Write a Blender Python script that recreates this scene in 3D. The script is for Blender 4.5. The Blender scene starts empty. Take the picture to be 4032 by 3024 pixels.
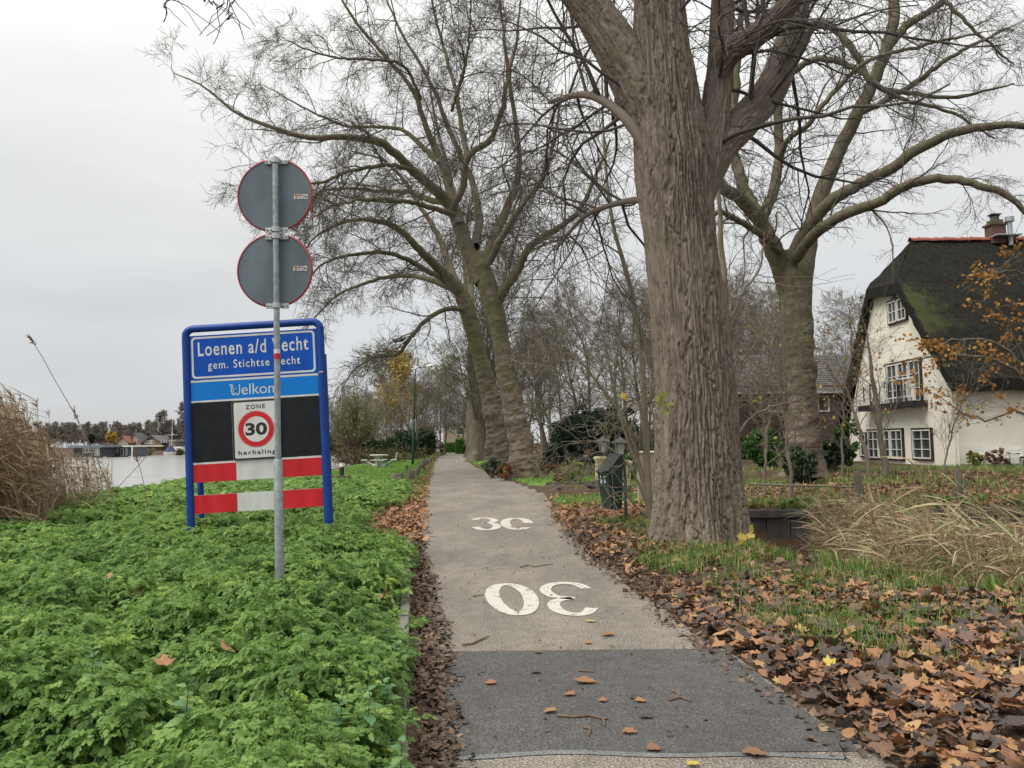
import bpy, bmesh, math, random
import numpy as np
from mathutils import Vector, Matrix, Euler

R = math.radians
PI = math.pi
rng = np.random.default_rng(11)
random.seed(5)
scene = bpy.context.scene
COL = scene.collection

# ---------------------------------------------------------------- camera
FPX = 3028.0                       # focal length in pixels of the 4032 px wide photograph
PITCH, ROLL, EYE = R(4.36), R(-0.6), 1.6
cam_d = bpy.data.cameras.new('camera')
cam_d.sensor_width = 36.0
cam_d.lens = 36.0 * FPX / 4032.0
cam_d.clip_start, cam_d.clip_end = 0.05, 4000
cam = bpy.data.objects.new('camera', cam_d)
COL.objects.link(cam)
CM = Matrix.Rotation(R(90) + PITCH, 3, 'X') @ Matrix.Rotation(ROLL, 3, 'Z')
cam.matrix_world = Matrix.Translation((0, 0, EYE)) @ CM.to_4x4()
scene.camera = cam

# ---------------------------------------------------------------- sky, sun, exposure
SUN_EL, SUN_AZ = R(55), R(-25)     # soft sun behind the cloud, ahead of and above the viewer
world = bpy.data.worlds.new('World')
scene.world = world
world.use_nodes = True
wn, wl = world.node_tree.nodes, world.node_tree.links
wn.clear()
w_out = wn.new('ShaderNodeOutputWorld')
w_bg = wn.new('ShaderNodeBackground')
w_bg.inputs['Strength'].default_value = 0.1
w_sky = wn.new('ShaderNodeTexSky')
w_sky.sky_type = 'NISHITA'
w_sky.sun_disc = False
w_sky.sun_elevation = SUN_EL
w_sky.sun_rotation = SUN_AZ
w_tc = wn.new('ShaderNodeTexCoord')
w_sep = wn.new('ShaderNodeSeparateXYZ')
wl.new(w_tc.outputs['Generated'], w_sep.inputs[0])
w_el = wn.new('ShaderNodeMapRange')            # overcast sky: brighter towards the zenith
for k, v in zip(('From Min', 'From Max', 'To Min', 'To Max'), (0.0, 1.0, 0.0, 1.0)):
    w_el.inputs[k].default_value = v
wl.new(w_sep.outputs['Z'], w_el.inputs['Value'])
w_ramp = wn.new('ShaderNodeValToRGB')
els = w_ramp.color_ramp.elements
els[0].position, els[0].color = 0.0, (.610, .622, .645, 1)
els[1].position, els[1].color = 1.0, (1.42, 1.41, 1.37, 1)
e = els.new(.16); e.color = (.665, .675, .685, 1)
e = els.new(.45); e.color = (.97, .97, .945, 1)
wl.new(w_el.outputs[0], w_ramp.inputs[0])
w_map = wn.new('ShaderNodeMapping')
w_map.inputs['Scale'].default_value = (1.0, 1.0, 5.0)
wl.new(w_tc.outputs['Generated'], w_map.inputs[0])
w_noise = wn.new('ShaderNodeTexNoise')
w_noise.inputs['Scale'].default_value = 1.7
w_noise.inputs['Detail'].default_value = 4
wl.new(w_map.outputs[0], w_noise.inputs['Vector'])
w_nr = wn.new('ShaderNodeMapRange')
for k, v in zip(('From Min', 'From Max', 'To Min', 'To Max'), (.3, .7, 4.25, 5.15)):
    w_nr.inputs[k].default_value = v
wl.new(w_noise.outputs['Fac'], w_nr.inputs['Value'])
w_mul = wn.new('ShaderNodeVectorMath'); w_mul.operation = 'SCALE'
wl.new(w_ramp.outputs[0], w_mul.inputs[0]); wl.new(w_nr.outputs[0], w_mul.inputs['Scale'])
w_mix = wn.new('ShaderNodeMix'); w_mix.data_type = 'RGBA'
w_mix.inputs['Factor'].default_value = 0.965    # cloud cover over the clear sky
wl.new(w_sky.outputs[0], w_mix.inputs['A']); wl.new(w_mul.outputs[0], w_mix.inputs['B'])
wl.new(w_mix.outputs['Result'], w_bg.inputs[0]); wl.new(w_bg.outputs[0], w_out.inputs[0])

sun_d = bpy.data.lights.new('sun', 'SUN')
sun_d.energy, sun_d.angle, sun_d.color = 1.5, R(40), (1.0, .955, .89)
sun = bpy.data.objects.new('sun', sun_d)
COL.objects.link(sun)
sdir = Vector((math.cos(SUN_EL) * math.sin(R(-60)), -math.cos(SUN_EL) * math.cos(R(-60)), math.sin(SUN_EL)))
sun.rotation_euler = sdir.to_track_quat('Z', 'Y').to_euler()
w_sky.sun_rotation = math.atan2(sdir.x, sdir.y)
vs = scene.view_settings
vs.view_transform, vs.look, vs.exposure, vs.gamma = 'Standard', 'None', 1.1, 1.0
vs.use_curve_mapping = False
scene.cycles.max_bounces = 6
scene.cycles.transparent_max_bounces = 6

# ---------------------------------------------------------------- survey: photograph pixels to ground / depth
def ray(x, y):
    d = CM @ Vector(((x - 2016) / FPX, -(y - 1512) / FPX, -1.0))
    return d

def at(x, y, Y):                   # the point at depth Y seen at pixel (x, y)
    d = ray(x, y)
    return Vector((0, 0, EYE)) + d * (Y / d.y)

def G(x, y, z=0.0):                # the point on level z seen at pixel (x, y)
    d = ray(x, y)
    return Vector((0, 0, EYE)) + d * ((z - EYE) / d.z)

D = 4032 / 2212.0                  # notes were taken on a 2212 px wide copy
def dat(x, y, Y): return at(x * D, y * D, Y)
def dG(x, y, z=0.0): return G(x * D, y * D, z)

# ---------------------------------------------------------------- scene tree helpers
def tag(o, label=None, cat=None, group=None, kind=None):
    if label: o['label'] = label
    if cat: o['category'] = cat
    if group: o['group'] = group
    if kind: o['kind'] = kind
    return o

def thing(name, label, cat, loc=(0, 0, 0), rotz=0.0, group=None):
    o = bpy.data.objects.new(name, None)
    o.empty_display_size = .2
    COL.objects.link(o)
    o.location = loc
    o.rotation_euler = (0, 0, rotz)
    return tag(o, label, cat, group)

def link(name, me, m, parent=None, smooth=False):
    o = bpy.data.objects.new(name, me)
    if m is not None and len(me.materials) == 0:
        me.materials.append(m)
    COL.objects.link(o)
    if parent is not None:
        o.parent = parent
    if smooth:
        me.polygons.foreach_set('use_smooth', [True] * len(me.polygons))
    return o

def npmesh(name, V, faces, tint=None, smooth=False, vec=None):
    """V (n,3); faces = list of (m,k) index arrays"""
    me = bpy.data.meshes.new(name)
    V = np.ascontiguousarray(V, dtype=np.float32)
    me.vertices.add(len(V))
    me.vertices.foreach_set('co', V.ravel())
    idx, starts, n0 = [], [], 0
    for f in faces:
        f = np.asarray(f, dtype=np.int32)
        if f.size == 0: continue
        idx.append(f.ravel())
        starts.append(n0 + np.arange(len(f), dtype=np.int32) * f.shape[1])
        n0 += f.size
    idx = np.concatenate(idx); starts = np.concatenate(starts)
    me.loops.add(len(idx))
    me.loops.foreach_set('vertex_index', idx)
    me.polygons.add(len(starts))
    me.polygons.foreach_set('loop_start', starts)
    if smooth:
        me.polygons.foreach_set('use_smooth', np.ones(len(starts), dtype=bool))
    if tint is not None:
        a = me.attributes.new('tint', 'FLOAT', 'POINT')
        a.data.foreach_set('value', np.ascontiguousarray(tint, dtype=np.float32))
    if vec is not None:
        a = me.attributes.new('buv', 'FLOAT_VECTOR', 'POINT')
        a.data.foreach_set('vector', np.ascontiguousarray(vec, dtype=np.float32).ravel())
    me.update(calc_edges=True)
    me.validate()
    return me

class MB:
    """collects boxes, tubes, rings ... into one mesh"""
    def __init__(s): s.v, s.f = [], []
    def add(s, vs, fs):
        n = len(s.v)
        s.v += [tuple(v) for v in vs]
        s.f += [tuple(i + n for i in f) for f in fs]
        return s
    def box(s, c, d, rz=0.0, M=None, b=0.0):
        x, y, z = d[0] / 2, d[1] / 2, d[2] / 2
        if b > 0:
            bm = bmesh.new()
            bmesh.ops.create_cube(bm, size=1.0, matrix=Matrix.Diagonal((d[0], d[1], d[2], 1)))
            bmesh.ops.bevel(bm, geom=bm.edges[:], offset=b, segments=2, affect='EDGES', profile=.5)
            bm.verts.index_update()
            p = [v.co.copy() for v in bm.verts]; fs = [[v.index for v in f.verts] for f in bm.faces]
            bm.free()
        else:
            p = [Vector((i * x, j * y, k * z)) for k in (-1, 1) for j in (-1, 1) for i in (-1, 1)]
            fs = [(0, 2, 3, 1), (4, 5, 7, 6), (0, 1, 5, 4), (2, 6, 7, 3), (0, 4, 6, 2), (1, 3, 7, 5)]
        if M is None: M = Matrix.Rotation(rz, 3, 'Z')
        c = Vector(c)
        return s.add([M @ v + c for v in p], fs)
    def tube(s, pts, r, n=8, caps=True):
        pts = [Vector(p) for p in pts]
        rs = r if isinstance(r, (list, tuple)) else [r] * len(pts)
        t0 = (pts[1] - pts[0]).normalized()
        a = Vector((0, 0, 1)) if abs(t0.z) < .9 else Vector((1, 0, 0))
        nrm = t0.cross(a).normalized()
        vs, fs = [], []
        for i, p in enumerate(pts):
            t = (pts[min(i + 1, len(pts) - 1)] - pts[max(i - 1, 0)]).normalized()
            nrm = (nrm - t * nrm.dot(t)).normalized()
            b = t.cross(nrm)
            for k in range(n):
                an = 2 * PI * k / n
                vs.append(p + (nrm * math.cos(an) + b * math.sin(an)) * rs[i])
        for i in range(len(pts) - 1):
            for k in range(n):
                q = (k + 1) % n
                fs.append((i * n + k, i * n + q, (i + 1) * n + q, (i + 1) * n + k))
        if caps:
            fs.append(tuple(range(n - 1, -1, -1)))
            fs.append(tuple((len(pts) - 1) * n + k for k in range(n)))
        return s.add(vs, fs)
    def lathe(s, prof, c=(0, 0, 0), n=20, M=None, caps=True):
        c = Vector(c); vs, fs = [], []
        for (r, z) in prof:
            for k in range(n):
                an = 2 * PI * k / n
                v = Vector((r * math.cos(an), r * math.sin(an), z))
                vs.append((M @ v if M else v) + c)
        m = len(prof)
        for i in range(m - 1):
            for k in range(n):
                q = (k + 1) % n
                fs.append((i * n + k, i * n + q, (i + 1) * n + q, (i + 1) * n + k))
        if caps and prof[0][0] > 1e-4: fs.append(tuple(range(n - 1, -1, -1)))
        if caps and prof[-1][0] > 1e-4: fs.append(tuple((m - 1) * n + k for k in range(n)))
        return s.add(vs, fs)
    def prism(s, poly, y0, y1, axis='y'):
        """polygon (a,b) extruded along an axis"""
        n = len(poly)
        if axis == 'y': mk = lambda a, b, t: (a, t, b)
        elif axis == 'x': mk = lambda a, b, t: (t, a, b)
        else: mk = lambda a, b, t: (a, b, t)
        vs = [mk(a, b, y0) for a, b in poly] + [mk(a, b, y1) for a, b in poly]
        fs = [tuple(range(n)), tuple(range(2 * n - 1, n - 1, -1))]
        fs += [(i, i + n, (i + 1) % n + n, (i + 1) % n) for i in range(n)]
        return s.add(vs, fs)
    def build(s, name, m, parent=None, smooth=False, angle=None):
        me = bpy.data.meshes.new(name)
        me.from_pydata(s.v, [], s.f)
        bm = bmesh.new(); bm.from_mesh(me)
        bmesh.ops.recalc_face_normals(bm, faces=bm.faces[:])
        bm.to_mesh(me); bm.free()
        me.materials.append(m)
        o = bpy.data.objects.new(name, me)
        COL.objects.link(o)
        if parent is not None: o.parent = parent
        if smooth or angle:
            me.polygons.foreach_set('use_smooth', [True] * len(me.polygons))
            if angle:
                me.set_sharp_from_angle(angle=R(angle))
        return o

def copy_tree(o, parent=None):
    c = o.copy(); COL.objects.link(c)
    if parent is not None: c.parent = parent
    for ch in o.children: copy_tree(ch, c)
    return c

# ---------------------------------------------------------------- materials
def _nt(name):
    m = bpy.data.materials.new(name); m.use_nodes = True
    nt = m.node_tree
    return m, nt, nt.nodes['Principled BSDF']

def _ramp(nt, fac, stops):
    r = nt.nodes.new('ShaderNodeValToRGB')
    e = r.color_ramp.elements
    e[0].position, e[0].color = stops[0][0], (*stops[0][1], 1)
    e[1].position, e[1].color = stops[-1][0], (*stops[-1][1], 1)
    for p, c in stops[1:-1]:
        q = e.new(p); q.color = (*c, 1)
    nt.links.new(fac, r.inputs[0])
    return r

def _noise(nt, scale, detail=5, rough=.6, stretch=(1, 1, 1), coord='Object', dist=0.0):
    tc = nt.nodes.new('ShaderNodeTexCoord')
    mp = nt.nodes.new('ShaderNodeMapping')
    mp.inputs['Scale'].default_value = stretch
    if coord == 'buv':
        tc = nt.nodes.new('ShaderNodeAttribute'); tc.attribute_name = 'buv'; nt.links.new(tc.outputs['Vector'], mp.inputs[0])
    else:
        nt.links.new(tc.outputs[coord], mp.inputs[0])
    n = nt.nodes.new('ShaderNodeTexNoise')
    n.inputs['Scale'].default_value = scale
    n.inputs['Detail'].default_value = detail
    n.inputs['Roughness'].default_value = rough
    n.inputs['Distortion'].default_value = dist
    nt.links.new(mp.outputs[0], n.inputs['Vector'])
    return n

def _mix(nt, fac, a, b):
    m = nt.nodes.new('ShaderNodeMix'); m.data_type = 'RGBA'
    if isinstance(fac, (int, float)): m.inputs['Factor'].default_value = fac
    else: nt.links.new(fac, m.inputs['Factor'])
    for k, v in (('A', a), ('B', b)):
        if isinstance(v, tuple): m.inputs[k].default_value = (*v, 1)
        else: nt.links.new(v, m.inputs[k])
    return m.outputs['Result']

def _bump(nt, bsdf, height, strength, distance=.01):
    b = nt.nodes.new('ShaderNodeBump')
    b.inputs['Strength'].default_value = strength
    b.inputs['Distance'].default_value = distance
    nt.links.new(height, b.inputs['Height'])
    nt.links.new(b.outputs[0], bsdf.inputs['Normal'])

def mat(name, c, rough=.6, var=.12, scale=6, bump=0.0, bscale=None, metal=0.0, spec=.5, stretch=(1, 1, 1), c2=None, dist=.01):
    m, nt, p = _nt(name)
    n = _noise(nt, scale, stretch=stretch)
    lo = tuple(x * (1 - var) for x in c); hi = tuple(min(1, x * (1 + var)) for x in (c2 or c))
    r = _ramp(nt, n.outputs['Fac'], [(.3, lo), (.7, hi)])
    nt.links.new(r.outputs[0], p.inputs['Base Color'])
    p.inputs['Roughness'].default_value = rough
    p.inputs['Metallic'].default_value = metal
    p.inputs['Specular IOR Level'].default_value = spec
    if bump:
        nb = _noise(nt, bscale or scale * 4, stretch=stretch)
        _bump(nt, p, nb.outputs['Fac'], bump, dist)
    return m

def mat_tint(name, stops, rough=.6, transl=0.0, spec=.3, scale=25, inst=False):
    """colour from the per-leaf attribute tint, with a little noise"""
    m, nt, p = _nt(name)
    a = nt.nodes.new('ShaderNodeAttribute'); a.attribute_name = 'tint'
    if inst: a.attribute_type = 'INSTANCER'
    r = _ramp(nt, a.outputs['Fac'], stops)
    n = _noise(nt, scale)
    nr = _ramp(nt, n.outputs['Fac'], [(.3, (.78, .78, .78)), (.7, (1.15, 1.15, 1.15))])
    mu = nt.nodes.new('ShaderNodeMix'); mu.data_type = 'RGBA'; mu.blend_type = 'MULTIPLY'
    mu.inputs['Factor'].default_value = 1
    nt.links.new(r.outputs[0], mu.inputs['A']); nt.links.new(nr.outputs[0], mu.inputs['B'])
    nt.links.new(mu.outputs['Result'], p.inputs['Base Color'])
    p.inputs['Roughness'].default_value = rough
    p.inputs['Specular IOR Level'].default_value = spec
    if transl:
        t = nt.nodes.new('ShaderNodeBsdfTranslucent')
        nt.links.new(mu.outputs['Result'], t.inputs[0])
        ms = nt.nodes.new('ShaderNodeMixShader'); ms.inputs[0].default_value = transl
        out = nt.nodes['Material Output']
        nt.links.new(p.outputs[0], ms.inputs[1]); nt.links.new(t.outputs[0], ms.inputs[2])
        nt.links.new(ms.outputs[0], out.inputs[0])
    return m

def mat_bark(name, c1, c2, moss=(.12, .13, .05), mossamt=.5, vs=.18, scale=9, bump=.6, dist=.03, moss_scale=.9, coord='Object'):
    m, nt, p = _nt(name)
    n = _noise(nt, scale, 6, .65, (1, 1, vs), coord)
    base = _ramp(nt, n.outputs['Fac'], [(.3, c1), (.68, c2)]).outputs[0]
    n2 = _noise(nt, moss_scale, 5, .65, (1, 1, .5))
    lo = .62 - .25 * mossamt
    r2 = _ramp(nt, n2.outputs['Fac'], [(lo, (0, 0, 0)), (lo + .2, (.85, .85, .85))])
    col = _mix(nt, r2.outputs[0], base, moss)
    nt.links.new(col, p.inputs['Base Color'])
    p.inputs['Roughness'].default_value = .9
    p.inputs['Specular IOR Level'].default_value = .2
    nb = _noise(nt, scale * 2.2, 6, .7, (1, 1, vs), coord)
    _bump(nt, p, nb.outputs['Fac'], bump, dist)
    return m

M = {}
M['galv'] = mat('galvanised_steel', (.25, .285, .29), .55, .3, 22, .15, 60, metal=.3)
M['clamp'] = mat('clamp_steel', (.42, .44, .45), .42, .12, 40, metal=.5)
M['bolt'] = mat('bolt_steel', (.12, .12, .12), .5)
M['sign_back'] = mat('sign_back_grey', (.110, .142, .163), .55, .22, 5, stretch=(1, 1, .35), spec=.3)
M['red_rim'] = mat('red_rim', (.42, .025, .035), .45, .1, 8)
M['blue_post'] = mat('blue_post_paint', (.006, .045, .24), .45, .18, 5, spec=.3)
M['sign_blue'] = mat('sign_blue', (.003, .070, .40), .5, .22, 4, spec=.2, stretch=(1, 1, .2))
M['sign_cyan'] = mat('sign_light_blue', (.003, .17, .55), .5, .08, 2, spec=.2)
M['sign_white'] = mat('sign_white', (.56, .57, .56), .5, .14, 6, spec=.3, stretch=(1, 1, .3))
M['sign_black'] = mat('sign_black', (.010, .012, .015), .6, .3, 6, spec=.2)
M['letter_black'] = mat('letter_black', (.012, .012, .014), .5)
M['sign_red'] = mat('sign_red', (.50, .022, .028), .5, .2, 5, spec=.2, stretch=(1, 1, .3))
M['sticker_blue'] = mat('sticker_blue', (.25, .38, .5), .5)
M['green_bin'] = mat('dark_green_plastic', (.012, .035, .028), .4, .2, 12)
M['dark_metal'] = mat('dark_grey_metal', (.05, .055, .06), .5, .2, 15)
M['wood_old'] = mat('weathered_wood', (.11, .10, .075), .85, .3, 14, .5, 40, stretch=(1, 1, .2))
M['white_wood'] = mat('white_painted_wood', (.74, .73, .68), .5, .06, 5)
M['black_wood'] = mat('black_painted_wood', (.02, .018, .02), .5, .2, 8)
M['glass_dark'] = mat('window_glass', (.045, .055, .06), .08, .3, 2, spec=.8)
M['concrete'] = mat('pale_concrete', (.46, .47, .44), .8, .15, 8, .2, 40)
M['kerb'] = mat('kerb_concrete', (.17, .16, .14), .9, .35, 7, .4, 50)
# ================================================================ GROUND
def hash2(ix, iy, seed):
    n = (ix.astype(np.int64) * 374761393 + iy.astype(np.int64) * 668265263 + seed * 982451653) & 0x7fffffff
    n = ((n ^ (n >> 13)) * 1274126177) & 0x7fffffff
    n = n ^ (n >> 16)
    return (n & 0xffff) / 65535.0

def vnoise(x, y, seed=0, wrapx=None):
    x = np.asarray(x, float); y = np.asarray(y, float)
    ix, iy = np.floor(x), np.floor(y)
    fx, fy = x - ix, y - iy
    fx = fx * fx * (3 - 2 * fx); fy = fy * fy * (3 - 2 * fy)
    w = (lambda a: np.mod(a, wrapx)) if wrapx else (lambda a: a)
    a = hash2(w(ix), iy, seed); b = hash2(w(ix + 1), iy, seed)
    c = hash2(w(ix), iy + 1, seed); d = hash2(w(ix + 1), iy + 1, seed)
    return (a * (1 - fx) + b * fx) * (1 - fy) + (c * (1 - fx) + d * fx) * fy

def fbm(x, y, seed=0, o=4):
    s, a, t = 0, .5, 0
    for k in range(o):
        s = s + a * vnoise(x * 2 ** k, y * 2 ** k, seed + 17 * k); t += a; a *= .55
    return s / t

def sst(x, a, b):
    t = np.clip((x - a) / (b - a), 0, 1)
    return t * t * (3 - 2 * t)

LE = [dG(*p) for p in [(1010, 1760), (985, 1640), (962, 1405), (930, 1250), (914, 1190), (916, 1100), (924, 1060), (934, 1020),
                       (941, 1000), (950, 987), (962, 978)]]
RE = [dG(*p) for p in [(2060, 1760), (1880, 1640), (1540, 1405), (1352, 1270), (1264, 1200), (1213, 1130), (1192, 1095),
                       (1172, 1066), (1122, 1046), (1088, 1034), (1050, 1018), (1027, 1009), (1010, 997), (1004, 987), (1002, 978)]]
def _edge(E):
    ys = np.array([-6.0] + [p.y for p in E]); xs = np.array([E[0].x + (E[0].x - E[1].x) * 3] + [p.x for p in E])
    return lambda y: np.interp(y, ys, xs)
XL, XR = _edge(LE), _edge(RE)
KE = [dG(878, 1720), dG(880, 1600), dG(882, 1400), dG(884, 1260), dG(886, 1180)]
XK0 = _edge(KE)
def XK(y): return np.where(y < 12, XK0(y), np.minimum(XK0(12) - (y - 12) * .10, XL(y) - .55))
def XRIV(y): return -9.9 - .03 * np.maximum(0, y - 18) - .8 * sst(y, 40, 60)

FB0, FB1 = np.array([-104.0, 185.0]), np.array([-78.0, 233.0])      # the far bank of the river
fbd = (FB1 - FB0) / np.linalg.norm(FB1 - FB0)
def far_bank(x, y):            # distance beyond the far waterline (positive = land)
    return -( -fbd[1] * (x - FB0[0]) + fbd[0] * (y - FB0[1]) ) * -1.0

DITCH = np.array([(4.15, 17.1), (3.9, 13.0), (3.85, 10.9), (4.2, 9.2), (5.0, 7.6), (6.3, 6.0), (9.5, 3.4), (30, -8), (40, -8), (40, 17.1)])
def poly_sd(x, y, P):
    x = np.asarray(x, float); y = np.asarray(y, float)
    d = np.full(x.shape, 1e9); inside = np.zeros(x.shape, bool)
    n = len(P)
    for i in range(n):
        ax, ay = P[i]; bx, by = P[(i + 1) % n]
        ex, ey = bx - ax, by - ay
        t = np.clip(((x - ax) * ex + (y - ay) * ey) / (ex * ex + ey * ey), 0, 1)
        d = np.minimum(d, np.hypot(x - ax - t * ex, y - ay - t * ey))
        c = (ay > y) != (by > y)
        xi = ax + (y - ay) / np.where(by == ay, 1e-9, by - ay) * ex
        inside ^= c & (x < xi)
    return np.where(inside, -d, d)

def height(x, y):
    x = np.asarray(x, float); y = np.asarray(y, float)
    xl, xr, xk = XL(y), XR(y), XK(y)
    lump = (fbm(x * .9, y * .9, 3, 3) - .5)
    h = np.zeros(np.broadcast(x, y).shape)
    # left bank, raised behind the kerb, running out into the lawn
    dl = xk - x
    bank = .10 + .13 * sst(dl, .1, 1.6) + .10 * lump
    lawn = .03 + .06 * sst(dl, 0, 4) + .04 * lump
    wl_ = sst(y, 21, 27)
    h = np.where(dl > 0, (bank * (1 - wl_) + lawn * wl_) * sst(dl, 0, .08 + .5 * wl_), h)
    lit = (x > xk) & (x < xl)
    h = np.where(lit, -.005 + .05 * sst(xl - x, 0, .5) * (1 - wl_) + .03 * lump * sst(xl - x, 0, .3), h)
    # right verge, garden
    dr = x - xr
    v = (.02 + .10 * sst(dr, 0, 1.8) + .12 * lump * sst(dr, 0, .6))
    gd = .06 + .40 * sst(y, 17, 27) * sst(x, 3.6, 7.5)
    wg = sst(y, 16.9, 19)
    right = v * (1 - wg) + gd * wg
    drive = sst(y, 22.3, 23.3) * (1 - sst(y, 27.6, 28.6)) * (1 - sst(x, 8.5, 11))
    right = right * (1 - drive) + .0 * drive
    h = np.where(dr > 0, right * sst(dr, 0, .35), h)
    h = np.where((x >= xl) & (x <= xr), -.022, h)
    h = np.where((dr > 0) & (drive > .9), -.022, h)
    # ditch
    sd = poly_sd(x, y, DITCH)
    slope = np.where(y > 16.6, .25, 1.15)
    k = 1 - sst(sd, -slope * .8, slope * .55)
    h = np.where(dr > 0, h * (1 - k) + (-1.25) * k, h)
    h = np.where((dr > 0) & (y > 17.12), np.maximum(h, .02), h)
    # river
    xr_ = XRIV(y) + 1.1 * (fbm(y * .35, y * 0 + 2.2, 8, 3) - .5)
    kr = sst(xr_ - x, 0, 1.7)
    h = h * (1 - kr) + (-2.0) * kr
    fb = far_bank(x, y)
    h = np.where(kr > .5, np.where(fb > 0, -2.0 + 1.9 * sst(fb, -1, 1.5) + .9 * sst(fb, 8, 60), h), h)
    return h

def _axis(dense, far):
    return np.unique(np.concatenate([dense, far]))
gx = _axis(np.concatenate([np.arange(-13, 14.01, .22)]), np.array([-1200, -700, -450, -300, -220, -170, -140, -120, -105, -95, -85, -75, -60, -45, -34, -27, -22, -18, -15.5, -14, 15, 16.5, 18.5, 21, 25, 30, 38, 50, 80, 140, 260, 500, 1200]))
gy = _axis(np.concatenate([np.arange(-2, 34.01, .22), np.arange(34.5, 100, 1.0)]), np.array([-60, -25, -12, -7, -4, 104, 110, 120, 135, 150, 165, 180, 190, 200, 215, 235, 255, 280, 320, 380, 480, 700, 1100, 1900]))
GX, GY = np.meshgrid(gx, gy)
GZ = height(GX, GY)
ny, nx = GX.shape
idx = np.arange(nx * ny).reshape(ny, nx)
quads = np.stack([idx[:-1, :-1], idx[:-1, 1:], idx[1:, 1:], idx[1:, :-1]], -1).reshape(-1, 4)
# how grassy the soil is
grass = np.zeros(GX.shape)
grass = np.maximum(grass, sst(GY, 23, 27) * sst(XL(GY) - .25 - GX, 0, .5) * (GX > XRIV(GY) + .3))
grass = np.maximum(grass, .9 * sst(GY, 16.8, 18.4) * (1 - sst(GY, 22.4, 23.4)) * sst(GX - XR(GY), 0, .3) * (1 - sst(GX, 3.4, 4.2)))
grass = np.maximum(grass, .42 * sst(GY, 20, 23) * sst(GX, 4.2, 6) * (1 - .6 * sst(GY, 40, 60)))
grass = np.maximum(grass, .7 * (GY > 28) * (GX - XR(GY) > .2) * (1 - sst(GX - XR(GY), 3, 6)))
grass = np.maximum(grass, .12 * (far_bank(GX, GY) > 2) * (GX < -15))
me = npmesh('ground', np.stack([GX, GY, GZ], -1).reshape(-1, 3), [quads], grass.ravel(), smooth=True)

def mat_ground():
    m, nt, p = _nt('ground_soil')
    a = nt.nodes.new('ShaderNodeAttribute'); a.attribute_name = 'tint'
    n1 = _noise(nt, 1.3, 6, .65); n2 = _noise(nt, 22, 6, .7); n3 = _noise(nt, 5, 5, .6)
    soil = _ramp(nt, n2.outputs['Fac'], [(.3, (.030, .020, .014)), (.5, (.075, .048, .032)), (.72, (.14, .085, .052))]).outputs[0]
    gr = _ramp(nt, n3.outputs['Fac'], [(.3, (.085, .165, .028)), (.55, (.13, .25, .035)), (.75, (.17, .27, .05))]).outputs[0]
    ad = nt.nodes.new('ShaderNodeMath'); ad.operation = 'MULTIPLY_ADD'
    nt.links.new(n1.outputs['Fac'], ad.inputs[0]); ad.inputs[1].default_value = .55; ad.inputs[2].default_value = -.27
    su = nt.nodes.new('ShaderNodeMath'); su.operation = 'ADD'; su.use_clamp = True
    nt.links.new(ad.outputs[0], su.inputs[0]); nt.links.new(a.outputs['Fac'], su.inputs[1])
    f = _ramp(nt, su.outputs[0], [(.42, (0, 0, 0)), (.62, (1, 1, 1))])
    nt.links.new(_mix(nt, f.outputs[0], soil, gr), p.inputs['Base Color'])
    p.inputs['Roughness'].default_value = .95; p.inputs['Specular IOR Level'].default_value = .2
    _bump(nt, p, n2.outputs['Fac'], .7, .03)
    return m
ground = link('ground', me, mat_ground()); tag(ground, kind='structure')

# ---------------------------------------------------------------- road
def mat_road(name, base, speck, tone=.25, sc=170, rough=.78):
    m, nt, p = _nt(name)
    n = _noise(nt, sc, 3, .7)
    sp = _ramp(nt, n.outputs['Fac'], [(.36, tuple(c * .45 for c in base)), (.5, base), (.64, speck)]).outputs[0]
    n2 = _noise(nt, .9, 6, .7, (1, .45, 1)); n4 = _noise(nt, 7, 5, .7)
    t = _ramp(nt, n2.outputs['Fac'], [(.3, (1 - tone,) * 3), (.7, (1 + tone,) * 3)]).outputs[0]
    t2 = _ramp(nt, n4.outputs['Fac'], [(.35, (.84, .82, .80)), (.65, (1.1, 1.1, 1.1))]).outputs[0]
    def mul(a, b):
        mu = nt.nodes.new('ShaderNodeMix'); mu.data_type = 'RGBA'; mu.blend_type = 'MULTIPLY'; mu.inputs['Factor'].default_value = 1
        nt.links.new(a, mu.inputs['A']); nt.links.new(b, mu.inputs['B']); return mu.outputs['Result']
    nt.links.new(mul(mul(sp, t), t2), p.inputs['Base Color'])
    p.inputs['Roughness'].default_value = rough
    p.inputs['Specular IOR Level'].default_value = .35
    _bump(nt, p, n.outputs['Fac'], .55, .006)
    return m
M['road'] = mat_road('chip_seal', (.175, .155, .130), (.40, .365, .315), .3, 75)
M['patch'] = mat_road('new_asphalt', (.080, .078, .075), (.145, .142, .137), .22, 100, .7)
M['joint'] = mat_road('joint_bitumen', (.16, .17, .17), (.24, .25, .25), .2, 120)

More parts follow.
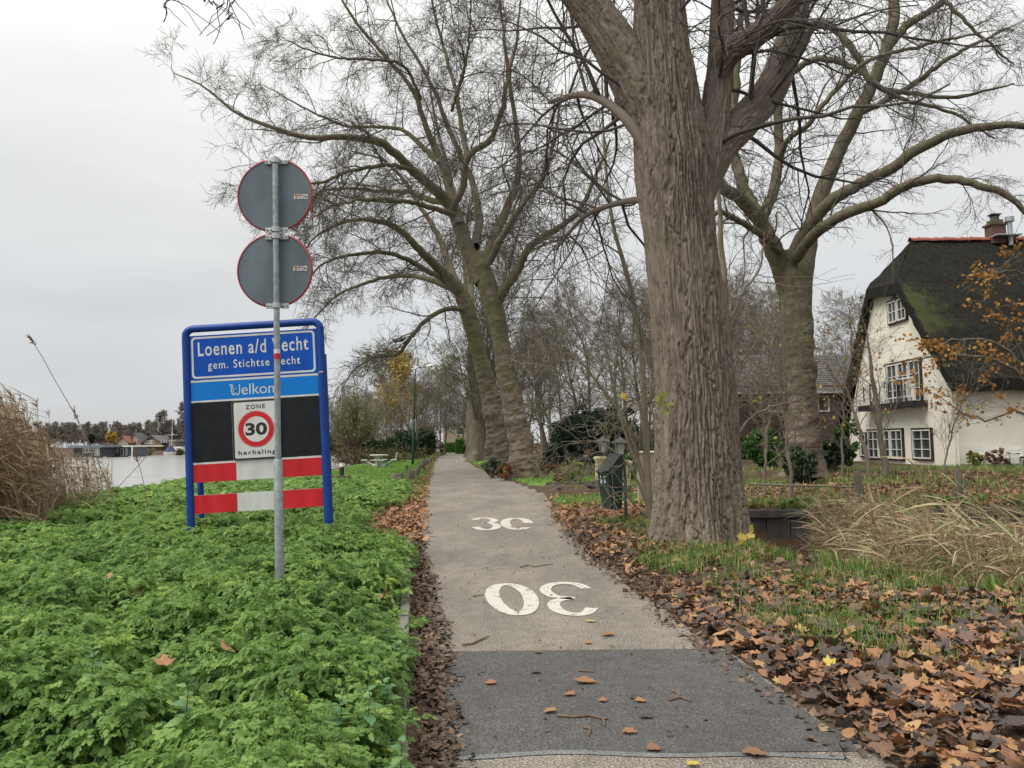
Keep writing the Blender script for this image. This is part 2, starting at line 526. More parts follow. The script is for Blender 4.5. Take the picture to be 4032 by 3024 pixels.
def sheet(name, xl, xr, ys, z, m, cols=12, wob=0.0, parent=None):
    ys = np.asarray(ys)
    t = np.linspace(0, 1, cols + 1)
    xa, xb = xl(ys), xr(ys)
    if wob:
        xa = xa + wob * (fbm(ys * 2.3, ys * 0 + 4, 5) - .5); xb = xb + wob * (fbm(ys * 2.3, ys * 0 + 9, 6) - .5)
    X = xa[:, None] + (xb - xa)[:, None] * t[None]
    Y = np.repeat(ys[:, None], cols + 1, 1)
    Z = np.full(X.shape, z)
    i = np.arange(X.size).reshape(X.shape)
    q = np.stack([i[:-1, :-1], i[:-1, 1:], i[1:, 1:], i[1:, :-1]], -1).reshape(-1, 4)
    return link(name, npmesh(name, np.stack([X, Y, Z], -1).reshape(-1, 3), [q]), m, parent)
yend = LE[-1].y
road = sheet('road', lambda y: XL(y) - .12, lambda y: XR(y) + .12, np.concatenate([np.arange(-6, 30, .25), np.arange(30, yend, 1.2)]), 0.0, M['road'], wob=.25)
tag(road, kind='structure')
drv = sheet('driveway', lambda y: XR(y) - .3, lambda y: 9.0 + 0 * y, np.arange(23.0, 28.3, .3), -.005, M['road'], wob=.3)
tag(drv, kind='structure')
py0, py1 = dG(1250, 1630).y, dG(1250, 1405).y
pt = sheet('road_patch', lambda y: XL(y) - .03, lambda y: XR(y) + .04, np.linspace(py0, py1, 30), .004, M['patch'], wob=.10)
tag(pt, kind='structure')
jt = sheet('road_joint', lambda y: XL(y) + .02, lambda y: XR(y) - .12, np.linspace(py0 - .055, py0 - .003, 4), .0045, M['joint'])
# let the strip wander like a hand-poured joint
for v in jt.data.vertices: v.co.y += .035 * math.sin(v.co.x * 2.1 + 1) + .02 * math.sin(v.co.x * 6.3)
tag(jt, kind='structure')

# ---------------------------------------------------------------- painted 30s
def mat_paint():
    m, nt, p = _nt('road_paint')
    n = _noise(nt, 9, 8, .75); n2 = _noise(nt, 70, 4, .7)
    w = _ramp(nt, n2.outputs['Fac'], [(.3, (.40, .37, .33)), (.65, (.62, .59, .53))]).outputs[0]
    f = _ramp(nt, n.outputs['Fac'], [(.55, (0, 0, 0)), (.62, (1, 1, 1))]).outputs[0]
    nt.links.new(_mix(nt, f, w, (.20, .18, .16)), p.inputs['Base Color'])
    p.inputs['Roughness'].default_value = .7
    return m
M['paint'] = mat_paint()

def ribbon(path, w, z, closed=False):
    P = np.array(path); n = len(P)
    if closed: T = np.roll(P, -1, 0) - np.roll(P, 1, 0)
    else: T = np.gradient(P, axis=0)
    T /= np.linalg.norm(T, axis=1)[:, None] + 1e-9
    N = np.stack([-T[:, 1], T[:, 0]], 1)
    w = np.asarray(w) if np.ndim(w) else np.full(n, w)
    jag = 1 + .10 * (rng.random(n) - .5)
    A = P + N * (w * jag / 2)[:, None]; B = P - N * (w / 2)[:, None]
    V = np.concatenate([A, B]); V = np.c_[V, np.full(len(V), z)]
    m = n if closed else n - 1
    q = np.array([(i, (i + 1) % n, n + (i + 1) % n, n + i) for i in range(m)])
    return V, q

def smooth_path(pts, n=48):
    pts = np.array(pts, float); k = len(pts)
    out = []
    for t in np.linspace(0, k - 1 - 1e-6, n):
        i = int(t); f = t - i
        p0, p1, p2, p3 = pts[max(i - 1, 0)], pts[i], pts[min(i + 1, k - 1)], pts[min(i + 2, k - 1)]
        out.append(.5 * ((2 * p1) + (p2 - p0) * f + (2 * p0 - 5 * p1 + 4 * p2 - p3) * f * f + (3 * p1 - p0 - 3 * p2 + p3) * f ** 3))
    return np.array(out)
THREE = [(.05, .80), (.20, .93), (.48, .97), (.78, .90), (.88, .74), (.78, .60), (.52, .54), (.40, .53), (.52, .52), (.82, .46), (.95, .28), (.80, .09), (.48, .02), (.18, .07), (.02, .22)]

def digit(parent, kind, corners, flip, w, z):
    TL, TR, BR, BL = [np.array(dG(*c)[:2]) for c in corners]
    def mp(u, v):
        if flip: u, v = 1 - u, 1 - v
        return (BL * (1 - u) + BR * u) * (1 - v) + (TL * (1 - u) + TR * u) * v
    if kind == '3':
        V, q = ribbon([mp(u, v) for u, v in smooth_path(THREE)], w, z)
    else:
        a0, a1, cl = (0, 2 * PI, True) if kind == '0' else (R(2), R(316), False)
        an = np.linspace(a0, a1, 56, endpoint=not cl)
        V, q = ribbon([mp(.5 + .42 * math.cos(a), .5 + .45 * math.sin(a)) for a in an], w * (.82 + .32 * np.abs(np.cos(an))), z, cl)
    return link('digit', npmesh('digit', V, [q]), M['paint'], parent)

def pll(cx, cy, a, b, s): return [(cx - a - s, cy - b), (cx + a - s, cy - b), (cx + a + s, cy + b), (cx - a + s, cy + b)]
t = thing('road_marking', 'white painted 30 upside down on the road, beyond the dark asphalt patch', 'road marking')
digit(t, '0', pll(1107, 1296, 48, 36, 15), True, .135, .006)
digit(t, '3', pll(1228, 1295, 48, 36, 13), True, .125, .006)
t = thing('road_marking', 'worn white 30 painted upright on the road, farther up than the inverted one', 'road marking')
digit(t, '3', pll(1050, 1132, 25, 13.5, 3), False, .155, .006)
digit(t, 'c', pll(1117, 1132, 30, 13.5, 3), False, .165, .006)

# ---------------------------------------------------------------- kerb
kt = thing('kerb', 'low grey concrete kerb along the green bank', 'kerb'); tag(kt, kind='structure')
y = 2.0; k = 0
while y < 11.2:
    y1 = y + .985
    b = MB()
    x0, x1 = float(XK0(y)), float(XK0(y1))
    an = math.atan2(x1 - x0, y1 - y)
    jz = .012 * math.sin(k * 2.3)
    Mx = Matrix.Rotation(-an, 3, 'Z')
    b.box(((x0 + x1) / 2 - .045 + .012 * math.sin(k * 1.7), (y + y1) / 2, .02 + jz), (.085, math.hypot(x1 - x0, y1 - y) - .012, .20), M=Mx, b=.012)
    b.build('kerb_stone', M['kerb'], kt)
    y = y1 + .005; k += 1

# ---------------------------------------------------------------- water
def mat_water(name, col, rough, bs, strength, stretch):
    m, nt, p = _nt(name)
    p.inputs['Base Color'].default_value = (*col, 1)
    p.inputs['Roughness'].default_value = rough
    p.inputs['IOR'].default_value = 1.33
    p.inputs['Specular IOR Level'].default_value = .8
    n = _noise(nt, bs, 5, .6, stretch)
    _bump(nt, p, n.outputs['Fac'], strength, .25)
    return m
M['river'] = mat_water('river_water', (.36, .355, .34), .16, .40, .9, (1, .5, 1))
M['ditch'] = mat_water('ditch_water', (.012, .011, .009), .05, 1.5, .03, (1, 1, 1))
v = np.array([(-1000, -50, -.8), (-9.6, -50, -.8), (-9.6, 20, -.8), (-9.9, 60, -.8), (-9.9, 1400, -.8), (-1000, 1400, -.8)], float)
river = link('river', npmesh('river', v, [np.arange(6)[None]]), M['river']); tag(river, kind='structure')
v = np.array([(3.6, 17.05, -.95), (3.6, 9, -.95), (5.5, 4.5, -.95), (9, 1, -.95), (40, -12, -.95), (40, 17.05, -.95)], float)
dw = link('ditch_water', npmesh('ditch_water', v, [np.arange(6)[None]]), M['ditch']); tag(dw, kind='structure')
# ================================================================ SIGNS
def text_mesh(body, box, offset=0.0, y=0.0, shear=0.0, spacing=1.0):
    """flat lettering fitted to the box (x0, x1, z0, z1), facing -Y"""
    cu = bpy.data.curves.new('lettering', 'FONT')
    cu.body = body; cu.size = 1; cu.offset = offset; cu.space_character = spacing; cu.resolution_u = 4
    ob = bpy.data.objects.new('lettering', cu); COL.objects.link(ob)
    dg = bpy.context.evaluated_depsgraph_get(); dg.update()
    me = bpy.data.meshes.new_from_object(ob.evaluated_get(dg))
    bpy.data.objects.remove(ob); bpy.data.curves.remove(cu)
    n = len(me.vertices); co = np.empty(n * 3); me.vertices.foreach_get('co', co); co = co.reshape(-1, 3)
    lo, hi = co.min(0), co.max(0)
    u = (co[:, 0] - lo[0]) / (hi[0] - lo[0]); v = (co[:, 1] - lo[1]) / (hi[1] - lo[1])
    out = np.stack([box[0] + u * (box[1] - box[0]), np.full(n, y), box[2] + v * (box[3] - box[2])], 1)
    me.vertices.foreach_set('co', out.ravel()); me.update()
    me.materials.clear()
    return me

def rrect(x0, x1, z0, z1, r, n=5):
    out = []
    for cx, cz, a in ((x1 - r, z1 - r, 0), (x0 + r, z1 - r, 90), (x0 + r, z0 + r, 180), (x1 - r, z0 + r, 270)):
        for k in range(n + 1):
            an = R(a + 90 * k / n); out.append((cx + r * math.cos(an), cz + r * math.sin(an)))
    return out

def frame_ring(b, outer, inner, y0, y1):
    n = len(outer)
    vs = [(x, y0, z) for x, z in outer] + [(x, y0, z) for x, z in inner] + [(x, y1, z) for x, z in outer] + [(x, y1, z) for x, z in inner]
    fs = []
    for i in range(n):
        j = (i + 1) % n
        fs += [(i, j, n + j, n + i), (2 * n + i, 3 * n + i, 3 * n + j, 2 * n + j), (i, 2 * n + i, 2 * n + j, j), (n + i, n + j, 3 * n + j, 3 * n + i)]
    b.add(vs, fs)

# ---- town sign
YS = 9.7
o0 = dat(411, 1145, YS); o1 = dat(713, 1160, YS)
SC = .002124 * 1.0
org = Vector(((o0.x + o1.x) / 2, YS, .48))
ts = thing('town_sign', 'blue framed place-name sign on posts with white 30 zone sign and red-white boards', 'sign', org)
ts.rotation_euler = Euler((0, R(-2.9), 0), 'XYZ')
HW = .855                       # half the distance between the posts
for s in (-1, 1):
    MB().tube([(s * HW, 0, -.75), (s * HW, 0, 1.3), (s * HW, 0, 2.56)], .047, 20).build('post', M['blue_post'], ts, angle=40)
    MB().tube([(s * HW - .12, .62, -.75), (s * HW - .12, .62, 2.3)], .040, 14).build('rear_post', M['blue_post'], ts, angle=40)
    MB().tube([(s * HW, .03, 2.2), (s * HW - .12, .6, 2.2)], .018, 8).build('cross_brace', M['blue_post'], ts)
tb = MB()
pts = [(-HW, 0, 2.561)] + [(-HW + .10 - .10 * math.cos(R(a)), 0, 2.56 + .085 * math.sin(R(a))) for a in (20, 45, 70, 90)]
pts += [(-x, y, z) for x, y, z in reversed(pts)]
tb.tube(pts, .0475, 20, caps=False).build('top_bar', M['blue_post'], ts, angle=40)
IW = HW - .05
def board(name, z0, z1, m, x0=-IW, x1=IW, y=0.0, th=.012, r=.012):
    return MB().prism(rrect(x0, x1, z0, z1, r, 3), y - th / 2, y + th / 2).build(name, m, ts)
nb = board('name_board', 1.985, 2.555, M['sign_blue'], th=.02)
fr = MB(); frame_ring(fr, rrect(-IW + .022, IW - .022, 2.005, 2.535, .05), rrect(-IW + .046, IW - .046, 2.029, 2.511, .035), -.0125, -.0105)
fr.build('border', M['sign_white'], nb)
link('lettering', text_mesh('Loenen a/d Vecht', (-.70, .70, 2.288, 2.468), .013, -.0125, spacing=1.14), M['sign_white'], nb)
link('lettering', text_mesh('gem. Stichtse Vecht', (-.58, .59, 2.085, 2.222), .010, -.0125, spacing=1.22), M['sign_white'], nb)
wb = board('welcome_board', 1.725, 1.958, M['sign_cyan'])
MB().box((0, -.0005, 1.9695), (2 * IW, .014, .022)).build('white_strip', M['sign_white'], ts)
MB().box((0, -.0005, 1.7145), (2 * IW, .014, .020)).build('white_strip', M['sign_white'], ts)
link('lettering', text_mesh('elkom', (-.165, .30, 1.770, 1.905), -.002, -.0085), M['sign_white'], wb)
wl_ = MB()                       # the double-stroked W
def stroke(b, pts, w, y=-.0085):
    P = np.array(pts, float); T = np.gradient(P, axis=0); T /= np.linalg.norm(T, axis=1)[:, None]
    Nn = np.stack([-T[:, 1], T[:, 0]], 1) * w / 2
    for i in range(len(P) - 1):
        a, c, e_, f = P[i] + Nn[i], P[i] - Nn[i], P[i + 1] - Nn[i + 1], P[i + 1] + Nn[i + 1]
        b.add([(p[0], y, p[1]) for p in (a, c, e_, f)], [(0, 1, 2, 3)])
stroke(wl_, smooth_path([(-.318, 1.903), (-.300, 1.898), (-.292, 1.85), (-.288, 1.80), (-.268, 1.773), (-.247, 1.795), (-.243, 1.855)], 28), .012)
stroke(wl_, smooth_path([(-.296, 1.903), (-.280, 1.898), (-.273, 1.85), (-.268, 1.80)], 16), .009)
stroke(wl_, smooth_path([(-.243, 1.84), (-.240, 1.795), (-.217, 1.771), (-.194, 1.795), (-.189, 1.85), (-.190, 1.903)], 28), .012)
wl_.build('lettering', M['sign_white'], wb)
MB().box((HW, -.047, 1.995), (.055, .004, .014)).build('sticker', mat('sticker_pale', (.65, .45, .38), .5), ts)
bb = board('black_board', .948, 1.702, M['sign_black'])
zs = board('zone_sign', .945, 1.697, M['sign_white'], -.292, .308, -.019, .014, .03)
zr = MB(); frame_ring(zr, rrect(-.290, .306, .947, 1.695, .03), rrect(-.268, .284, .969, 1.673, .022), -.0275, -.0262)
zr.build('border', M['letter_black'], zs)
link('lettering', text_mesh('ZONE', (-.118, .128, 1.580, 1.637), .022, -.0272, spacing=1.25), M['letter_black'], zs)
link('lettering', text_mesh('herhaling', (-.226, .246, .992, 1.068), .020, -.0272, spacing=1.2), M['letter_black'], zs)
def ringxz(cx, cz, r0, r1, y, n=48):
    b = MB(); o = [(cx + r1 * math.cos(2 * PI * k / n), cz + r1 * math.sin(2 * PI * k / n)) for k in range(n)]
    i = [(cx + r0 * math.cos(2 * PI * k / n), cz + r0 * math.sin(2 * PI * k / n)) for k in range(n)]
    frame_ring(b, o, i, y - .001, y); return b
ringxz(.008, 1.327, .160, .221, -.0265).build('red_ring', M['sign_red'], zs)
ringxz(.008, 1.327, .2255, .2305, -.0265).build('red_ring', M['sign_red'], zs)
link('lettering', text_mesh('30', (-.128, .144, 1.248, 1.408), .035, -.0272), M['letter_black'], zs)
for z0, z1 in ((.700, .925), (.312, .540)):
    sb = board('striped_board', z0, z1, M['sign_white'], r=.004)
    for x0, x1 in ((-IW + .001, -.268), (.268, IW - .001)):
        MB().box(((x0 + x1) / 2, -.0075, (z0 + z1) / 2), (x1 - x0, .003, z1 - z0 - .002)).build('red_panel', M['sign_red'], sb)
MB().box((0, .002, .9365), (2 * IW, .010, .018)).build('white_strip', M['sign_white'], ts)

# ---- grey sign post in front of it, seen from the back of its round signs
YP = 6.15
pb, ptop, pm = dat(604, 1245, YP), dat(594.5, 339, YP), dat(600.5, 992, YP)
dirp = (ptop - pb).normalized()
sp = thing('sign_post', 'grey steel post with two round traffic signs seen from behind', 'sign post', pb)
loc = lambda v: v - pb
MB().tube([-dirp * .75, Vector((0, 0, 0)), loc(pm) * .985, loc(pm)], [.035, .035, .035, .027], 20, caps=False).build('post_sleeve', M['galv'], sp, angle=40)
up = MB().tube([loc(pm) - dirp * .1, loc(ptop) - dirp * .004, loc(ptop)], [.0238, .0238, .020], 20).build('upper_post', M['galv'], sp, angle=40)
# white over red band: a way mark painted round the post
def along(yd): return loc(dat(594.5 + (yd - 339) / (992 - 339) * 6, yd, YP))
MB().tube([along(764), along(755)], .0245, 20, caps=False).build('white_band', M['sign_white'], sp, True)
MB().tube([along(776), along(764.3)], .0245, 20, caps=False).build('red_band', M['sign_red'], sp, True)
RM = Matrix.Rotation(R(90), 3, 'X')
for yd, (sx, sy) in ((422, (650, 425)), (584, (648.5, 580))):
    c = loc(dat(594, yd, YP + .045))
    d = MB().lathe([(.0, .006), (.298, .006), (.300, .004), (.300, -.004), (.298, -.006), (.0, -.006)], c, 64, RM).build('sign_disc', M['sign_back'], sp, angle=30)
    MB().lathe([(.300, .012), (.309, .008), (.311, -.004), (.308, -.013), (.296, -.0135), (.2945, -.010), (.2945, -.0065)], c, 72, RM, False).build('red_rim', M['red_rim'], d, True)
    q = loc(dat(sx, sy, YP + .037)); q.y = c.y - .008
    st = MB().box(q, (.112, .003, .040)).build('sticker', M['sign_white'], d)
    for dx, dz, w, h, m in ((-.036, .011, .030, .010, 'sign_red'), (-.004, .011, .026, .010, 'red_rim'), (.017, .011, .010, .011, 'sticker_blue'),
                            (-.040, -.008, .006, .014, 'letter_black'), (-.030, -.008, .006, .014, 'letter_black'), (-.010, -.008, .010, .012, 'sign_red'), (.012, -.008, .016, .014, 'sticker_blue'),
                            (.042, -.004, .016, .012, 'wood_old'), (.041, .008, .024, .004, 'sign_red'), (.0255, 0, .002, .038, 'letter_black')):
        MB().box(q + Vector((dx, -.0023, dz)), (w, .0016, h)).build('print_mark', M[m], st)
for yd in (347, 495.5, 510.5, 660):
    c = loc(dat(594.5 + (yd - 347) * .0095, yd, YP))
    b = MB()
    b.box(c + Vector((-.062, .028, 0)), (.062, .010, .040), b=.003).box(c + Vector((.062, .028, 0)), (.062, .010, .040), b=.003)
    pts = [c + Vector((.030 * math.cos(R(a)), -.030 * math.sin(R(a)) + .0, 0)) for a in range(0, 181, 20)]
    for i in range(len(pts) - 1):
        m_ = (pts[i] + pts[i + 1]) / 2; dv = pts[i + 1] - pts[i]
        b.box(m_, (dv.length + .002, .006, .040), rz=math.atan2(dv.y, dv.x))
    b.box(c + Vector((-.031, .015, 0)), (.006, .03, .040)).box(c + Vector((.031, .015, 0)), (.006, .03, .040))
    cl = b.build('clamp', M['clamp'], sp)
    for dx in (-.078, -.046, .046, .078):
        MB().lathe([(.006, 0), (.006, .007), (.003, .010)], c + Vector((dx, .0235, 0)), 8, RM).build('bolt', M['bolt'], cl)
# ================================================================ TREES
M['bark_poplar'] = mat_bark('poplar_bark', (.11, .088, .069), (.25, .212, .172), (.13, .13, .07), .25, .16, 16, .8, .02, .9, 'buv')
M['bark_plane'] = mat_bark('plane_bark', (.085, .070, .050), (.18, .155, .115), (.10, .10, .042), .7, .8, 5, .5, .03)
M['bark_plane_low'] = mat_bark('plane_bark_burred', (.075, .055, .043), (.24, .195, .155), (.13, .115, .06), .35, 1.6, 4, .7, .05, .7)
M['bark_green'] = mat_bark('plane_bark_green', (.080, .072, .047), (.165, .145, .10), (.085, .085, .04), .55, .5, 6, .5, .02)
M['bark_dark'] = mat_bark('old_bark', (.075, .063, .047), (.20, .175, .135), (.085, .09, .045), .45, .2, 8, .7, .04)
M['twig_grey'] = mat('twig_grey', (.075, .064, .054), .9, .3, 2)
M['twig_plane'] = mat('twig_plane', (.095, .082, .058), .9, .35, 1.2)
M['twig_brown'] = mat('twig_brown', (.165, .140, .108), .9, .35, .5)
M['twig_far_hazed'] = mat('twig_far_hazed', (.23, .20, .175), .9, .25, .3)  # skyline wood across the river, distance haze put into the paler colour
M['twig_pale'] = mat('twig_pale', (.21, .18, .125), .85, .25, 3)

def tubes(P, Rr, S):
    """many poly-lines P (N,K,3) with radii (N,K) as S-sided tubes"""
    N, K, _ = P.shape
    T = np.empty_like(P)
    T[:, 1:-1] = P[:, 2:] - P[:, :-2]; T[:, 0] = P[:, 1] - P[:, 0]; T[:, -1] = P[:, -1] - P[:, -2]
    T /= np.linalg.norm(T, axis=2, keepdims=True) + 1e-9
    ref = np.where(np.abs(T[:, :1, 2:3]) < .9, np.array([0, 0, 1.0]), np.array([1.0, 0, 0]))
    n0 = np.cross(np.broadcast_to(ref, T.shape), T); n0 /= np.linalg.norm(n0, axis=2, keepdims=True) + 1e-9
    b0 = np.cross(T, n0)
    an = 2 * PI * np.arange(S) / S
    V = P[:, :, None] + Rr[:, :, None, None] * (np.cos(an)[None, None, :, None] * n0[:, :, None] + np.sin(an)[None, None, :, None] * b0[:, :, None])
    V = V.reshape(-1, 3)
    base = (np.arange(N) * K * S)[:, None, None] + (np.arange(K - 1) * S)[None, :, None]
    k = np.arange(S)[None, None]
    q = (k + 1) % S
    F = np.stack([base + k, base + q, base + S + q, base + S + k], -1).reshape(-1, 4)
    return V, F

class Bag:
    """several batches of vertices and faces, joined"""
    def __init__(s): s.V, s.F, s.T, s.n = [], [], [], 0
    def add(s, V, F, T=None):
        if len(V) == 0: return s
        s.V.append(V)
        for f in (F if isinstance(F, list) else [F]): s.F.append(np.asarray(f) + s.n)
        s.T.append(np.zeros(len(V)) if T is None else T); s.n += len(V)
        return s
    def build(s, name, m, parent=None, smooth=False):
        return link(name, npmesh(name, np.concatenate(s.V), s.F, np.concatenate(s.T), smooth), m, parent)

def unit(v): return v / (np.linalg.norm(v, axis=-1, keepdims=True) + 1e-9)

def kids(P, Rr, n, t0, t1, ang, ln, K, wig=.15, trop=0.0, fall=.5, rk=.012, rmax=.7, tip=.25, g=rng, sd=.25, flat=None):
    """n branches off every parent line; ln = (min,max) length"""
    N, Kp, _ = P.shape
    t = t0 + (t1 - t0) * ((np.arange(n)[None] + g.random((N, n))) / n)
    x = t * (Kp - 1); i = np.minimum(x.astype(int), Kp - 2); f = (x - i)[..., None]
    ar = np.arange(N)[:, None]
    p = P[ar, i] * (1 - f) + P[ar, i + 1] * f
    tan = unit(P[ar, i + 1] - P[ar, i])
    r = (Rr[ar, i] * (1 - f[..., 0]) + Rr[ar, i + 1] * f[..., 0])
    rv = g.normal(size=(N, n, 3))
    if flat is not None: rv[..., 2] *= flat
    perp = unit(rv - (rv * tan).sum(-1, keepdims=True) * tan)
    a = ang * (1 + sd * g.normal(size=(N, n)))[..., None]
    d = np.cos(a) * tan + np.sin(a) * perp
    L = (ln[0] + (ln[1] - ln[0]) * g.random((N, n))) * (1 - fall * (t - t0) / max(t1 - t0, 1e-6))
    d = d.reshape(-1, 3); p = p.reshape(-1, 3); L = L.reshape(-1); r = r.reshape(-1)
    out = np.empty((N * n, K, 3)); out[:, 0] = p
    st = (L / (K - 1))[:, None]
    for k in range(1, K):
        d = d + wig * g.normal(size=d.shape); d[:, 2] += trop
        d = unit(d); out[:, k] = out[:, k - 1] + d * st
    r0 = np.minimum(r * rmax, rk * L)
    rad = r0[:, None] * np.linspace(1, tip, K)[None]
    return out, rad

def resample(pts, rad, K):
    pts = np.array([tuple(p) for p in pts], float); rad = np.array(rad, float)
    n = len(pts); out = np.empty((K, 3)); ro = np.empty(K)
    for j, t in enumerate(np.linspace(0, n - 1 - 1e-6, K)):
        i = int(t); f = t - i
        p0, p1, p2, p3 = pts[max(i - 1, 0)], pts[i], pts[i + 1], pts[min(i + 2, n - 1)]
        out[j] = .5 * ((2 * p1) + (p2 - p0) * f + (2 * p0 - 5 * p1 + 4 * p2 - p3) * f * f + (3 * p1 - p0 - 3 * p2 + p3) * f ** 3)
        ro[j] = np.interp(t / (n - 1), np.linspace(0, 1, len(rad)), rad)
    return out, ro

def wobble(P, amp, g=rng):
    """gentle kinks so that limbs do not run in smooth arcs"""
    Q = P.copy(); n = g.normal(size=P.shape) * amp
    Q[1:-1] += n[1:-1]
    return Q

def limb_mesh(name, P, Rr, S, m, parent, rough=.0, seed=0):
    V, F = tubes(P[None], Rr[None], S)
    if rough:
        K = len(P)
        k = np.repeat(np.arange(K), S); a = np.tile(np.arange(S), K)
        L = np.r_[0, np.cumsum(np.linalg.norm(np.diff(P, axis=0), axis=1))]
        nz = fbm(a * 6.0 / S, L[k] * 1.6, seed, 3) * .6 + vnoise(a * 3.0 / S * 4, L[k] * 6, seed + 5, 12) * .4 - .5
        c = np.repeat(P, S, 0); d = V - c
        V = c + d * (1 + rough * 2 * nz)[:, None]
    return link(name, npmesh(name, V, [F], None, True), m, parent)

# ---------------------------------------------------------------- the big poplar beside the road
def bark_trunk(name, line, m, parent, S=360, rows=640, depth=.055, flare=None, seed=1, ncell=58):
    pts, rad = line
    P, Rr = resample(pts, rad, rows)
    L = np.r_[0, np.cumsum(np.linalg.norm(np.diff(P, axis=0), axis=1))]
    an = np.arange(S) / S
    A, Z = np.meshgrid(an, L)
    # long flat plates parted by narrow, wandering furrows (the seam of the pattern lies at the back)
    A2 = np.mod(A + .5, 1.0)
    circ = 2 * PI * Rr[:, None] + 0 * A
    def furrows(nc, sd, zf, half, wa):
        w_ = wa * (fbm(A2 * nc * .22, Z * .9, sd, 4) - .5) + .5 * (vnoise(A2 * nc, Z * 5.5, sd + 1) - .5) + .25 * (vnoise(A2 * nc * 2, Z * 14, sd + 2) - .5)
        p_ = A2 * nc + w_
        i_ = np.round(p_); f_ = np.abs(p_ - i_) * circ / nc
        on = vnoise(i_ * 7.31 + 3, Z * zf, sd + 3)
        w2 = half * (.55 + .9 * vnoise(i_ * 3.7, Z * 2.6, sd + 4)) * sst(on, .30, .46)
        return np.clip((1.25 - f_ / np.maximum(w2, 1e-4)) * 1.6, 0, 1), i_, p_ - i_
    h1, i1, q1 = furrows(ncell, seed + 3, 1.1, .016, 3.2)
    h2, i2, q2 = furrows(int(ncell * 1.7), seed + 23, 1.8, .008, 3.0)
    h3, i3, q3 = furrows(max(ncell // 5, 4), seed + 43, .5, .024, 1.6)
    hc = np.clip(1 - np.abs(vnoise(i1 * 5.1 + A2 * 20, Z * 5.0, seed + 6) - .5) / .035, 0, 1) * (np.abs(q1) < .5)
    nz = vnoise(A2 * ncell * 3, Z * 16, seed + 5) * .6 + vnoise(A2 * ncell * 6, Z * 40, seed + 7) * .4
    amp = .45 + .95 * fbm(A2 * 4, Z * .5, seed + 13, 2)
    disp = -depth * amp * np.maximum.reduce([h1, h3, .55 * h2, .22 * hc]) + depth * .16 * (nz - .5) + depth * .28 * (vnoise(i1 * 9.7, Z * 1.7, seed + 9) - .5) - depth * .25 * (2 * np.abs(q1)) ** 2
    if flare is not None:
        fl = np.exp(-Z / flare[0]) * flare[1] * (.35 + .65 * (.5 + .5 * np.cos(2 * PI * (A * flare[2] + .13))) ** 1.5 + .4 * (vnoise(A * 9, Z * .3, seed + 9, 9) - .4))
        disp = disp + fl
    lump = .06 * Rr[:, None] * ((fbm(np.cos(2 * PI * A) * 1.3 + 5, Z * .8 + np.sin(2 * PI * A) * 1.3, seed + 11, 3) - .5) * 2)
    V, F = tubes(P[None], Rr[None], S)
    c = np.repeat(P, S, 0)
    n = unit(V - c)
    V = c + n * (Rr[:, None] + disp + lump).reshape(-1, 1)
    buv = np.stack([.9 * np.cos(2 * PI * A) * Rr[:, None], .9 * np.sin(2 * PI * A) * Rr[:, None], Z], -1).reshape(-1, 3)
    return link(name, npmesh(name, V, [F], None, True, buv), m, parent)

YT = 11.6
def T(x, y, dy=0.0): return dat(x, y, YT + dy)
pxm = YT / 769 / 2.16                      # metres per 2212-px at the trunk
base = T(1512, 1178)
pop = thing('poplar_tree', 'huge poplar with deeply furrowed grey bark standing at the road verge', 'tree', (base.x, base.y, 0))
off = np.array([base.x, base.y, 0.0])
def rel(line): return [np.array(tuple(p)) - off for p in line[0]], line[1]
W = lambda w: w * pxm / 2
trunk = ([T(1513, 1215), T(1512, 1175), T(1510, 1100), T(1506, 1000), T(1501, 850), T(1488, 700), T(1470, 520), T(1455, 360), T(1440, 220), T(1428, 100), T(1424, 0), T(1424, -140), T(1430, -420), T(1440, -800)],
         [W(205), W(200), W(193), W(184), W(172), W(162), W(158), W(168), W(150), W(128), W(118), W(110), W(85), W(30)])
bark_trunk('trunk', rel(trunk), M['bark_poplar'], pop, flare=(.5, .36, 6), seed=4)
LIMBS = [
    ([T(1452, 420), T(1425, 300), T(1385, 200), T(1335, 110), T(1282, 25), T(1225, -60), T(1150, -190, .5), T(1060, -380, 1)], [W(80), W(108), W(112), W(104), W(90), W(82), W(64), W(34)]),
    ([T(1490, 470), T(1520, 370, .15), T(1540, 270, .3), T(1556, 150, .4), T(1560, 40, .5), T(1566, -90, .6), T(1580, -400, .9)], [W(80), W(84), W(74), W(60), W(55), W(50), W(25)]),
    ([T(1500, 420, .1), T(1555, 315, .4), T(1615, 255, .7), T(1672, 180, 1.0), T(1705, 90, 1.3), T(1722, 0, 1.5), T(1745, -120, 1.8), T(1780, -330, 2.2)], [W(90), W(88), W(84), W(78), W(70), W(66), W(56), W(34)]),
    ([T(1535, 265, .3), T(1552, 165, .3), T(1578, 112, .1), T(1630, 78, -.1), T(1690, 25, -.3), T(1735, -40, -.5), T(1810, -160, -.8)], [W(46), W(56), W(58), W(56), W(52), W(46), W(30)]),
    ([T(1400, 330, -.2), T(1345, 250, -.1), T(1270, 205, .4), T(1185, 220, 1.2)], [W(26), W(22), W(18), W(9)]),
    ([T(1395, 430, .4), T(1330, 440, 1.0), T(1260, 470, 1.6), T(1200, 540, 2.2)], [W(18), W(14), W(11), W(6)]),
]
tw = Bag(); lines = []
for i, l in enumerate(LIMBS):
    P, Rr = resample(*rel(l), 60 if i < 4 else 24)
    if i < 4:
        bark_trunk('limb', rel(l), M['bark_poplar'], pop, S=150, rows=300, depth=.032, seed=20 + i, ncell=30)
    else:
        limb_mesh('limb', P, Rr, 12, M['bark_poplar'], pop, .06, 30 + i)
    lines.append(resample(*rel(l), 24))
lines.append(resample(*rel((trunk[0][8:], trunk[1][8:])), 24))
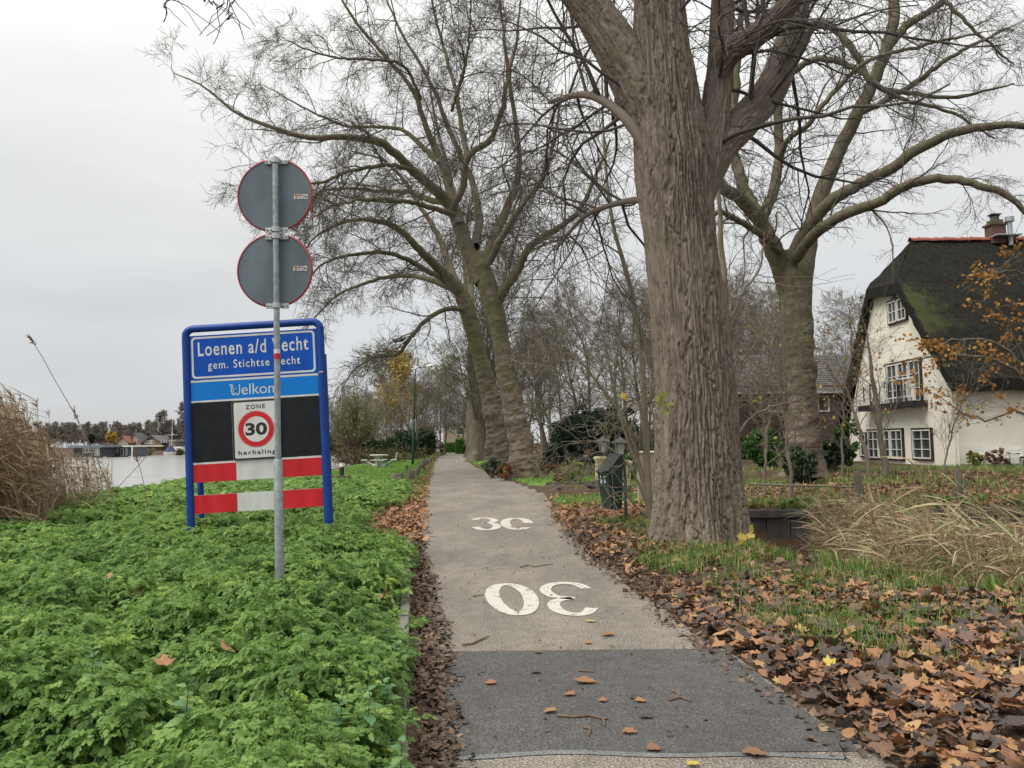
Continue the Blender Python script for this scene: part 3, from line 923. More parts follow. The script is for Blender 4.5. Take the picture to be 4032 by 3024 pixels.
g = np.random.default_rng(3)
PL = np.stack([a for a, b in lines]); RL = np.stack([b for a, b in lines])
a1, r1 = kids(PL, RL, 17, .22, .98, 1.0, (1.6, 4.6), 9, .16, -.02, .3, .011, .5, g=g)
a2, r2 = kids(a1, r1, 9, .2, 1, .8, (.6, 1.7), 7, .2, -.07, .4, .009, .8, g=g)
a3, r3 = kids(a2, r2, 5, .25, 1, .8, (.2, .6), 5, .25, -.04, .4, .012, .9, g=g)
# long hanging shoots in front of the trunk and over the road
hp = [T(1585, 300, -.9), T(1540, 330, -.9), T(1330, 150, -.9), T(1270, 90, -.6), T(1230, 60, -.3), T(1180, 60, .2), T(1120, 120, .5), T(1520, 160, -.9), T(1440, 240, -1.0)]
hl = [[T(1552, 60, -.75), T(1546, 200, -.85), T(1558, 300, -.9), T(1548, 380, -.9), T(1530, 440, -.9), T(1512, 480, -.9)],
      [T(1498, 110, -.8), T(1497, 230, -.95), T(1501, 340, -.95), T(1522, 400, -.95), T(1534, 450, -.95)],
      [T(1470, 90, -.85), T(1486, 220, -.95), T(1480, 300, -.95), T(1502, 350, -.95), T(1508, 370, -.95)],
      [T(1520, 230, -.9), T(1545, 330, -.95), T(1565, 420, -.9), T(1590, 470, -.9)],
      [T(1090, -30, .4), T(1088, 120, .4), T(1095, 230, .5), T(1080, 340, .5)], [T(840, -40, -2), T(855, 60, -2), T(862, 170, -2), T(850, 300, -2)],
      [T(1230, -20, .3), T(1218, 160, .4), T(1230, 300, .5), T(1205, 420, .6)], [T(1165, -30, .3), T(1150, 200, .4), T(1165, 330, .5), T(1140, 480, .5)], [T(960, -40, -1), T(985, 90, -1), T(990, 200, -1)],
      [T(500, -30, -5), T(497, 15, -5), T(494, 42, -5)], [T(380, -20, -5), T(368, 4, -5), T(352, 14, -5)], [T(440, -8, -5), T(462, 12, -5), T(486, 6, -5)], [T(780, -30, -2.6), T(800, 50, -2.6), T(796, 120, -2.6)]]
H = [resample(*rel((l, [.009] * len(l))), 12) for l in hl]
hP = np.stack([wobble(a, .02, g) for a, b in H]); hR = np.stack([b for a, b in H]) * np.linspace(1, .55, 12)
b2, q2 = kids(hP, hR, 8, .1, 1, 1.0, (.12, .55), 5, .2, -.05, .3, .012, .8, g=g)
for (p_, r_, s_) in ((a1, r1, 5), (a2, r2, 4), (a3, r3, 3), (hP, hR, 5), (b2, q2, 4)):
    tw.add(*tubes(p_, np.maximum(r_, .0035), s_))
c = tw.build('crown', M['twig_grey'], pop); tag(c, kind='stuff')

# ---------------------------------------------------------------- two leaning plane trees up the road
def plane_tree(name, label, Y, base_px, trunk_l, limbs, conv, n=(15, 10, 6), seed=1, bark='bark_plane', low='bark_plane_low', lens=((1.4, 4.2), (.6, 1.9), (.25, .8)), droop=-.035, minr=.006, cat='tree', split=.45, twig='twig_plane', wrk=.022):
    b = conv(*base_px); off = np.array([b.x, b.y, 0.0])
    tr = thing(name, label, cat, (b.x, b.y, 0))
    g = np.random.default_rng(seed)
    pts, rad = trunk_l
    pts = [np.array(tuple(conv(*p))) - off for p in pts]
    P, Rr = resample(pts, rad, 420)
    S = 64
    V, F = tubes(P[None], Rr[None], S)
    K = len(P); k = np.repeat(np.arange(K), S); a = np.tile(np.arange(S), K) / S
    L = np.r_[0, np.cumsum(np.linalg.norm(np.diff(P, axis=0), axis=1))]
    rz = vnoise(a * 3, L[k] * 3.4, seed, 3); rz2 = vnoise(a * 9, L[k] * 7, seed + 2, 9)
    bur = np.maximum(0, vnoise(a * 5, L[k] * 1.1, seed + 7, 5) - .62) * 1.3
    low_w = 1 - sst(L[k] / L[-1], .35, .75)
    fl = np.exp(-L[k] / .55) * .55 * (.5 + .5 * np.cos(2 * PI * a * 5 + seed))
    wr = np.abs(vnoise(a * 4 + .6 * np.sin(L[k] * 2), L[k] * 5.5, seed + 21, 4) - .5) * 2
    d = (rz - .5) * .10 + (rz2 - .5) * .07 * (1 + low_w) + (fbm(a * 7 + 3 * np.sin(L[k]), L[k] * 2.2, seed + 31, 3) - .5) * .16 * low_w + bur * .45 * (.3 + low_w) + fl - wrk * np.clip(1 - wr / .35, 0, 1) * (.5 + low_w)
    c0 = np.repeat(P, S, 0)
    V = c0 + (V - c0) * (1 + d)[:, None]
    me = npmesh('trunk', V, [F], None, True)
    o = link('trunk', me, M[low], tr)
    me.materials.append(M[bark])
    mi = (L[:-1][np.repeat(np.arange(K - 1), S)] + (rz[:len(F)] - .5) * 2.2 > L[-1] * split).astype(np.int32)
    me.polygons.foreach_set('material_index', mi)
    lines = []
    for i, (lp, lr) in enumerate(limbs):
        pts = [np.array(tuple(conv(*p))) - off for p in lp]
        P2, R2 = resample(pts, lr, 40)
        P2 = wobble(P2, .018 + .02 * R2[:, None], g)
        limb_mesh('limb', P2, R2, 12, M[bark], tr, .09, seed + i)
        lines.append(resample(pts, lr, 26))
    PL = np.stack([a for a, _ in lines]); RL = np.stack([b_ for _, b_ in lines])
    a1, r1 = kids(PL, RL, n[0], .12, 1, .75, lens[0], 10, .17, droop * .4, .45, .0125, .55, g=g)
    a2, r2 = kids(a1, r1, n[1], .15, 1, .8, lens[1], 7, .2, droop, .45, .011, .75, g=g)
    a3, r3 = kids(a2, r2, n[2], .15, 1, .75, lens[2], 4, .22, droop, .4, .012, .9, g=g)
    tw = Bag()
    for p_, r_, s_ in ((a1, r1, 4), (a2, r2, 3), (a3, r3, 3)):
        tw.add(*tubes(p_, np.maximum(r_, minr), s_))
    c = tw.build('crown', M[twig], tr); tag(c, kind='stuff')
    return tr

YA, YB = 33.8, 43.0
z4 = lambda Y: (lambda x, y, dy=0.0: at(600 + x * .7838, y * .7838, Y + dy))
def z7(x, y): return ((1600 + x * .5426 - 600) / .7838, (900 + y * .5426) / .7838)    # notes from another close-up
ua = YA / 769 / 3.9375 * .5426 / 2
tA = ([z7(862, 1830), z7(850, 1700), z7(830, 1560), z7(803, 1400), z7(768, 1230), z7(735, 1100), z7(705, 950), z7(683, 800), z7(655, 650), z7(615, 500), z7(553, 300), z7(500, 180)],
      [ua * w for w in (205, 190, 172, 160, 150, 144, 132, 122, 132, 148, 128, 100)])
m4 = YA / 769 / 3.9375 * .7838 / 2
def lw(*w): return [m4 * x * (.84 if x < 60 else .92) for x in w]
lA = [
    ([(1660, 1420), (1610, 1310, .2), (1540, 1130, .2), (1480, 1010, 0), (1360, 900, -.8), (1220, 770, -1.8), (1130, 710, -2.4), (980, 690, -3), (800, 690, -3.4), (640, 650, -3.8), (430, 570, -4), (250, 430, -4), (110, 370, -4)], lw(95, 88, 75, 66, 56, 50, 44, 36, 30, 24, 17, 10, 5)),
    ([(1540, 1130), (1500, 1000, .6), (1460, 830, 1.4), (1400, 700, 2), (1330, 500, 2.4), (1265, 390, 2.4), (1130, 240, 2.2), (1000, 80, 2), (920, -60, 2)], lw(60, 56, 46, 40, 34, 30, 24, 18, 10)),
    ([(1500, 1060), (1560, 940, -.5), (1585, 790, -1), (1700, 700, -1.5), (1755, 550, -1.8), (1790, 380, -2), (1830, 200, -2.2), (1850, 0, -2.2)], lw(50, 44, 38, 34, 28, 22, 17, 10)),
    ([(1585, 800, -1), (1555, 650, -.5), (1530, 480, 0), (1480, 300, .5), (1430, 120, 1), (1390, -60, 1)], lw(34, 30, 26, 22, 17, 10)),
    ([(1735, 1510), (1790, 1420, -.6), (1850, 1330, -1), (1905, 1230, -1.4), (2050, 1140, -1.8), (2150, 1050, -2), (2230, 880, -2), (2300, 700, -2)], lw(60, 54, 48, 42, 34, 28, 20, 10)),
    ([(1655, 1340), (1720, 1180, 1), (1800, 1000, 2), (1842, 850, 2.4), (1830, 650, 2.6), (1795, 420, 2.8), (1765, 180, 2.8), (1740, -60, 3)], lw(70, 60, 48, 42, 34, 28, 20, 12)),
    ([(1480, 1020), (1380, 1000, 1), (1300, 965, 1.8), (1160, 960, 2.6), (1000, 950, 3.2), (850, 965, 3.6), (760, 1050, 3.8), (690, 1140, 3.8)], lw(44, 38, 32, 26, 20, 15, 10, 5)),
    ([(1520, 1080), (1400, 1040, -1.5), (1260, 1010, -3), (1100, 1000, -4), (920, 1030, -5), (800, 1100, -5.4)], lw(36, 30, 25, 19, 13, 6)),
    ([(1440, 820), (1360, 740, .6), (1250, 650, 1), (1130, 640, 1.2), (960, 630, 1.2), (760, 540, 1), (560, 430, 1)], lw(34, 30, 25, 20, 16, 11, 5)),
    ([(1620, 1240, .6), (1640, 1080, 2.4), (1600, 900, 4), (1490, 650, 5), (1400, 420, 5.4), (1250, 160, 5.6), (1150, -60, 5.6)], lw(60, 52, 42, 34, 26, 18, 10)),
    ([(1350, 500, 2.4), (1260, 330, 1.6), (1100, 300, 1), (930, 290, .4), (760, 240, 0), (640, 180, 0)], lw(22, 20, 17, 14, 9, 4)),
    ([(1690, 1320, -.8), (1760, 1190, -2), (1850, 1040, -3), (1960, 900, -3.6), (2020, 700, -4), (2060, 450, -4)], lw(44, 38, 32, 26, 18, 9)),
    ([(1500, 560, 0), (1560, 380, -1), (1590, 200, -1.6), (1600, 0, -2)], lw(20, 18, 14, 8)),
    ([(1330, 860, -1), (1180, 830, -2.6), (1000, 860, -3.6), (830, 920, -4), (640, 900, -4.4), (480, 900, -4.4)], lw(28, 24, 20, 15, 10, 4)),
]
plane_tree('plane_tree', 'leaning mottled plane tree with burred bark, in front of its twin', YA, z7(862, 1815), tA, lA, z4(YA), (20, 11, 8), 5)
ub = YB / 769 / 3.9375 * .5426 / 2
tB = ([z7(700, 1800), z7(690, 1690), z7(668, 1560), z7(642, 1400), z7(605, 1220), z7(572, 1080), z7(525, 900), z7(478, 720), z7(445, 600), z7(395, 470), z7(345, 380)],
      [ub * w for w in (175, 165, 155, 146, 126, 118, 108, 112, 122, 105, 70)])
m4 = YB / 769 / 3.9375 * .7838 / 2
lB = [
    ([(1560, 1490), (1490, 1400, -.5), (1420, 1330, -1), (1350, 1265, -1.6), (1250, 1160, -2.2), (1130, 1110, -2.8), (980, 1110, -3.2), (830, 1180, -3.4), (760, 1260, -3.4)], lw(70, 62, 56, 46, 36, 28, 20, 11, 5)),
    ([(1520, 1460), (1380, 1400, 1), (1230, 1385, 2), (1080, 1420, 2.6), (920, 1490, 3), (790, 1630, 3)], lw(40, 34, 29, 22, 14, 6)),
    ([(1585, 1560), (1500, 1550, -1), (1400, 1590, -2.2), (1300, 1690, -3), (1230, 1780, -3.2), (1130, 1790, -3.4), (1020, 1850, -3.4), (950, 1960, -3.4)], lw(36, 30, 26, 22, 19, 15, 10, 5)),
    ([(1550, 1470, .5), (1490, 1330, 1.4), (1440, 1190, 2), (1360, 1060, 2.4), (1260, 900, 2.6), (1150, 800, 2.6), (1000, 760, 2.6)], lw(52, 46, 38, 30, 24, 16, 7)),
    ([(1600, 1540), (1590, 1400, 2), (1560, 1200, 3), (1500, 900, 4), (1420, 600, 4.6), (1380, 300, 5)], lw(54, 46, 38, 28, 18, 8)),
    ([(1480, 1420, 0), (1330, 1330, -2.5), (1180, 1270, -4), (1000, 1280, -5), (850, 1330, -5.6), (780, 1420, -5.6)], lw(36, 30, 24, 18, 11, 5)),
]
plane_tree('plane_tree', 'leaning mottled plane tree behind its twin, low limb drooping over the lawn', YB, z7(700, 1790), tB, lB, z4(YB), (22, 11, 7), 9, minr=.007)

# ---------------------------------------------------------------- plane tree by the thatched house
YC = 26.0
cc = lambda x, y, dy=0.0: dat(x, y, YC + dy)
mc = YC / 769 / 2.16 / 2
cw = lambda *w: [mc * x * .84 for x in w]
tC = ([(1738, 1030), (1737, 980), (1735, 900), (1728, 800), (1722, 700), (1715, 640), (1700, 590), (1688, 545)], cw(88, 82, 76, 72, 80, 78, 66, 56))
lC = [
    ([(1705, 620), (1672, 540, -.3), (1640, 478, -.6), (1600, 430, -1), (1555, 398, -1.2), (1520, 330, -1.4), (1500, 240, -1.6)], cw(54, 48, 40, 34, 30, 26, 16)),
    ([(1650, 495, -.4), (1625, 440, .2), (1597, 380, .6), (1582, 300, .8), (1588, 200, 1), (1600, 60, 1.2), (1610, -120, 1.4)], cw(34, 32, 30, 26, 22, 18, 10)),
    ([(1640, 480, -.3), (1668, 420, .6), (1682, 340, 1), (1680, 240, 1.2), (1688, 120, 1.4), (1712, 0, 1.6), (1730, -150, 1.8)], cw(30, 28, 26, 24, 21, 18, 10)),
    ([(1728, 680), (1738, 580, .5), (1757, 470, .8), (1798, 360, 1), (1845, 260, 1.2), (1893, 160, 1.4), (1925, 70, 1.4), (1930, -20, 1.6), (1935, -200, 1.8)], cw(56, 50, 46, 40, 36, 34, 32, 28, 14)),
    ([(1918, 100, 1.4), (1965, 50, 1.4), (2030, 10, 1.6), (2090, -60, 1.8)], cw(26, 22, 17, 9)),
    ([(1700, 590), (1738, 500, -.8), (1790, 440, -1.4), (1850, 402, -2), (1930, 360, -2.6), (2000, 312, -3), (2090, 280, -3.4), (2212, 272, -3.8), (2330, 300, -4)], cw(40, 34, 31, 28, 26, 24, 20, 15, 8)),
    ([(1705, 575), (1760, 505, -1.5), (1830, 460, -2.5), (1900, 436, -3.4), (1960, 398, -4), (2050, 386, -4.4), (2120, 402, -4.8), (2200, 440, -5), (2260, 520, -5)], cw(30, 28, 25, 23, 22, 19, 16, 12, 5)),
    ([(1690, 560), (1655, 515, -1.5), (1600, 480, -2.4), (1560, 460, -2.8), (1500, 470, -3)], cw(18, 17, 15, 13, 8)),
    ([(1712, 150, 1.4), (1760, 52, .6), (1810, 70, 0), (1850, 120, -.4), (1890, 185, -.6), (1960, 200, -.8), (2060, 210, -1), (2190, 180, -1.2)], cw(20, 20, 19, 18, 14, 12, 9, 4)),
    ([(1690, 190, 1), (1720, 150, .3), (1770, 128, -.2), (1830, 140, -.6), (1880, 170, -1), (1950, 215, -1.2), (2050, 240, -1.4), (2150, 300, -1.5)], cw(16, 18, 17, 16, 12, 10, 8, 4)),
    ([(1683, 345, 1), (1705, 300, -.2), (1745, 270, -1.6), (1800, 200, -2), (1880, 130, -2.2), (1990, 100, -2.4), (2120, 70, -2.6)], cw(14, 14, 13, 12, 10, 8, 4)),
    ([(1850, 250, 1.2), (1960, 190, .6), (2060, 120, .2), (2180, 60, 0)], cw(18, 15, 11, 6)),
    ([(1935, -100, 1.6), (2020, -20, 1), (2100, 60, .6), (2190, 140, .4)], cw(16, 13, 9, 4)),
]
plane_tree('plane_tree', 'smooth greenish plane tree forking wide beside the thatched house', YC, (1738, 1020), tC, lC, cc, (16, 9, 6), 14, 'bark_green', 'bark_plane_low', ((.9, 3.4), (.4, 1.4), (.15, .55)), -.05, .0042, split=.42, twig='twig_grey', wrk=.02)

# ---------------------------------------------------------------- generic bare trees
def bare_tree(h, spread, seed, n=(13, 9, 7, 5), up=.03, trunk_r=.012, fork=.22, S=7, K0=12, lens=(.42, .2, .09, .04), ang=.8, wig=.14, minr=.008, last_up=.0):
    g = np.random.default_rng(seed)
    pts = np.zeros((K0, 3)); d = np.array([0, 0, 1.0]); x = np.zeros(3)
    for k in range(K0):
        pts[k] = x; d = unit(d + g.normal(size=3) * np.array([.10, .10, 0])); x = x + d * h / K0
    Rr = trunk_r * h * (np.linspace(1, .12, K0) ** .9); Rr[0] *= 1.35
    P = pts[None]; Q = Rr[None]
    a1, r1 = kids(P, Q, n[0], fork, 1, ang, (lens[0] * h * .6 * spread, lens[0] * h * spread), 9, wig, up, .55, .018, .6, g=g)
    a2, r2 = kids(a1, r1, n[1], .2, 1, .8, (lens[1] * h * .5, lens[1] * h), 7, wig * 1.1, up * .6, .45, .014, .7, g=g)
    a3, r3 = kids(a2, r2, n[2], .2, 1, .8, (lens[2] * h * .5, lens[2] * h), 5, wig * 1.2, last_up, .4, .012, .85, g=g)
    out = [(P, Q, S + 3), (a1, r1, 6), (a2, r2, 4), (a3, r3, 3)]
    if n[3]:
        a4, r4 = kids(a3, r3, n[3], .2, 1, .8, (lens[3] * h * .5, lens[3] * h), 3, wig * 1.2, last_up, .4, .012, .9, g=g)
        out.append((a4, r4, 3))
    wood, tw = Bag(), Bag()
    for i, (p_, r_, s_) in enumerate(out):
        (wood if i < 2 else tw).add(*tubes(p_, np.maximum(r_, minr), s_))
    return wood, tw, a2, a3

def make_proto(name, label, cat, group, bark, twig, *a, **k):
    t = thing(name, label, cat, (0, 0, 0), 0, group)
    w, c, a2, a3 = bare_tree(*a, **k)
    w.build('trunk', M[bark], t, True)
    cr = c.build('crown', M[twig], t); tag(cr, kind='stuff')
    return t, a2, a3

used = set()
def plant(proto, x, y, s, rz, label=None, group=None, z=None):
    o = proto if proto.name not in used else copy_tree(proto)
    used.add(proto.name); used.add(o.name)
    o.location = (x, y, float(height(np.array([x]), np.array([y]))[0]) - .05 if z is None else z)
    o.scale = (s, s, s); o.rotation_euler = (0, 0, rz)
    if label: o['label'] = label
    if group: o['group'] = group
    return o

GW = 'bare trees of the wood behind the garden'
wood_protos = [make_proto('bare_tree', 'bare brown winter tree in the wood behind the yew and the gate', 'tree', GW, 'bark_dark', 'twig_brown', 11, 1.0, 40 + i, (13, 8, 6, 4), up=u, minr=.009)[0] for i, u in enumerate((.03, .0, .06, -.02))]
spots = [(4.2, 47, .95, 0), (7.2, 44, 1.0, 1), (9.5, 52, 1.15, 2), (6.0, 58, 1.2, 3), (12.5, 47, 1.0, 0), (13.5, 57, 1.25, 1), (3.0, 66, 1.25, 2), (9.8, 68, 1.4, 0), (16.5, 62, 1.3, 3), (18.5, 50, .8, 2), (1.2, 78, 1.2, 1),
         (14.0, 78, 1.5, 2), (5.5, 86, 1.4, 3), (21.5, 74, 1.4, 1), (10.2, 38.5, .75, 3), (14.8, 40.5, .8, 1), (25, 66, 1.3, 0), (29, 60, 1.2, 2), (33, 72, 1.3, 1),
         (2.2, 56, 1.05, 3), (11.6, 64, 1.2, 2), (20.0, 64, 1.2, 3), (3.8, 74, 1.3, 0), (12.2, 84, 1.5, 1), (24.5, 82, 1.5, 2), (37, 84, 1.6, 0), (5.2, 98, 1.4, 1), (17, 96, 1.5, 3), (30, 96, 1.6, 1)]
for i, (x, y, s, p) in enumerate(spots):
    plant(wood_protos[p], x, y, s, i * 1.9, None, GW)
GL = 'bare trees along the river side of the lawn'
for i, (x, y, s, p) in enumerate([(-10.5, 84, .85, 0), (-13.5, 92, .9, 1), (-16, 86, .75, 2), (-11.6, 100, 1.0, 3), (-18, 100, .9, 0), (-9.5, 108, 1.1, 2), (-14.5, 112, 1.0, 1), (-8.2, 122, 1.15, 0), (-5.0, 133, 1.2, 3), (-12, 128, 1.2, 2), (-20.5, 118, 1.0, 1), (-9.2, 142, 1.2, 3), (-12.4, 78, .7, 2), (-15.5, 80, .75, 3), (-18.5, 92, .85, 1), (-22, 104, .9, 0), (-16.8, 108, 1.0, 2), (-12.8, 104, .95, 3), (-24, 112, .9, 3), (-19.5, 126, 1.0, 0), (-14, 136, 1.2, 1), (-24, 130, 1.0, 2), (-28, 122, .9, 1)]):
    plant(wood_protos[p], x, y, s, i * 2.3 + 1, 'bare brown tree in the thicket at the far end of the lawn', GL)
GR = 'bare trees along the bend of the road'
for i, (x, y, s, p) in enumerate([(-7.2, 128, 1.15, 1), (-6.2, 112, 1.0, 2), (-1.5, 96, 1.2, 3), (-2.5, 110, 1.2, 0), (-3.5, 124, 1.3, 1), (1.5, 105, 1.4, 2), (-1, 138, 1.5, 0)]):
    plant(wood_protos[p], x, y, s, i * 1.3 + .4, 'bare tree where the road bends out of sight', GR)

# row of old upright poplars right of the road
def fastig(name, label, x, y, h, seed, tr, group=None):
    t = thing(name, label, 'tree', (x, y, 0), seed, group)
    w, c, _, _ = bare_tree(h, .75, seed, (18, 10, 6, 2), up=.14, trunk_r=tr, fork=.10, S=14, ang=.5, wig=.10, minr=.012, last_up=.06)
    # buttressed lower trunk
    P, Rr = resample([(0, 0, -.2), (.02, 0, 1), (.05, 0, h * .12), (.05, 0, h * .3)], [tr * h * 1.45, tr * h * 1.12, tr * h * .98, tr * h * .8], 60)
    S = 40; V, F = tubes(P[None], Rr[None], S)
    a = np.tile(np.arange(S), 60) / S; z = np.repeat(P[:, 2], S)
    d = .22 * np.abs(vnoise(a * 8, z * .25, seed, 8) - .5) * 2 - .1 + .5 * np.exp(-np.maximum(z, 0) / .7) * (.5 + .5 * np.cos(2 * PI * a * 6)) + .12 * (vnoise(a * 20, z * 2, seed + 2, 20) - .5)
    c0 = np.repeat(P, S, 0)
    w.add(c0 + (V - c0) * (1 + d)[:, None], F)
    w.build('trunk', M['bark_dark'], t, True)
    cr = c.build('crown', M['twig_plane'], t); tag(cr, kind='stuff')
    return t
p3 = dG(1034, 990)
fastig('poplar_tree', 'upright old poplar with fluted grey trunk behind the two leaning planes', dat(1034, 990, 66).x, 66, 24, 71, .029)
fastig('poplar_tree', 'upright poplar standing farthest up the road behind the fluted trunk', dat(1018, 985, 86).x, 86, 23, 72, .022)
fastig('poplar_tree', 'upright poplar half hidden behind the leaning planes', dat(1062, 990, 54).x, 56, 20, 74, .014)

# slender pale sapling pressed close behind the big poplar
ys_ = 14.6
sap = thing('young_tree', 'slender pale-stemmed young tree growing close behind the huge poplar', 'tree', tuple(dat(1400, 1130, ys_).xy) + (0,))
so = np.array(tuple(sap.location))
g = np.random.default_rng(21)
st = [([(1404, 1150), (1398, 1000), (1392, 880), (1385, 760), (1368, 650), (1345, 560), (1325, 490), (1310, 380), (1302, 250), (1300, 100)], [.075, .065, .06, .055, .05, .043, .036, .03, .022, .01]),
      ([(1404, 1120), (1380, 1000), (1345, 900), (1300, 840), (1262, 790), (1230, 765)], [.05, .04, .034, .027, .018, .008]),
      ([(1400, 1060), (1360, 960), (1330, 860), (1310, 760), (1290, 690)], [.045, .035, .028, .02, .008]),
      ([(1402, 1100), (1372, 1030), (1340, 985), (1300, 960), (1268, 950)], [.03, .024, .018, .012, .006]),
      ([(1404, 1120), (1370, 1090), (1345, 1055), (1325, 1010), (1300, 975)], [.03, .02, .016, .010, .006])]
sl = []
for l, r in st:
    P, Rr = resample([np.array(tuple(dat(x, y, ys_))) - so for x, y in l], r, 26)
    limb_mesh('stem', P, Rr, 10, M['twig_pale'], sap, .04, 3)
    sl.append((P, Rr))
PL = np.stack([a for a, _ in sl]); RL = np.stack([b for _, b in sl])
a1, r1 = kids(PL, RL, 10, .2, 1, 1.0, (1.0, 2.6), 10, .10, -.035, .3, .008, .5, g=g)
# they spread to the road side of the trunk
a1[..., 0] = np.minimum(a1[..., 0], a1[:, :1, 0] + .4 + 0 * a1[..., 0])
a2, r2 = kids(a1, r1, 7, .15, 1, .8, (.4, 1.2), 6, .14, -.03, .4, .008, .8, g=g)
a3, r3 = kids(a2, r2, 3, .2, 1, .8, (.15, .5), 4, .2, 0, .4, .01, .9, g=g)
tw = Bag()
for p_, r_, s_ in ((a1, r1, 5), (a2, r2, 4), (a3, r3, 3)): tw.add(*tubes(p_, np.maximum(r_, .0035), s_))
c = tw.build('crown', M['twig_pale'], sap); tag(c, kind='stuff')
sap_tips = a2
yb_ = 15.5; p0 = dat(1584, 1062, yb_)
sp2 = thing('young_tree', 'straight pale grey stem just behind the huge poplar on its house side', 'tree', (p0.x, yb_, 0)); so2 = np.array([p0.x, yb_, 0.0])
sl = []
for l, r in (([(1584, 1070), (1580, 900), (1573, 740), (1565, 600), (1556, 480), (1550, 360)], [.085, .08, .072, .06, .05, .03]), ([(1578, 880), (1600, 800), (1640, 730), (1690, 690)], [.035, .028, .018, .008]), ([(1572, 720), (1600, 640), (1640, 580), (1650, 500)], [.035, .028, .02, .008]), ([(1582, 960), (1625, 900), (1680, 875), (1740, 860)], [.03, .022, .015, .006])):
    P, Rr = resample([np.array(tuple(dat(x, y, yb_))) - so2 for x, y in l], r, 22); P = wobble(P, .015, g); limb_mesh('stem', P, Rr, 10, M['twig_pale'], sp2, .05, 8); sl.append((P, Rr))
a1, r1 = kids(np.stack([a for a, _ in sl]), np.stack([b for _, b in sl]), 8, .3, 1, .9, (.8, 2.2), 9, .12, -.02, .3, .008, .5, g=g)
a2, r2 = kids(a1, r1, 6, .15, 1, .8, (.3, 1.0), 6, .14, -.02, .4, .008, .8, g=g)
b = Bag().add(*tubes(a1, np.maximum(r1, .0035), 4)).add(*tubes(a2, np.maximum(r2, .0035), 3)); c = b.build('crown', M['twig_pale'], sp2); tag(c, kind='stuff')
# ================================================================ LEAVES AND GROUND COVER
def rotm(yaw, pitch, roll):
    cy, sy = np.cos(yaw), np.sin(yaw); cp, sp_ = np.cos(pitch), np.sin(pitch); cr, sr = np.cos(roll), np.sin(roll)
    z, o = np.zeros_like(cy), np.ones_like(cy)
    Rz = np.stack([cy, -sy, z, sy, cy, z, z, z, o], -1).reshape(-1, 3, 3)
    Rx = np.stack([o, z, z, z, cp, -sp_, z, sp_, cp], -1).reshape(-1, 3, 3)
    Ry = np.stack([cr, z, sr, z, o, z, -sr, z, cr], -1).reshape(-1, 3, 3)
    return Rz @ Rx @ Ry

def scatter(bag, protos, pos, rot, scale, tint, g=rng):
    """copies of small leaf shapes; protos = [(V, [faces])]"""
    which = g.integers(0, len(protos), len(pos))
    for k, (V, Fs) in enumerate(protos):
        m = which == k
        if not m.any(): continue
        n = m.sum(); nv = len(V)
        W_ = np.einsum('nij,vj->nvi', rot[m], V) * scale[m][:, None, None] + pos[m][:, None]
        base = (np.arange(n) * nv)[:, None, None]
        bag.add(W_.reshape(-1, 3), [(np.asarray(F)[None] + base).reshape(-1, np.asarray(F).shape[1]) for F in Fs], np.repeat(tint[m], nv))

def gn_group():
    ng = bpy.data.node_groups.new('scatter_leaves', 'GeometryNodeTree')
    ng.interface.new_socket('Geometry', in_out='INPUT', socket_type='NodeSocketGeometry')
    ng.interface.new_socket('Geometry', in_out='OUTPUT', socket_type='NodeSocketGeometry')
    ng.interface.new_socket('Leaves', in_out='INPUT', socket_type='NodeSocketCollection')
    N, Lk = ng.nodes, ng.links
    gi, go = N.new('NodeGroupInput'), N.new('NodeGroupOutput')
    ci = N.new('GeometryNodeCollectionInfo'); ci.inputs['Separate Children'].default_value = True; ci.inputs['Reset Children'].default_value = True
    Lk.new(gi.outputs['Leaves'], ci.inputs['Collection'])
    ip = N.new('GeometryNodeInstanceOnPoints'); ip.inputs['Pick Instance'].default_value = True
    def attr(nm, ty):
        a_ = N.new('GeometryNodeInputNamedAttribute'); a_.data_type = ty; a_.inputs['Name'].default_value = nm; return a_.outputs['Attribute']
    er = N.new('FunctionNodeEulerToRotation'); Lk.new(attr('rot', 'FLOAT_VECTOR'), er.inputs[0])
    Lk.new(gi.outputs['Geometry'], ip.inputs['Points']); Lk.new(ci.outputs[0], ip.inputs['Instance'])
    Lk.new(attr('pid', 'INT'), ip.inputs['Instance Index']); Lk.new(er.outputs[0], ip.inputs['Rotation']); Lk.new(attr('scl', 'FLOAT'), ip.inputs['Scale'])
    Lk.new(ip.outputs[0], go.inputs[0])
    return ng
GN = gn_group()
_pc = {}
def proto_coll(key, protos, m):
    if key not in _pc:
        c = bpy.data.collections.new('leaf_shapes')
        for V, Fs in protos:
            me = npmesh('leaf_shape', V, Fs); me.materials.append(m)
            c.objects.link(bpy.data.objects.new('leaf_shape', me))
        _pc[key] = c
    return _pc[key]
def gn_scatter(name, key, protos, m, pos, eul, scale, tint, g=rng, kind='stuff', parent=None):
    me = bpy.data.meshes.new(name); n = len(pos)
    me.vertices.add(n); me.vertices.foreach_set('co', np.ascontiguousarray(pos, dtype=np.float32).ravel())
    for nm, ty, f, d in (('rot', 'FLOAT_VECTOR', 'vector', eul), ('scl', 'FLOAT', 'value', scale), ('tint', 'FLOAT', 'value', tint)):
        me.attributes.new(nm, ty, 'POINT').data.foreach_set(f, np.ascontiguousarray(d, dtype=np.float32).ravel())
    me.attributes.new('pid', 'INT', 'POINT').data.foreach_set('value', g.integers(0, len(protos), n).astype(np.int32))
    o = bpy.data.objects.new(name, me); COL.objects.link(o)
    if parent is not None: o.parent = parent
    md = o.modifiers.new('leaves', 'NODES'); md.node_group = GN
    md[[i.identifier for i in GN.interface.items_tree if i.name == 'Leaves'][0]] = proto_coll(key, protos, m)
    me.materials.append(m)
    return tag(o, kind=kind)

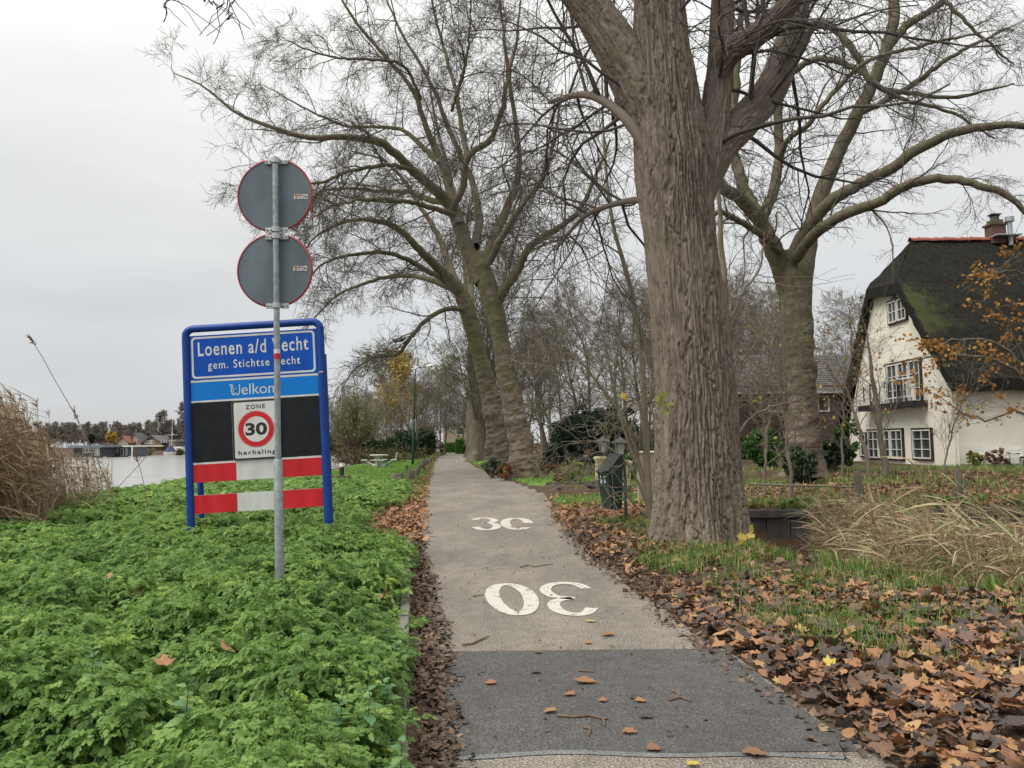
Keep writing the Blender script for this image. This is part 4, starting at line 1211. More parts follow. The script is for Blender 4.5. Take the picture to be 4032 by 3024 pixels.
# --- a plane leaf: five pointed lobes, curled
def plane_leaf(g, curl=1.0):
    ang = [-90, -62, -38, -18, 4, 22, 44, 62, 78, 90, 102, 118, 136, 158, 176, 198, 218, 242]
    rad = [.22, .50, .55, .80, .66, .90, .66, .72, .86, 1.0, .86, .72, .66, .90, .66, .80, .55, .50]
    P = np.array([[r * math.cos(R(a)), r * math.sin(R(a)), 0] for a, r in zip(ang, rad)])
    P *= 1 + .10 * g.normal(size=(len(P), 1))
    P[:, 0] *= g.uniform(.8, 1.1)
    c = np.array([[0, 0, 0.0]])
    stalk = np.array([[-.018, -.18, 0], [.018, -.18, 0], [.05 * g.normal() + .01, -.62, .06], [.05 * g.normal() - .01, -.62, .06]])
    V = np.concatenate([c, P])
    k1, k2 = curl * g.normal(.35, .25), curl * g.normal(.2, .3)
    V[:, 2] = k1 * V[:, 0] ** 2 + k2 * V[:, 1] ** 2 + curl * .10 * g.normal(size=len(V)) + .25 * curl * g.normal() * V[:, 0] * V[:, 1]
    n = len(P)
    tri = np.array([(0, 1 + i, 1 + (i + 1) % n) for i in range(n)])
    V = np.concatenate([V, stalk]); s = n + 1
    return V, [tri, np.array([(s, s + 1, s + 2, s + 3)])]
g5 = np.random.default_rng(77)
PLEAF = [plane_leaf(g5, c) for c in (.5, .8, 1.0, 1.3, .7, 1.1)]
FLATLEAF = [plane_leaf(g5, .22) for _ in range(4)]
def oval_leaf(g):
    a = np.linspace(0, 2 * PI, 11)[:-1]; V = np.stack([.42 * g.uniform(.7, 1.1) * np.sin(a) * (1 - .25 * np.cos(a)), .75 * np.cos(a), 0 * a], 1) * (1 + .06 * g.normal(size=(10, 1)))
    V = np.concatenate([[[0, 0, 0]], V]); V[:, 2] = g.normal(.5, .5) * V[:, 0] ** 2 + g.normal(.15, .25) * V[:, 1] ** 2 + .05 * g.normal(size=11)
    return V, [np.array([(0, 1 + i, 1 + (i + 1) % 10) for i in range(10)])]
def torn_leaf(g):
    V, F = plane_leaf(g, 1.2); n = int(g.integers(4, 8)); return V, [F[0][:-n]]
MIXLEAF = PLEAF + FLATLEAF + [oval_leaf(g5) for _ in range(5)] + [torn_leaf(g5) for _ in range(4)]
def debris(g):
    V = np.array([[-.5, -.2, 0], [.1, -.45, .05], [.55, .1, 0], [.15, .4, .12], [-.35, .3, .02]]) * (1 + .25 * g.normal(size=(5, 1)))
    V[:, 2] += .12 * g.normal(size=5)
    return V, [np.array([(0, 1, 2), (0, 2, 3), (0, 3, 4)])]
DEBRIS = [debris(g5) for _ in range(6)]

LITTER = [(0.0, (.060, .049, .045)), (.22, (.115, .088, .074)), (.4, (.20, .115, .070)), (.6, (.32, .155, .075)), (.8, (.40, .22, .11)), (.93, (.45, .29, .13)), (1.0, (.52, .40, .07))]
M['litter'] = mat_tint('dead_leaf', LITTER, .6, .12, .35, 30); M['litter_i'] = mat_tint('dead_leaf_litter', LITTER, .6, .12, .35, 30, True)
M['debris'] = mat_tint('leaf_debris', [(0, (.045, .031, .024)), (.5, (.125, .082, .058)), (.85, (.22, .145, .095)), (1, (.33, .25, .16))], .7, 0, .3, 60, True)

def hz(x, y): return height(x, y)
def pick(n, fx, fy, keep, g=rng):
    """n points with density keep(x, y) in a box"""
    out = []
    got = 0
    while got < n:
        x = g.uniform(*fx, n * 2); y = g.uniform(*fy, n * 2)
        k = g.random(n * 2) < keep(x, y)
        out.append(np.stack([x[k], y[k]], 1)); got += k.sum()
        if k.sum() == 0: break
    return np.concatenate(out)[:n]

def visible(x, y, pad=.4): return np.abs(x) < .70 * y + pad

# --- leaf litter on the verge to the road's right
g6 = np.random.default_rng(8)
def right_litter(x, y):
    dr = x - XR(y); sd = poly_sd(x, y, DITCH)
    patch = sst(fbm(x * .8, y * .8, 31, 3), .38, .55)
    near = (1 - sst(y, 5.5, 9.5))
    k = sst(dr, -.05, .35) * np.maximum(near * .9, .08 + .42 * patch)
    k = k * np.where(y > 16.5, .0, 1)
    k = np.where(sd < -.6, 0, k)
    return np.where(visible(x, y), k, 0)
def litter(name, pts, size, tint, lift=.02, tilt=.33, protos=MIXLEAF, mkey='litter', zf=None, g=g6, parent=None):
    n = len(pts)
    z = (hz(pts[:, 0], pts[:, 1]) if zf is None else zf(pts[:, 0], pts[:, 1])) + lift * (.3 + g.random(n))
    pos = np.c_[pts, z]
    eul = np.stack([g.normal(0, tilt, n), g.normal(0, tilt, n), g.uniform(0, 2 * PI, n)], 1) * np.array([1, 1, 1])
    return gn_scatter(name, mkey + str(len(protos)), protos, M['litter_i' if mkey == 'litter' else mkey], pos, eul, size[0] * .8 + (size[1] - size[0] * .8) * g.random(n) ** 1.4, tint, g, 'stuff', parent)
pts = pick(4200, (-.2, 9), (2.6, 8.5), right_litter, g6)
litter('leaf_litter', pts, (.045, .085), np.clip(g6.beta(1.15, 1.75, len(pts)), 0, .95), .055)
pts = pick(5200, (-.2, 12), (7, 16.5), right_litter, g6)
litter('leaf_litter', pts, (.045, .085), np.clip(g6.beta(1.35, 1.8, len(pts)), 0, .98), .05)
# leaves afloat and caught in the right-hand ditch
def ditch_litter(x, y):
    sd = poly_sd(x, y, DITCH)
    return np.where((sd < .1) & visible(x, y, .8), .12 + .88 * sst(x - .15 * (y - 12), 6.2, 8.6), 0)
pts = pick(4200, (4, 13), (6, 16.9), ditch_litter, g6)
litter('leaf_litter', pts, (.055, .095), np.clip(.28 + .55 * g6.beta(2.2, 2, len(pts)), 0, .9), .05, .35, zf=lambda x, y: np.maximum(hz(x, y), -.95) + .28 * sst(x, 6.5, 9))
# garden bank beyond the ditch, and under the trees
def garden_litter(x, y): return np.where(visible(x, y) & (x > 3.9), (1 - .75 * sst(y, 19.5, 22.5)) * (.35 + .65 * sst(fbm(x * .6, y * .6, 61, 3), .35, .6)), 0)
pts = pick(5200, (3.9, 18), (17.15, 26), garden_litter, g6)
litter('leaf_litter', pts, (.055, .10), np.clip(.18 + .7 * g6.beta(2, 2, len(pts)), 0, 1), .05)
# patch by the bin, and along the left road edge
def bin_litter(x, y): return np.where((x > XR(y) - .1), (1 - sst(np.hypot((x - 2.0) / 1.7, (y - 16.8) / 2.3), .5, 1.1)) + .08, 0)
pts = pick(1700, (.2, 4.2), (13.5, 23), bin_litter, g6)
litter('leaf_litter', pts, (.055, .095), np.clip(.2 + .7 * g6.beta(2, 1.6, len(pts)), 0, .95), .06)
def left_litter(x, y):
    e_ = XL(y) - x
    a = np.where(y < 12.5, 0, sst(e_, -.15, .15) * (1 - sst(e_, .4 + .6 * (1 - sst(y, 15, 21)), .9 + .8 * (1 - sst(y, 15, 21)))))
    return a * (1 - .6 * sst(y, 22, 40)) * (.3 + .7 * sst(y, 12, 13.5))
pts = pick(2600, (-9, 0), (11.2, 75), lambda x, y: left_litter(x, y) * np.minimum(1, 14 / y), g6)
litter('leaf_litter', pts, (.055, .10), np.clip(.25 + .6 * g6.beta(2, 1.8, len(pts)), 0, .95), .07)
# crumbled leaves and soil along both edges of the asphalt
def edge_l(x, y): return np.where((x > XK(y) + .02), 1 - sst(x - XL(y), -.12, .06 + .12 * vnoise(y * 3, y * 0, 5)), 0) * np.where(visible(x, y), 1, 0)
pts = pick(7500, (-2.2, .3), (2.8, 13), edge_l, g6)
litter('leaf_debris', pts, (.012, .055), g6.beta(1.5, 2.2, len(pts)), .02, .35, DEBRIS, 'debris', zf=lambda x, y: np.maximum(hz(x, y), 0))
def edge_r(x, y):
    d = x - XR(y); w = .10 + .22 * vnoise(y * 2.2, y * 0, 15)
    return sst(d, -w, .12) * (1 - .85 * sst(d, .25, .9)) * np.where(visible(x, y), 1, 0)
pts = pick(7500, (-.6, 3.4), (2.8, 17), edge_r, g6)
litter('leaf_debris', pts, (.012, .06), g6.beta(1.6, 2.0, len(pts)), .02, .35, DEBRIS, 'debris', zf=lambda x, y: np.maximum(hz(x, y), .002))
def on_road(x, y): return np.where((x > XL(y)) & (x < XR(y)), .35 + .65 * sst(fbm(x * 1.5, y * .7, 71, 3), .45, .65), 0)
pts = pick(1500, (-3, 2.2), (3, 30), on_road, g6)
litter('leaf_debris', pts, (.008, .035), g6.beta(1.6, 1.7, len(pts)), .004, .15, DEBRIS, 'debris', zf=lambda x, y: 0 * x + .007)

# --- single fallen leaves one can point at
leaf_data = []
for k, (V, Fs) in enumerate(PLEAF + FLATLEAF):
    leaf_data.append((V, Fs))
tone = [.03, .15, .30, .45, .58, .70, .82, .90, 1.0]
leaf_mesh = {}
def leaf_obj(x, y, z, s, t, p, yaw, pit, rol, label, group):
    key = (p, t)
    if key not in leaf_mesh:
        V, Fs = leaf_data[p]
        me = npmesh('fallen_leaf', V, Fs, np.full(len(V), tone[t])); me.materials.append(M['litter']); leaf_mesh[key] = me
    o = bpy.data.objects.new('fallen_leaf', leaf_mesh[key]); COL.objects.link(o)
    o.location = (x, y, z); o.scale = (s, s, s); o.rotation_euler = Euler((pit, rol, yaw), 'XYZ')
    return tag(o, label, 'leaf', group)
ROADLEAF = [  # photo px (2212 wide), size, tone, label
    (1265, 1478, .085, 4, 'russet leaf lying flat near the middle of the dark asphalt patch'), (1165, 1412, .05, 3, 'small brown leaf on the far edge of the dark asphalt patch'),
    (1228, 1503, .05, 4, 'small reddish leaf just below the russet leaf on the dark asphalt'), (1302, 1518, .045, 4, 'small orange-brown leaf on the dark asphalt, nearest the mid line'),
    (1385, 1517, .045, 5, 'orange-brown leaf on the dark asphalt toward the leafy verge'), (1355, 1584, .06, 4, 'reddish leaf low on the dark asphalt beside the curled twig'),
    (1395, 1553, .05, 1, 'dull grey leaf with a long stalk on the dark asphalt'), (1160, 1455, .055, 1, 'flat grey leaf near the far edge of the dark asphalt'),
    (1185, 1540, .055, 5, 'pale tan leaf beside the long bent twig on the asphalt'), (1060, 1480, .06, 4, 'small curled brown leaf on the asphalt near the kerb side'),
    (1415, 1620, .055, 3, 'brown leaf by the poured joint at the patch end'), (1620, 1630, .085, 3, 'brown leaf straddling the joint at the leafy end'),
    (1105, 1140, .07, 4, 'reddish leaf lying on the worn painted zero'), (1190, 1134, .10, 6, 'tan leaf on the road right of the worn painted zero'),
    (1310, 1373, .07, 4, 'red-brown leaf between the inverted 30 and the dark patch'), (1270, 1392, .05, 5, 'orange leaf at the far seam of the dark asphalt'),
    (935, 1614, .10, 2, 'large brown leaf on the crumbled edge by the kerb'), (912, 1504, .055, 6, 'pale tan leaf on the dark debris strip by the kerb'),
    (1275, 1345, .05, 8, 'small yellow leaf beyond the inverted painted 30'), (1500, 1655, .05, 8, 'yellow leaf at the very bottom of the road')]
for i, (x, y, s, t, lb) in enumerate(ROADLEAF):
    p = dG(x, y); leaf_obj(p.x, p.y, .012 + .1 * s, s, t, 6 + i % 4, i * 2.1, .05 * math.sin(i), .06 * math.cos(i), lb, 'leaves lying singly on the road')
pts = pick(230, (.9, 4.2), (3.2, 6.6), lambda x, y: np.where((x - XR(y) > .12) & visible(x, y, .05) & (poly_sd(x, y, DITCH) > .5), 1, 0), g6)
word = ['blackened wet leaf', 'grey-brown leaf', 'dark brown leaf', 'brown leaf', 'russet leaf', 'orange-brown leaf', 'tan leaf', 'pale tan leaf', 'yellow leaf']
gl = 'fallen plane leaves on the verge'
for i, (x, y) in enumerate(pts):
    t = int(g6.choice(9, p=[.17, .18, .13, .14, .15, .11, .08, .03, .01]))
    s = g6.uniform(.060, .095)
    z = float(hz(np.array([x]), np.array([y]))[0]) + .055 + .03 * g6.random()
    leaf_obj(x, y, z, s, t, int(g6.integers(0, 10)), g6.uniform(0, 6.28), g6.normal(0, .35), g6.normal(0, .35), 'curled ' + word[t] + ' in the thick litter beside the asphalt', gl)
pts = pick(16, (-4, -.8), (3.6, 9), lambda x, y: np.where((x < XK(y) - .2) & visible(x, y, -.2), 1, 0), g6)
for i, (x, y) in enumerate(pts):
    z = float(hz(np.array([x]), np.array([y]))[0]) + .25
    leaf_obj(x, y, z, .065, 4 + i % 3, i % 6, i * 1.3, .3, .2, 'fallen brown leaf caught on top of the cow parsley', 'fallen leaves on the green bank')

# --- cow parsley: ferny leaves, plant by plant
def parsley_leaf(g, fine=True):
    """a drooping triangular leaf of lobed leaflets, each set at its own angle"""
    V, Fs = [], []
    def pinna(o, d, L):
        d = d / np.linalg.norm(d)
        up = unit(np.array([0, 0, 1.0]) + .55 * g.normal(size=3)); s = np.cross(d, up); s /= np.linalg.norm(s)
        if fine: prof = [(0, 0), (.10, .24), (.34, .40), (.40, .24), (.62, .36), (.70, .18), (1, .05), (.86, -.14), (.66, -.34), (.48, -.22), (.30, -.40), (.08, -.20)]
        else: prof = [(0, 0), (.3, .36), (.7, .28), (1, 0), (.7, -.28), (.3, -.36)]
        n = len(V)
        for a, b in prof:
            p = o + d * a * L + s * b * L * g.uniform(.85, 1.15)
            p[2] -= .45 * (a * L) ** 2 / max(L, .05) + .28 * abs(b) * L
            V.append(p)
        m = len(prof)
        if fine: Fs.extend([(n, n + 1, n + 2, n + 3), (n, n + 3, n + 4, n + 5), (n, n + 5, n + 6, n + 7), (n, n + 7, n + 8, n + 9), (n, n + 9, n + 10, n + 11)])
        else: Fs.extend([(n, n + 1, n + 2, n + 3), (n, n + 3, n + 4, n + 5)])
    dr = g.uniform(.4, 1.1)
    rach = lambda t: np.array([0, t, .25 * t - dr * t * t * .7])
    for t, L in ((.30, .50), (.56, .40), (.78, .26)):
        for sd in (-1, 1):
            pinna(rach(t), np.array([sd * 1.0, .5 + .5 * t + .2 * g.normal(), .15 * g.normal()]), L * g.uniform(.8, 1.15))
            if fine and t < .6:
                pinna(rach(t) + np.array([sd * L * .35, .06, .02]), np.array([sd * .5, 1.0 + .3 * g.normal(), .2 * g.normal()]), L * .55)
    pinna(rach(.90), np.array([0, 1.0, -dr * .9]), .34)
    n = len(V)     # stalk
    for t in (-.5, .2, .92):
        p = rach(max(t, 0)) + np.array([0, min(t, 0) * .4, min(t, 0) * 1.6]); V.append(p + np.array([-.014, 0, 0])); V.append(p + np.array([.014, 0, 0]))
    Fs.append((n, n + 1, n + 3, n + 2)); Fs.append((n + 2, n + 3, n + 5, n + 4))
    return np.array(V), [np.array(Fs)]
PF = [parsley_leaf(g5) for _ in range(9)]; PC = [parsley_leaf(g5, False) for _ in range(5)]
GREEN = [(0, (.085, .160, .040)), (.3, (.165, .285, .075)), (.6, (.245, .385, .105)), (.85, (.315, .46, .13)), (1.0, (.43, .54, .11))]
M['parsley'] = mat_tint('cow_parsley', GREEN, .6, .45, .3, 12, True)
def parsley_keep(x, y):
    d = XK(y) - x + .10 * (vnoise(y * 2.5, y * 0, 9) - .3)
    k = sst(d, .07, .30) * sst(x - XRIV(y), .2, .9)
    w = np.where(y > 11, sst(XL(y) - x, .35 + .6 * (1 - sst(y, 15, 21)), 1.0 + .8 * (1 - sst(y, 15, 21))), 1)   # litter strip by the road
    bare = sst(fbm(x * .55, y * .45, 91, 3), .28, .40)
    lawn = 1 - sst(y + 1.0 * (fbm(x * .5, y * .5, 4) - .5) + .25 * (x + 6), 23.5, 26)
    return np.where(visible(x, y), k * w * (.25 + .75 * bare) * lawn, 0)
def parsley(name, n, fy, protos, nl, size, hgt, g):
    c = pick(n, (-13, 0), fy, parsley_keep, g)
    n = len(c)
    hz_ = hz(c[:, 0], c[:, 1])
    mound = .5 * fbm(c[:, 0] * 1.1, c[:, 1] * 1.1, 55, 3) + .5 * fbm(c[:, 0] * 3.3, c[:, 1] * 3.3, 58, 2)
    hp = hgt[0] + (hgt[1] - hgt[0]) * np.clip((mound - .34) / .32, 0, 1) * g.uniform(.8, 1.15, n)
    hp *= .35 + .65 * sst(XK(c[:, 1]) - c[:, 0], 0, .45)
    yaw = (g.uniform(0, 2 * PI, n)[:, None] + np.arange(nl)[None] * 2 * PI / nl + g.normal(0, .3, (n, nl))).ravel()
    sc = (g.uniform(size[0], size[1], n)[:, None] * g.uniform(.75, 1.15, (n, nl))).ravel()
    out = g.uniform(.03, .12, n * nl)
    d = np.stack([-np.sin(yaw), np.cos(yaw)], 1)
    pos = np.c_[np.repeat(c, nl, 0) + d * out[:, None], np.repeat(hz_ + hp, nl) + g.normal(0, .025, n * nl)]
    eul = np.stack([g.normal(.02, .30, n * nl), g.normal(0, .30, n * nl), yaw], 1)
    tint = np.clip(np.repeat(.12 + .40 * fbm(c[:, 0] * .9, c[:, 1] * .9, 66, 3) + .34 * fbm(c[:, 0] * 4, c[:, 1] * 4, 68, 2) + .13 * g.normal(size=n), nl) + .12 * g.normal(size=n * nl), 0, 1)
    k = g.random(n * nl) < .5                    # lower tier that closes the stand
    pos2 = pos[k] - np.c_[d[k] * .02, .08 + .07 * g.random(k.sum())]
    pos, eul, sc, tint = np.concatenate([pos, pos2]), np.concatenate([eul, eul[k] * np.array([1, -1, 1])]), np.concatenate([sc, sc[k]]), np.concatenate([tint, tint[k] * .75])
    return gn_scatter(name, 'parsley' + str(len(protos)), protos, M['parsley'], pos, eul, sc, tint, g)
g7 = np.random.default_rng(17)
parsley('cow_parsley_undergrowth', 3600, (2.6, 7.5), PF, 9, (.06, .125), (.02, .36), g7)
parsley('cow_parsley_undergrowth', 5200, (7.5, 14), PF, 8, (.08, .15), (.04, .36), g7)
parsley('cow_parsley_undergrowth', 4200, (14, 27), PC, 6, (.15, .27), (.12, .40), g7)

# --- nettles among it: each a plant with opposite toothed leaves
M['nettle'] = mat_tint('nettle_leaf', [(0, (.08, .17, .075)), (.6, (.14, .28, .115)), (1, (.22, .37, .12))], .5, .3, .35, 30)
def nettle_leaf():
    prof = [(0, 0), (.12, .26), (.20, .30), (.26, .37), (.36, .36), (.42, .38), (.54, .31), (.60, .30), (.72, .18), (1, 0)]
    V = [(0, 0, 0)]; n = len(prof)
    mid = [(0, a, .0 - .25 * a * a) for a, _ in prof]
    Lf = [(-b, a, .10 * b - .25 * a * a + (.02 if i % 2 else 0)) for i, (a, b) in enumerate(prof)]
    Rt = [(b, a, .10 * b - .25 * a * a + (.02 if i % 2 else 0)) for i, (a, b) in enumerate(prof)]
    V = mid + Lf + Rt; F = []
    for i in range(n - 1):
        F += [(i, i + 1, n + i + 1, n + i), (i, 2 * n + i, 2 * n + i + 1, i + 1)]
    return np.array(V), F
NV, NF = nettle_leaf()
nettle_me = []
for t in (.35, .55, .75, .95):
    me_ = npmesh('leaf', NV, [np.array(NF)], np.full(len(NV), t)); me_.materials.append(M['nettle']); nettle_me.append(me_)
M['stem'] = mat('green_stem', (.09, .15, .05), .7)
NP = [(830, 1500, 'tallest nettle clump with broad toothed leaves beside the kerb'), (730, 1560, 'pale nettle with broad leaves in the cow parsley near the kerb'), (790, 1560, 'nettle between two others leaning over the kerb'),
      (860, 1590, 'nettle hanging over the kerb at the bottom of the bank'), (655, 1440, 'nettle standing alone amid the cow parsley below the grey post'), (395, 1590, 'round-leaved nettle low in the middle of the green bank'),
      (850, 1410, 'nettle by the kerb beside fallen orange leaves'), (560, 1480, 'yellow-green nettle deep in the cow parsley'), (190, 1545, 'nettle at the outer side of the green bank')]
for i, (x, y, lb) in enumerate(NP):
    p = dG(x, y, .36)
    z0 = float(hz(np.array([p.x]), np.array([p.y]))[0])
    t = thing('nettle', lb, 'plant', (p.x, p.y, z0), 0, 'nettles in the cow parsley')
    hh = .33 + .04 * (i % 3)
    MB().tube([(0, 0, -.02), (.01, 0, hh * .6), (.015, .01, hh)], [.004, .004, .002], 6).build('stem', M['stem'], t)
    for k in range(7):
        for s_ in (0, 1):
            o = bpy.data.objects.new('leaf', nettle_me[(i + k) % 4]); COL.objects.link(o); o.parent = t
            o.location = (.01, 0, hh * (.46 + .09 * k)); sz = .115 - .012 * k
            o.scale = (sz, sz, sz); o.rotation_euler = Euler((-.22 + .12 * k + .2 * math.sin(k * 5 + i), .25 * math.sin(k * 3 + i), k * 1.57 + s_ * PI + i + .3 * math.sin(k)), 'XYZ')

# --- grass: tufts of blades
def blades(n_, pos, hgt, lean, wid, g, wind=(0, 0)):
    """bent strips, two segments"""
    n = len(pos)
    a = g.uniform(0, 2 * PI, n); d = np.stack([np.cos(a), np.sin(a)], 1)
    b_ = lean * g.random(n)[:, None] * d + np.array(wind)[None]
    Hh = g.uniform(hgt[0], hgt[1], n)
    w = g.uniform(wid[0], wid[1], n)
    s = np.stack([-d[:, 1], d[:, 0]], 1) * w[:, None] / 2
    s = np.c_[s, np.zeros(n)]
    p0 = pos; p1 = pos + np.c_[b_ * Hh[:, None] * .35, Hh * .62]; p2 = pos + np.c_[b_ * Hh[:, None] * 1.0, Hh * (1 - .35 * np.linalg.norm(b_, axis=1))]
    V = np.stack([p0 - s, p0 + s, p1 + s * .8, p1 - s * .8, p2], 1).reshape(-1, 3)
    k = np.arange(n)[:, None] * 5
    return V, [k + np.array([[0, 1, 2, 3]]), k + np.array([[3, 2, 4]])]
M['grass'] = mat_tint('grass_blade', [(0, (.07, .15, .028)), (.5, (.125, .235, .045)), (.8, (.19, .29, .065)), (.93, (.33, .31, .13)), (1, (.45, .37, .20))], .6, .3, .3, 8)
g8 = np.random.default_rng(29)
def grass_patch(name, n, fx, fy, keep, hgt, wid, lean=.7, tuft=7, spread=.05, tmin=0., tmax=1., wind=(0, 0)):
    c = pick(max(n // tuft, 1), fx, fy, keep, g8)
    m = np.repeat(c, tuft, 0) + g8.normal(0, spread, (len(c) * tuft, 2))
    pos = np.c_[m, hz(m[:, 0], m[:, 1]) - .01]
    V, F = blades(n, pos, hgt, lean, wid, g8, wind)
    tt = np.clip(np.repeat(g8.uniform(tmin, tmax, len(c)), tuft) + g8.normal(0, .12, len(pos)), 0, 1)
    b = Bag().add(V, F, np.repeat(tt, 5)); o = b.build(name, M['grass']); tag(o, kind='stuff'); return o
def verge_g(x, y):
    dr = x - XR(y); pt_ = sst(fbm(x * 1.0, y * 1.0, 31, 3), .50, .36)
    return np.where(visible(x, y) & (y < 16.6), sst(dr, .35, .8) * sst(poly_sd(x, y, DITCH), -.3, .15) * (.16 + .84 * sst(fbm(x * 1.3, y * 1.1, 123, 3), .44, .60)) * sst(y + .8 * (x - 2), 4.6, 6.2), 0)
grass_patch('verge_grass', 15000, (.6, 6), (3.4, 15), verge_g, (.07, .20), (.004, .010), .8, 10, .06, .1, .95)
def ditch_edge(x, y):
    sd = poly_sd(x, y, DITCH)
    return np.where(visible(x, y, .6) & (y < 13) & (y < 9.6 + .9 * (x - 4)), (1 - sst(np.abs(sd - .1), .25, .7)), 0)
grass_patch('verge_grass', 3600, (2.6, 8), (4.2, 12.5), ditch_edge, (.12, .34), (.008, .018), .8, 5, .06, .45, 1.1, (-.2, -.1))
def lawn_k(x, y):
    k = sst(XL(y) - x, .15, .6) * sst(x - XRIV(y), .3, 1) * sst(y, 22, 26)
    return np.where(visible(x, y, .2), k * np.clip(26 / y, .15, 1), 0)
grass_patch('lawn_grass', 22000, (-14, -1), (22, 85), lawn_k, (.05, .12), (.012, .025), .6, 4, .08, .2, .75)
def rough_edge(x, y): return np.where((y > 20) & (y < 75), sst(XL(y) - x, .0, .2) * (1 - sst(XL(y) - x, 1.2, 1.9)), 0) * np.clip(26 / np.maximum(y, 1), .2, 1)
grass_patch('lawn_grass', 7000, (-9, -1), (20, 75), rough_edge, (.08, .22), (.012, .025), .8, 6, .08, .15, .8)
def tri_g(x, y): return np.where((x > XR(y)), sst(x - XR(y), 0, .4) * (1 - sst(x, 3.6, 4.4)) * sst(y, 16, 18) * (1 - sst(y, 22.2, 23)), 0)
grass_patch('verge_grass', 5000, (.5, 4.4), (16, 23), tri_g, (.04, .12), (.010, .02), .7, 5, .06, .15, .85)
def garden_g(x, y): return np.where((x > 4.2) & visible(x, y), sst(y, 18, 21.5) * (.2 + .8 * sst(fbm(x * .5, y * .5, 44, 3), .4, .6)), 0)
grass_patch('garden_grass', 8000, (4.2, 21), (18, 30), garden_g, (.06, .24), (.014, .028), .9, 5, .10, .35, 1.1)
def bank_g(x, y): return np.where((y > 17.1) & (y < 18.0) & (x > 4.6), .5 + .5 * vnoise(x * 1.5, y * 0, 3), 0)
grass_patch('garden_grass', 1500, (4.6, 13), (17.1, 18), bank_g, (.15, .4), (.010, .02), 1.2, 5, .06, .2, .95, (0, -.3))
def right_far(x, y): return np.where((x - XR(y) > .15) & (x - XR(y) < 6) & (y > 28.5), 1, 0) * np.clip(28 / y, .2, 1)
grass_patch('verge_grass', 5000, (-4, 8), (28.5, 90), right_far, (.06, .2), (.016, .03), .7, 5, .1, .15, .85)

# --- reeds: dry culms with long blades
M['reed'] = mat_tint('dry_reed', [(0, (.17, .105, .065)), (.4, (.30, .205, .13)), (.75, (.47, .38, .24)), (.9, (.40, .41, .19)), (1, (.24, .31, .13))], .7, .25, .3, 10)
def reed_blades(pos, direc, L, w, droop, g):
    n = len(pos); K = 5
    s = unit(np.cross(direc, np.array([0, 0, 1.0]) + .6 * g.normal(size=(n, 3))))
    P = np.empty((n, K, 3)); d = direc.copy(); P[:, 0] = pos
    for k in range(1, K):
        d = d.copy(); d[:, 2] -= droop; d = unit(d + .04 * g.normal(size=d.shape)); P[:, k] = P[:, k - 1] + d * (L / (K - 1))[:, None]
    wk = np.array([.7, 1, .9, .6, .08])
    A = P + s[:, None] * (w[:, None] * wk)[:, :, None] / 2; B = P - s[:, None] * (w[:, None] * wk)[:, :, None] / 2
    V = np.stack([A, B], 2).reshape(-1, 3)
    base = (np.arange(n) * K * 2)[:, None, None] + (np.arange(K - 1) * 2)[None, :, None]
    F = (base + np.array([0, 1, 3, 2])[None, None]).reshape(-1, 4)
    return V, F, K * 2
def reed_bed(name, c, hgt, wind, lean, g, nb=8, bl=(.3, .6), bw=(.012, .024), tr=(.2, .8), plume=.5, zf=hz, droop=.10):
    n = len(c)
    Hh = g.uniform(hgt[0], hgt[1], n); K = 7
    wd = np.array(wind, float); d = np.stack([lean * wd[0] * g.uniform(.3, 1.2, n) + .10 * g.normal(size=n), lean * wd[1] + .10 * g.normal(size=n), np.ones(n)], 1)
    P = np.empty((n, K, 3)); P[:, 0] = np.c_[c, zf(c[:, 0], c[:, 1])]; d = unit(d)
    for k in range(1, K):
        d = unit(d + np.array([wd[0], wd[1], 0])[None] * .06 * k / K); P[:, k] = P[:, k - 1] + d * (Hh / (K - 1))[:, None]
    b = Bag(); tt = g.uniform(tr[0], tr[1], n)
    V, F = tubes(P, np.linspace(.006, .0025, K)[None] * np.ones((n, 1)), 3); b.add(V, F, np.repeat(tt, K * 3))
    k = g.uniform(.12, .98, (n, nb)); x = k * (K - 1); i = np.minimum(x.astype(int), K - 2); f = (x - i)[..., None]
    ar = np.arange(n)[:, None]; p = (P[ar, i] * (1 - f) + P[ar, i + 1] * f).reshape(-1, 3)
    dr = np.stack([wd[0] + .45 * g.normal(size=n * nb), wd[1] + .45 * g.normal(size=n * nb), .35 + .35 * g.normal(size=n * nb)], 1)
    V, F, nv = reed_blades(p, unit(dr), g.uniform(bl[0], bl[1], n * nb), g.uniform(bw[0], bw[1], n * nb), droop, g)
    b.add(V, F, np.repeat(np.clip(np.repeat(tt, nb) + .15 * g.normal(size=n * nb), 0, 1), nv))
    # plumes at the tips
    m = g.random(n) < plume
    if m.any():
        tip = P[m, -1]; q = 9; tp = np.repeat(tip, q, 0) - np.repeat(unit(P[m, -1] - P[m, -2]), q, 0) * g.uniform(0, .18, (m.sum() * q, 1))
        dr = np.stack([wd[0] * .8 + .2 * g.normal(size=len(tp)), wd[1] + .2 * g.normal(size=len(tp)), .5 + .25 * g.normal(size=len(tp))], 1)
        V, F, nv = reed_blades(tp, unit(dr), g.uniform(.08, .2, len(tp)), np.full(len(tp), .014), .12, g)
        b.add(V, F, np.full(len(V), .12))
    o = b.build(name, M['reed']); tag(o, kind='stuff'); return o
g9 = np.random.default_rng(31)
def left_reed(x, y): return np.where((y > 9.5) & (y < 16), (1 - sst(np.abs(x + .62 * y + 1.15) , .5, 1.1)), 0)
c = pick(1050, (-13, -5), (9.8, 15.5), lambda x, y: np.where((x < -.545 * y - .55 + .15 * vnoise(y, x * 0, 3)) & (x > -.72 * y - .6), 1, 0), g9)
hcap = np.clip(2.35 - .85 * sst(-c[:, 0] / c[:, 1], .665, .575) , .8, 2.4)
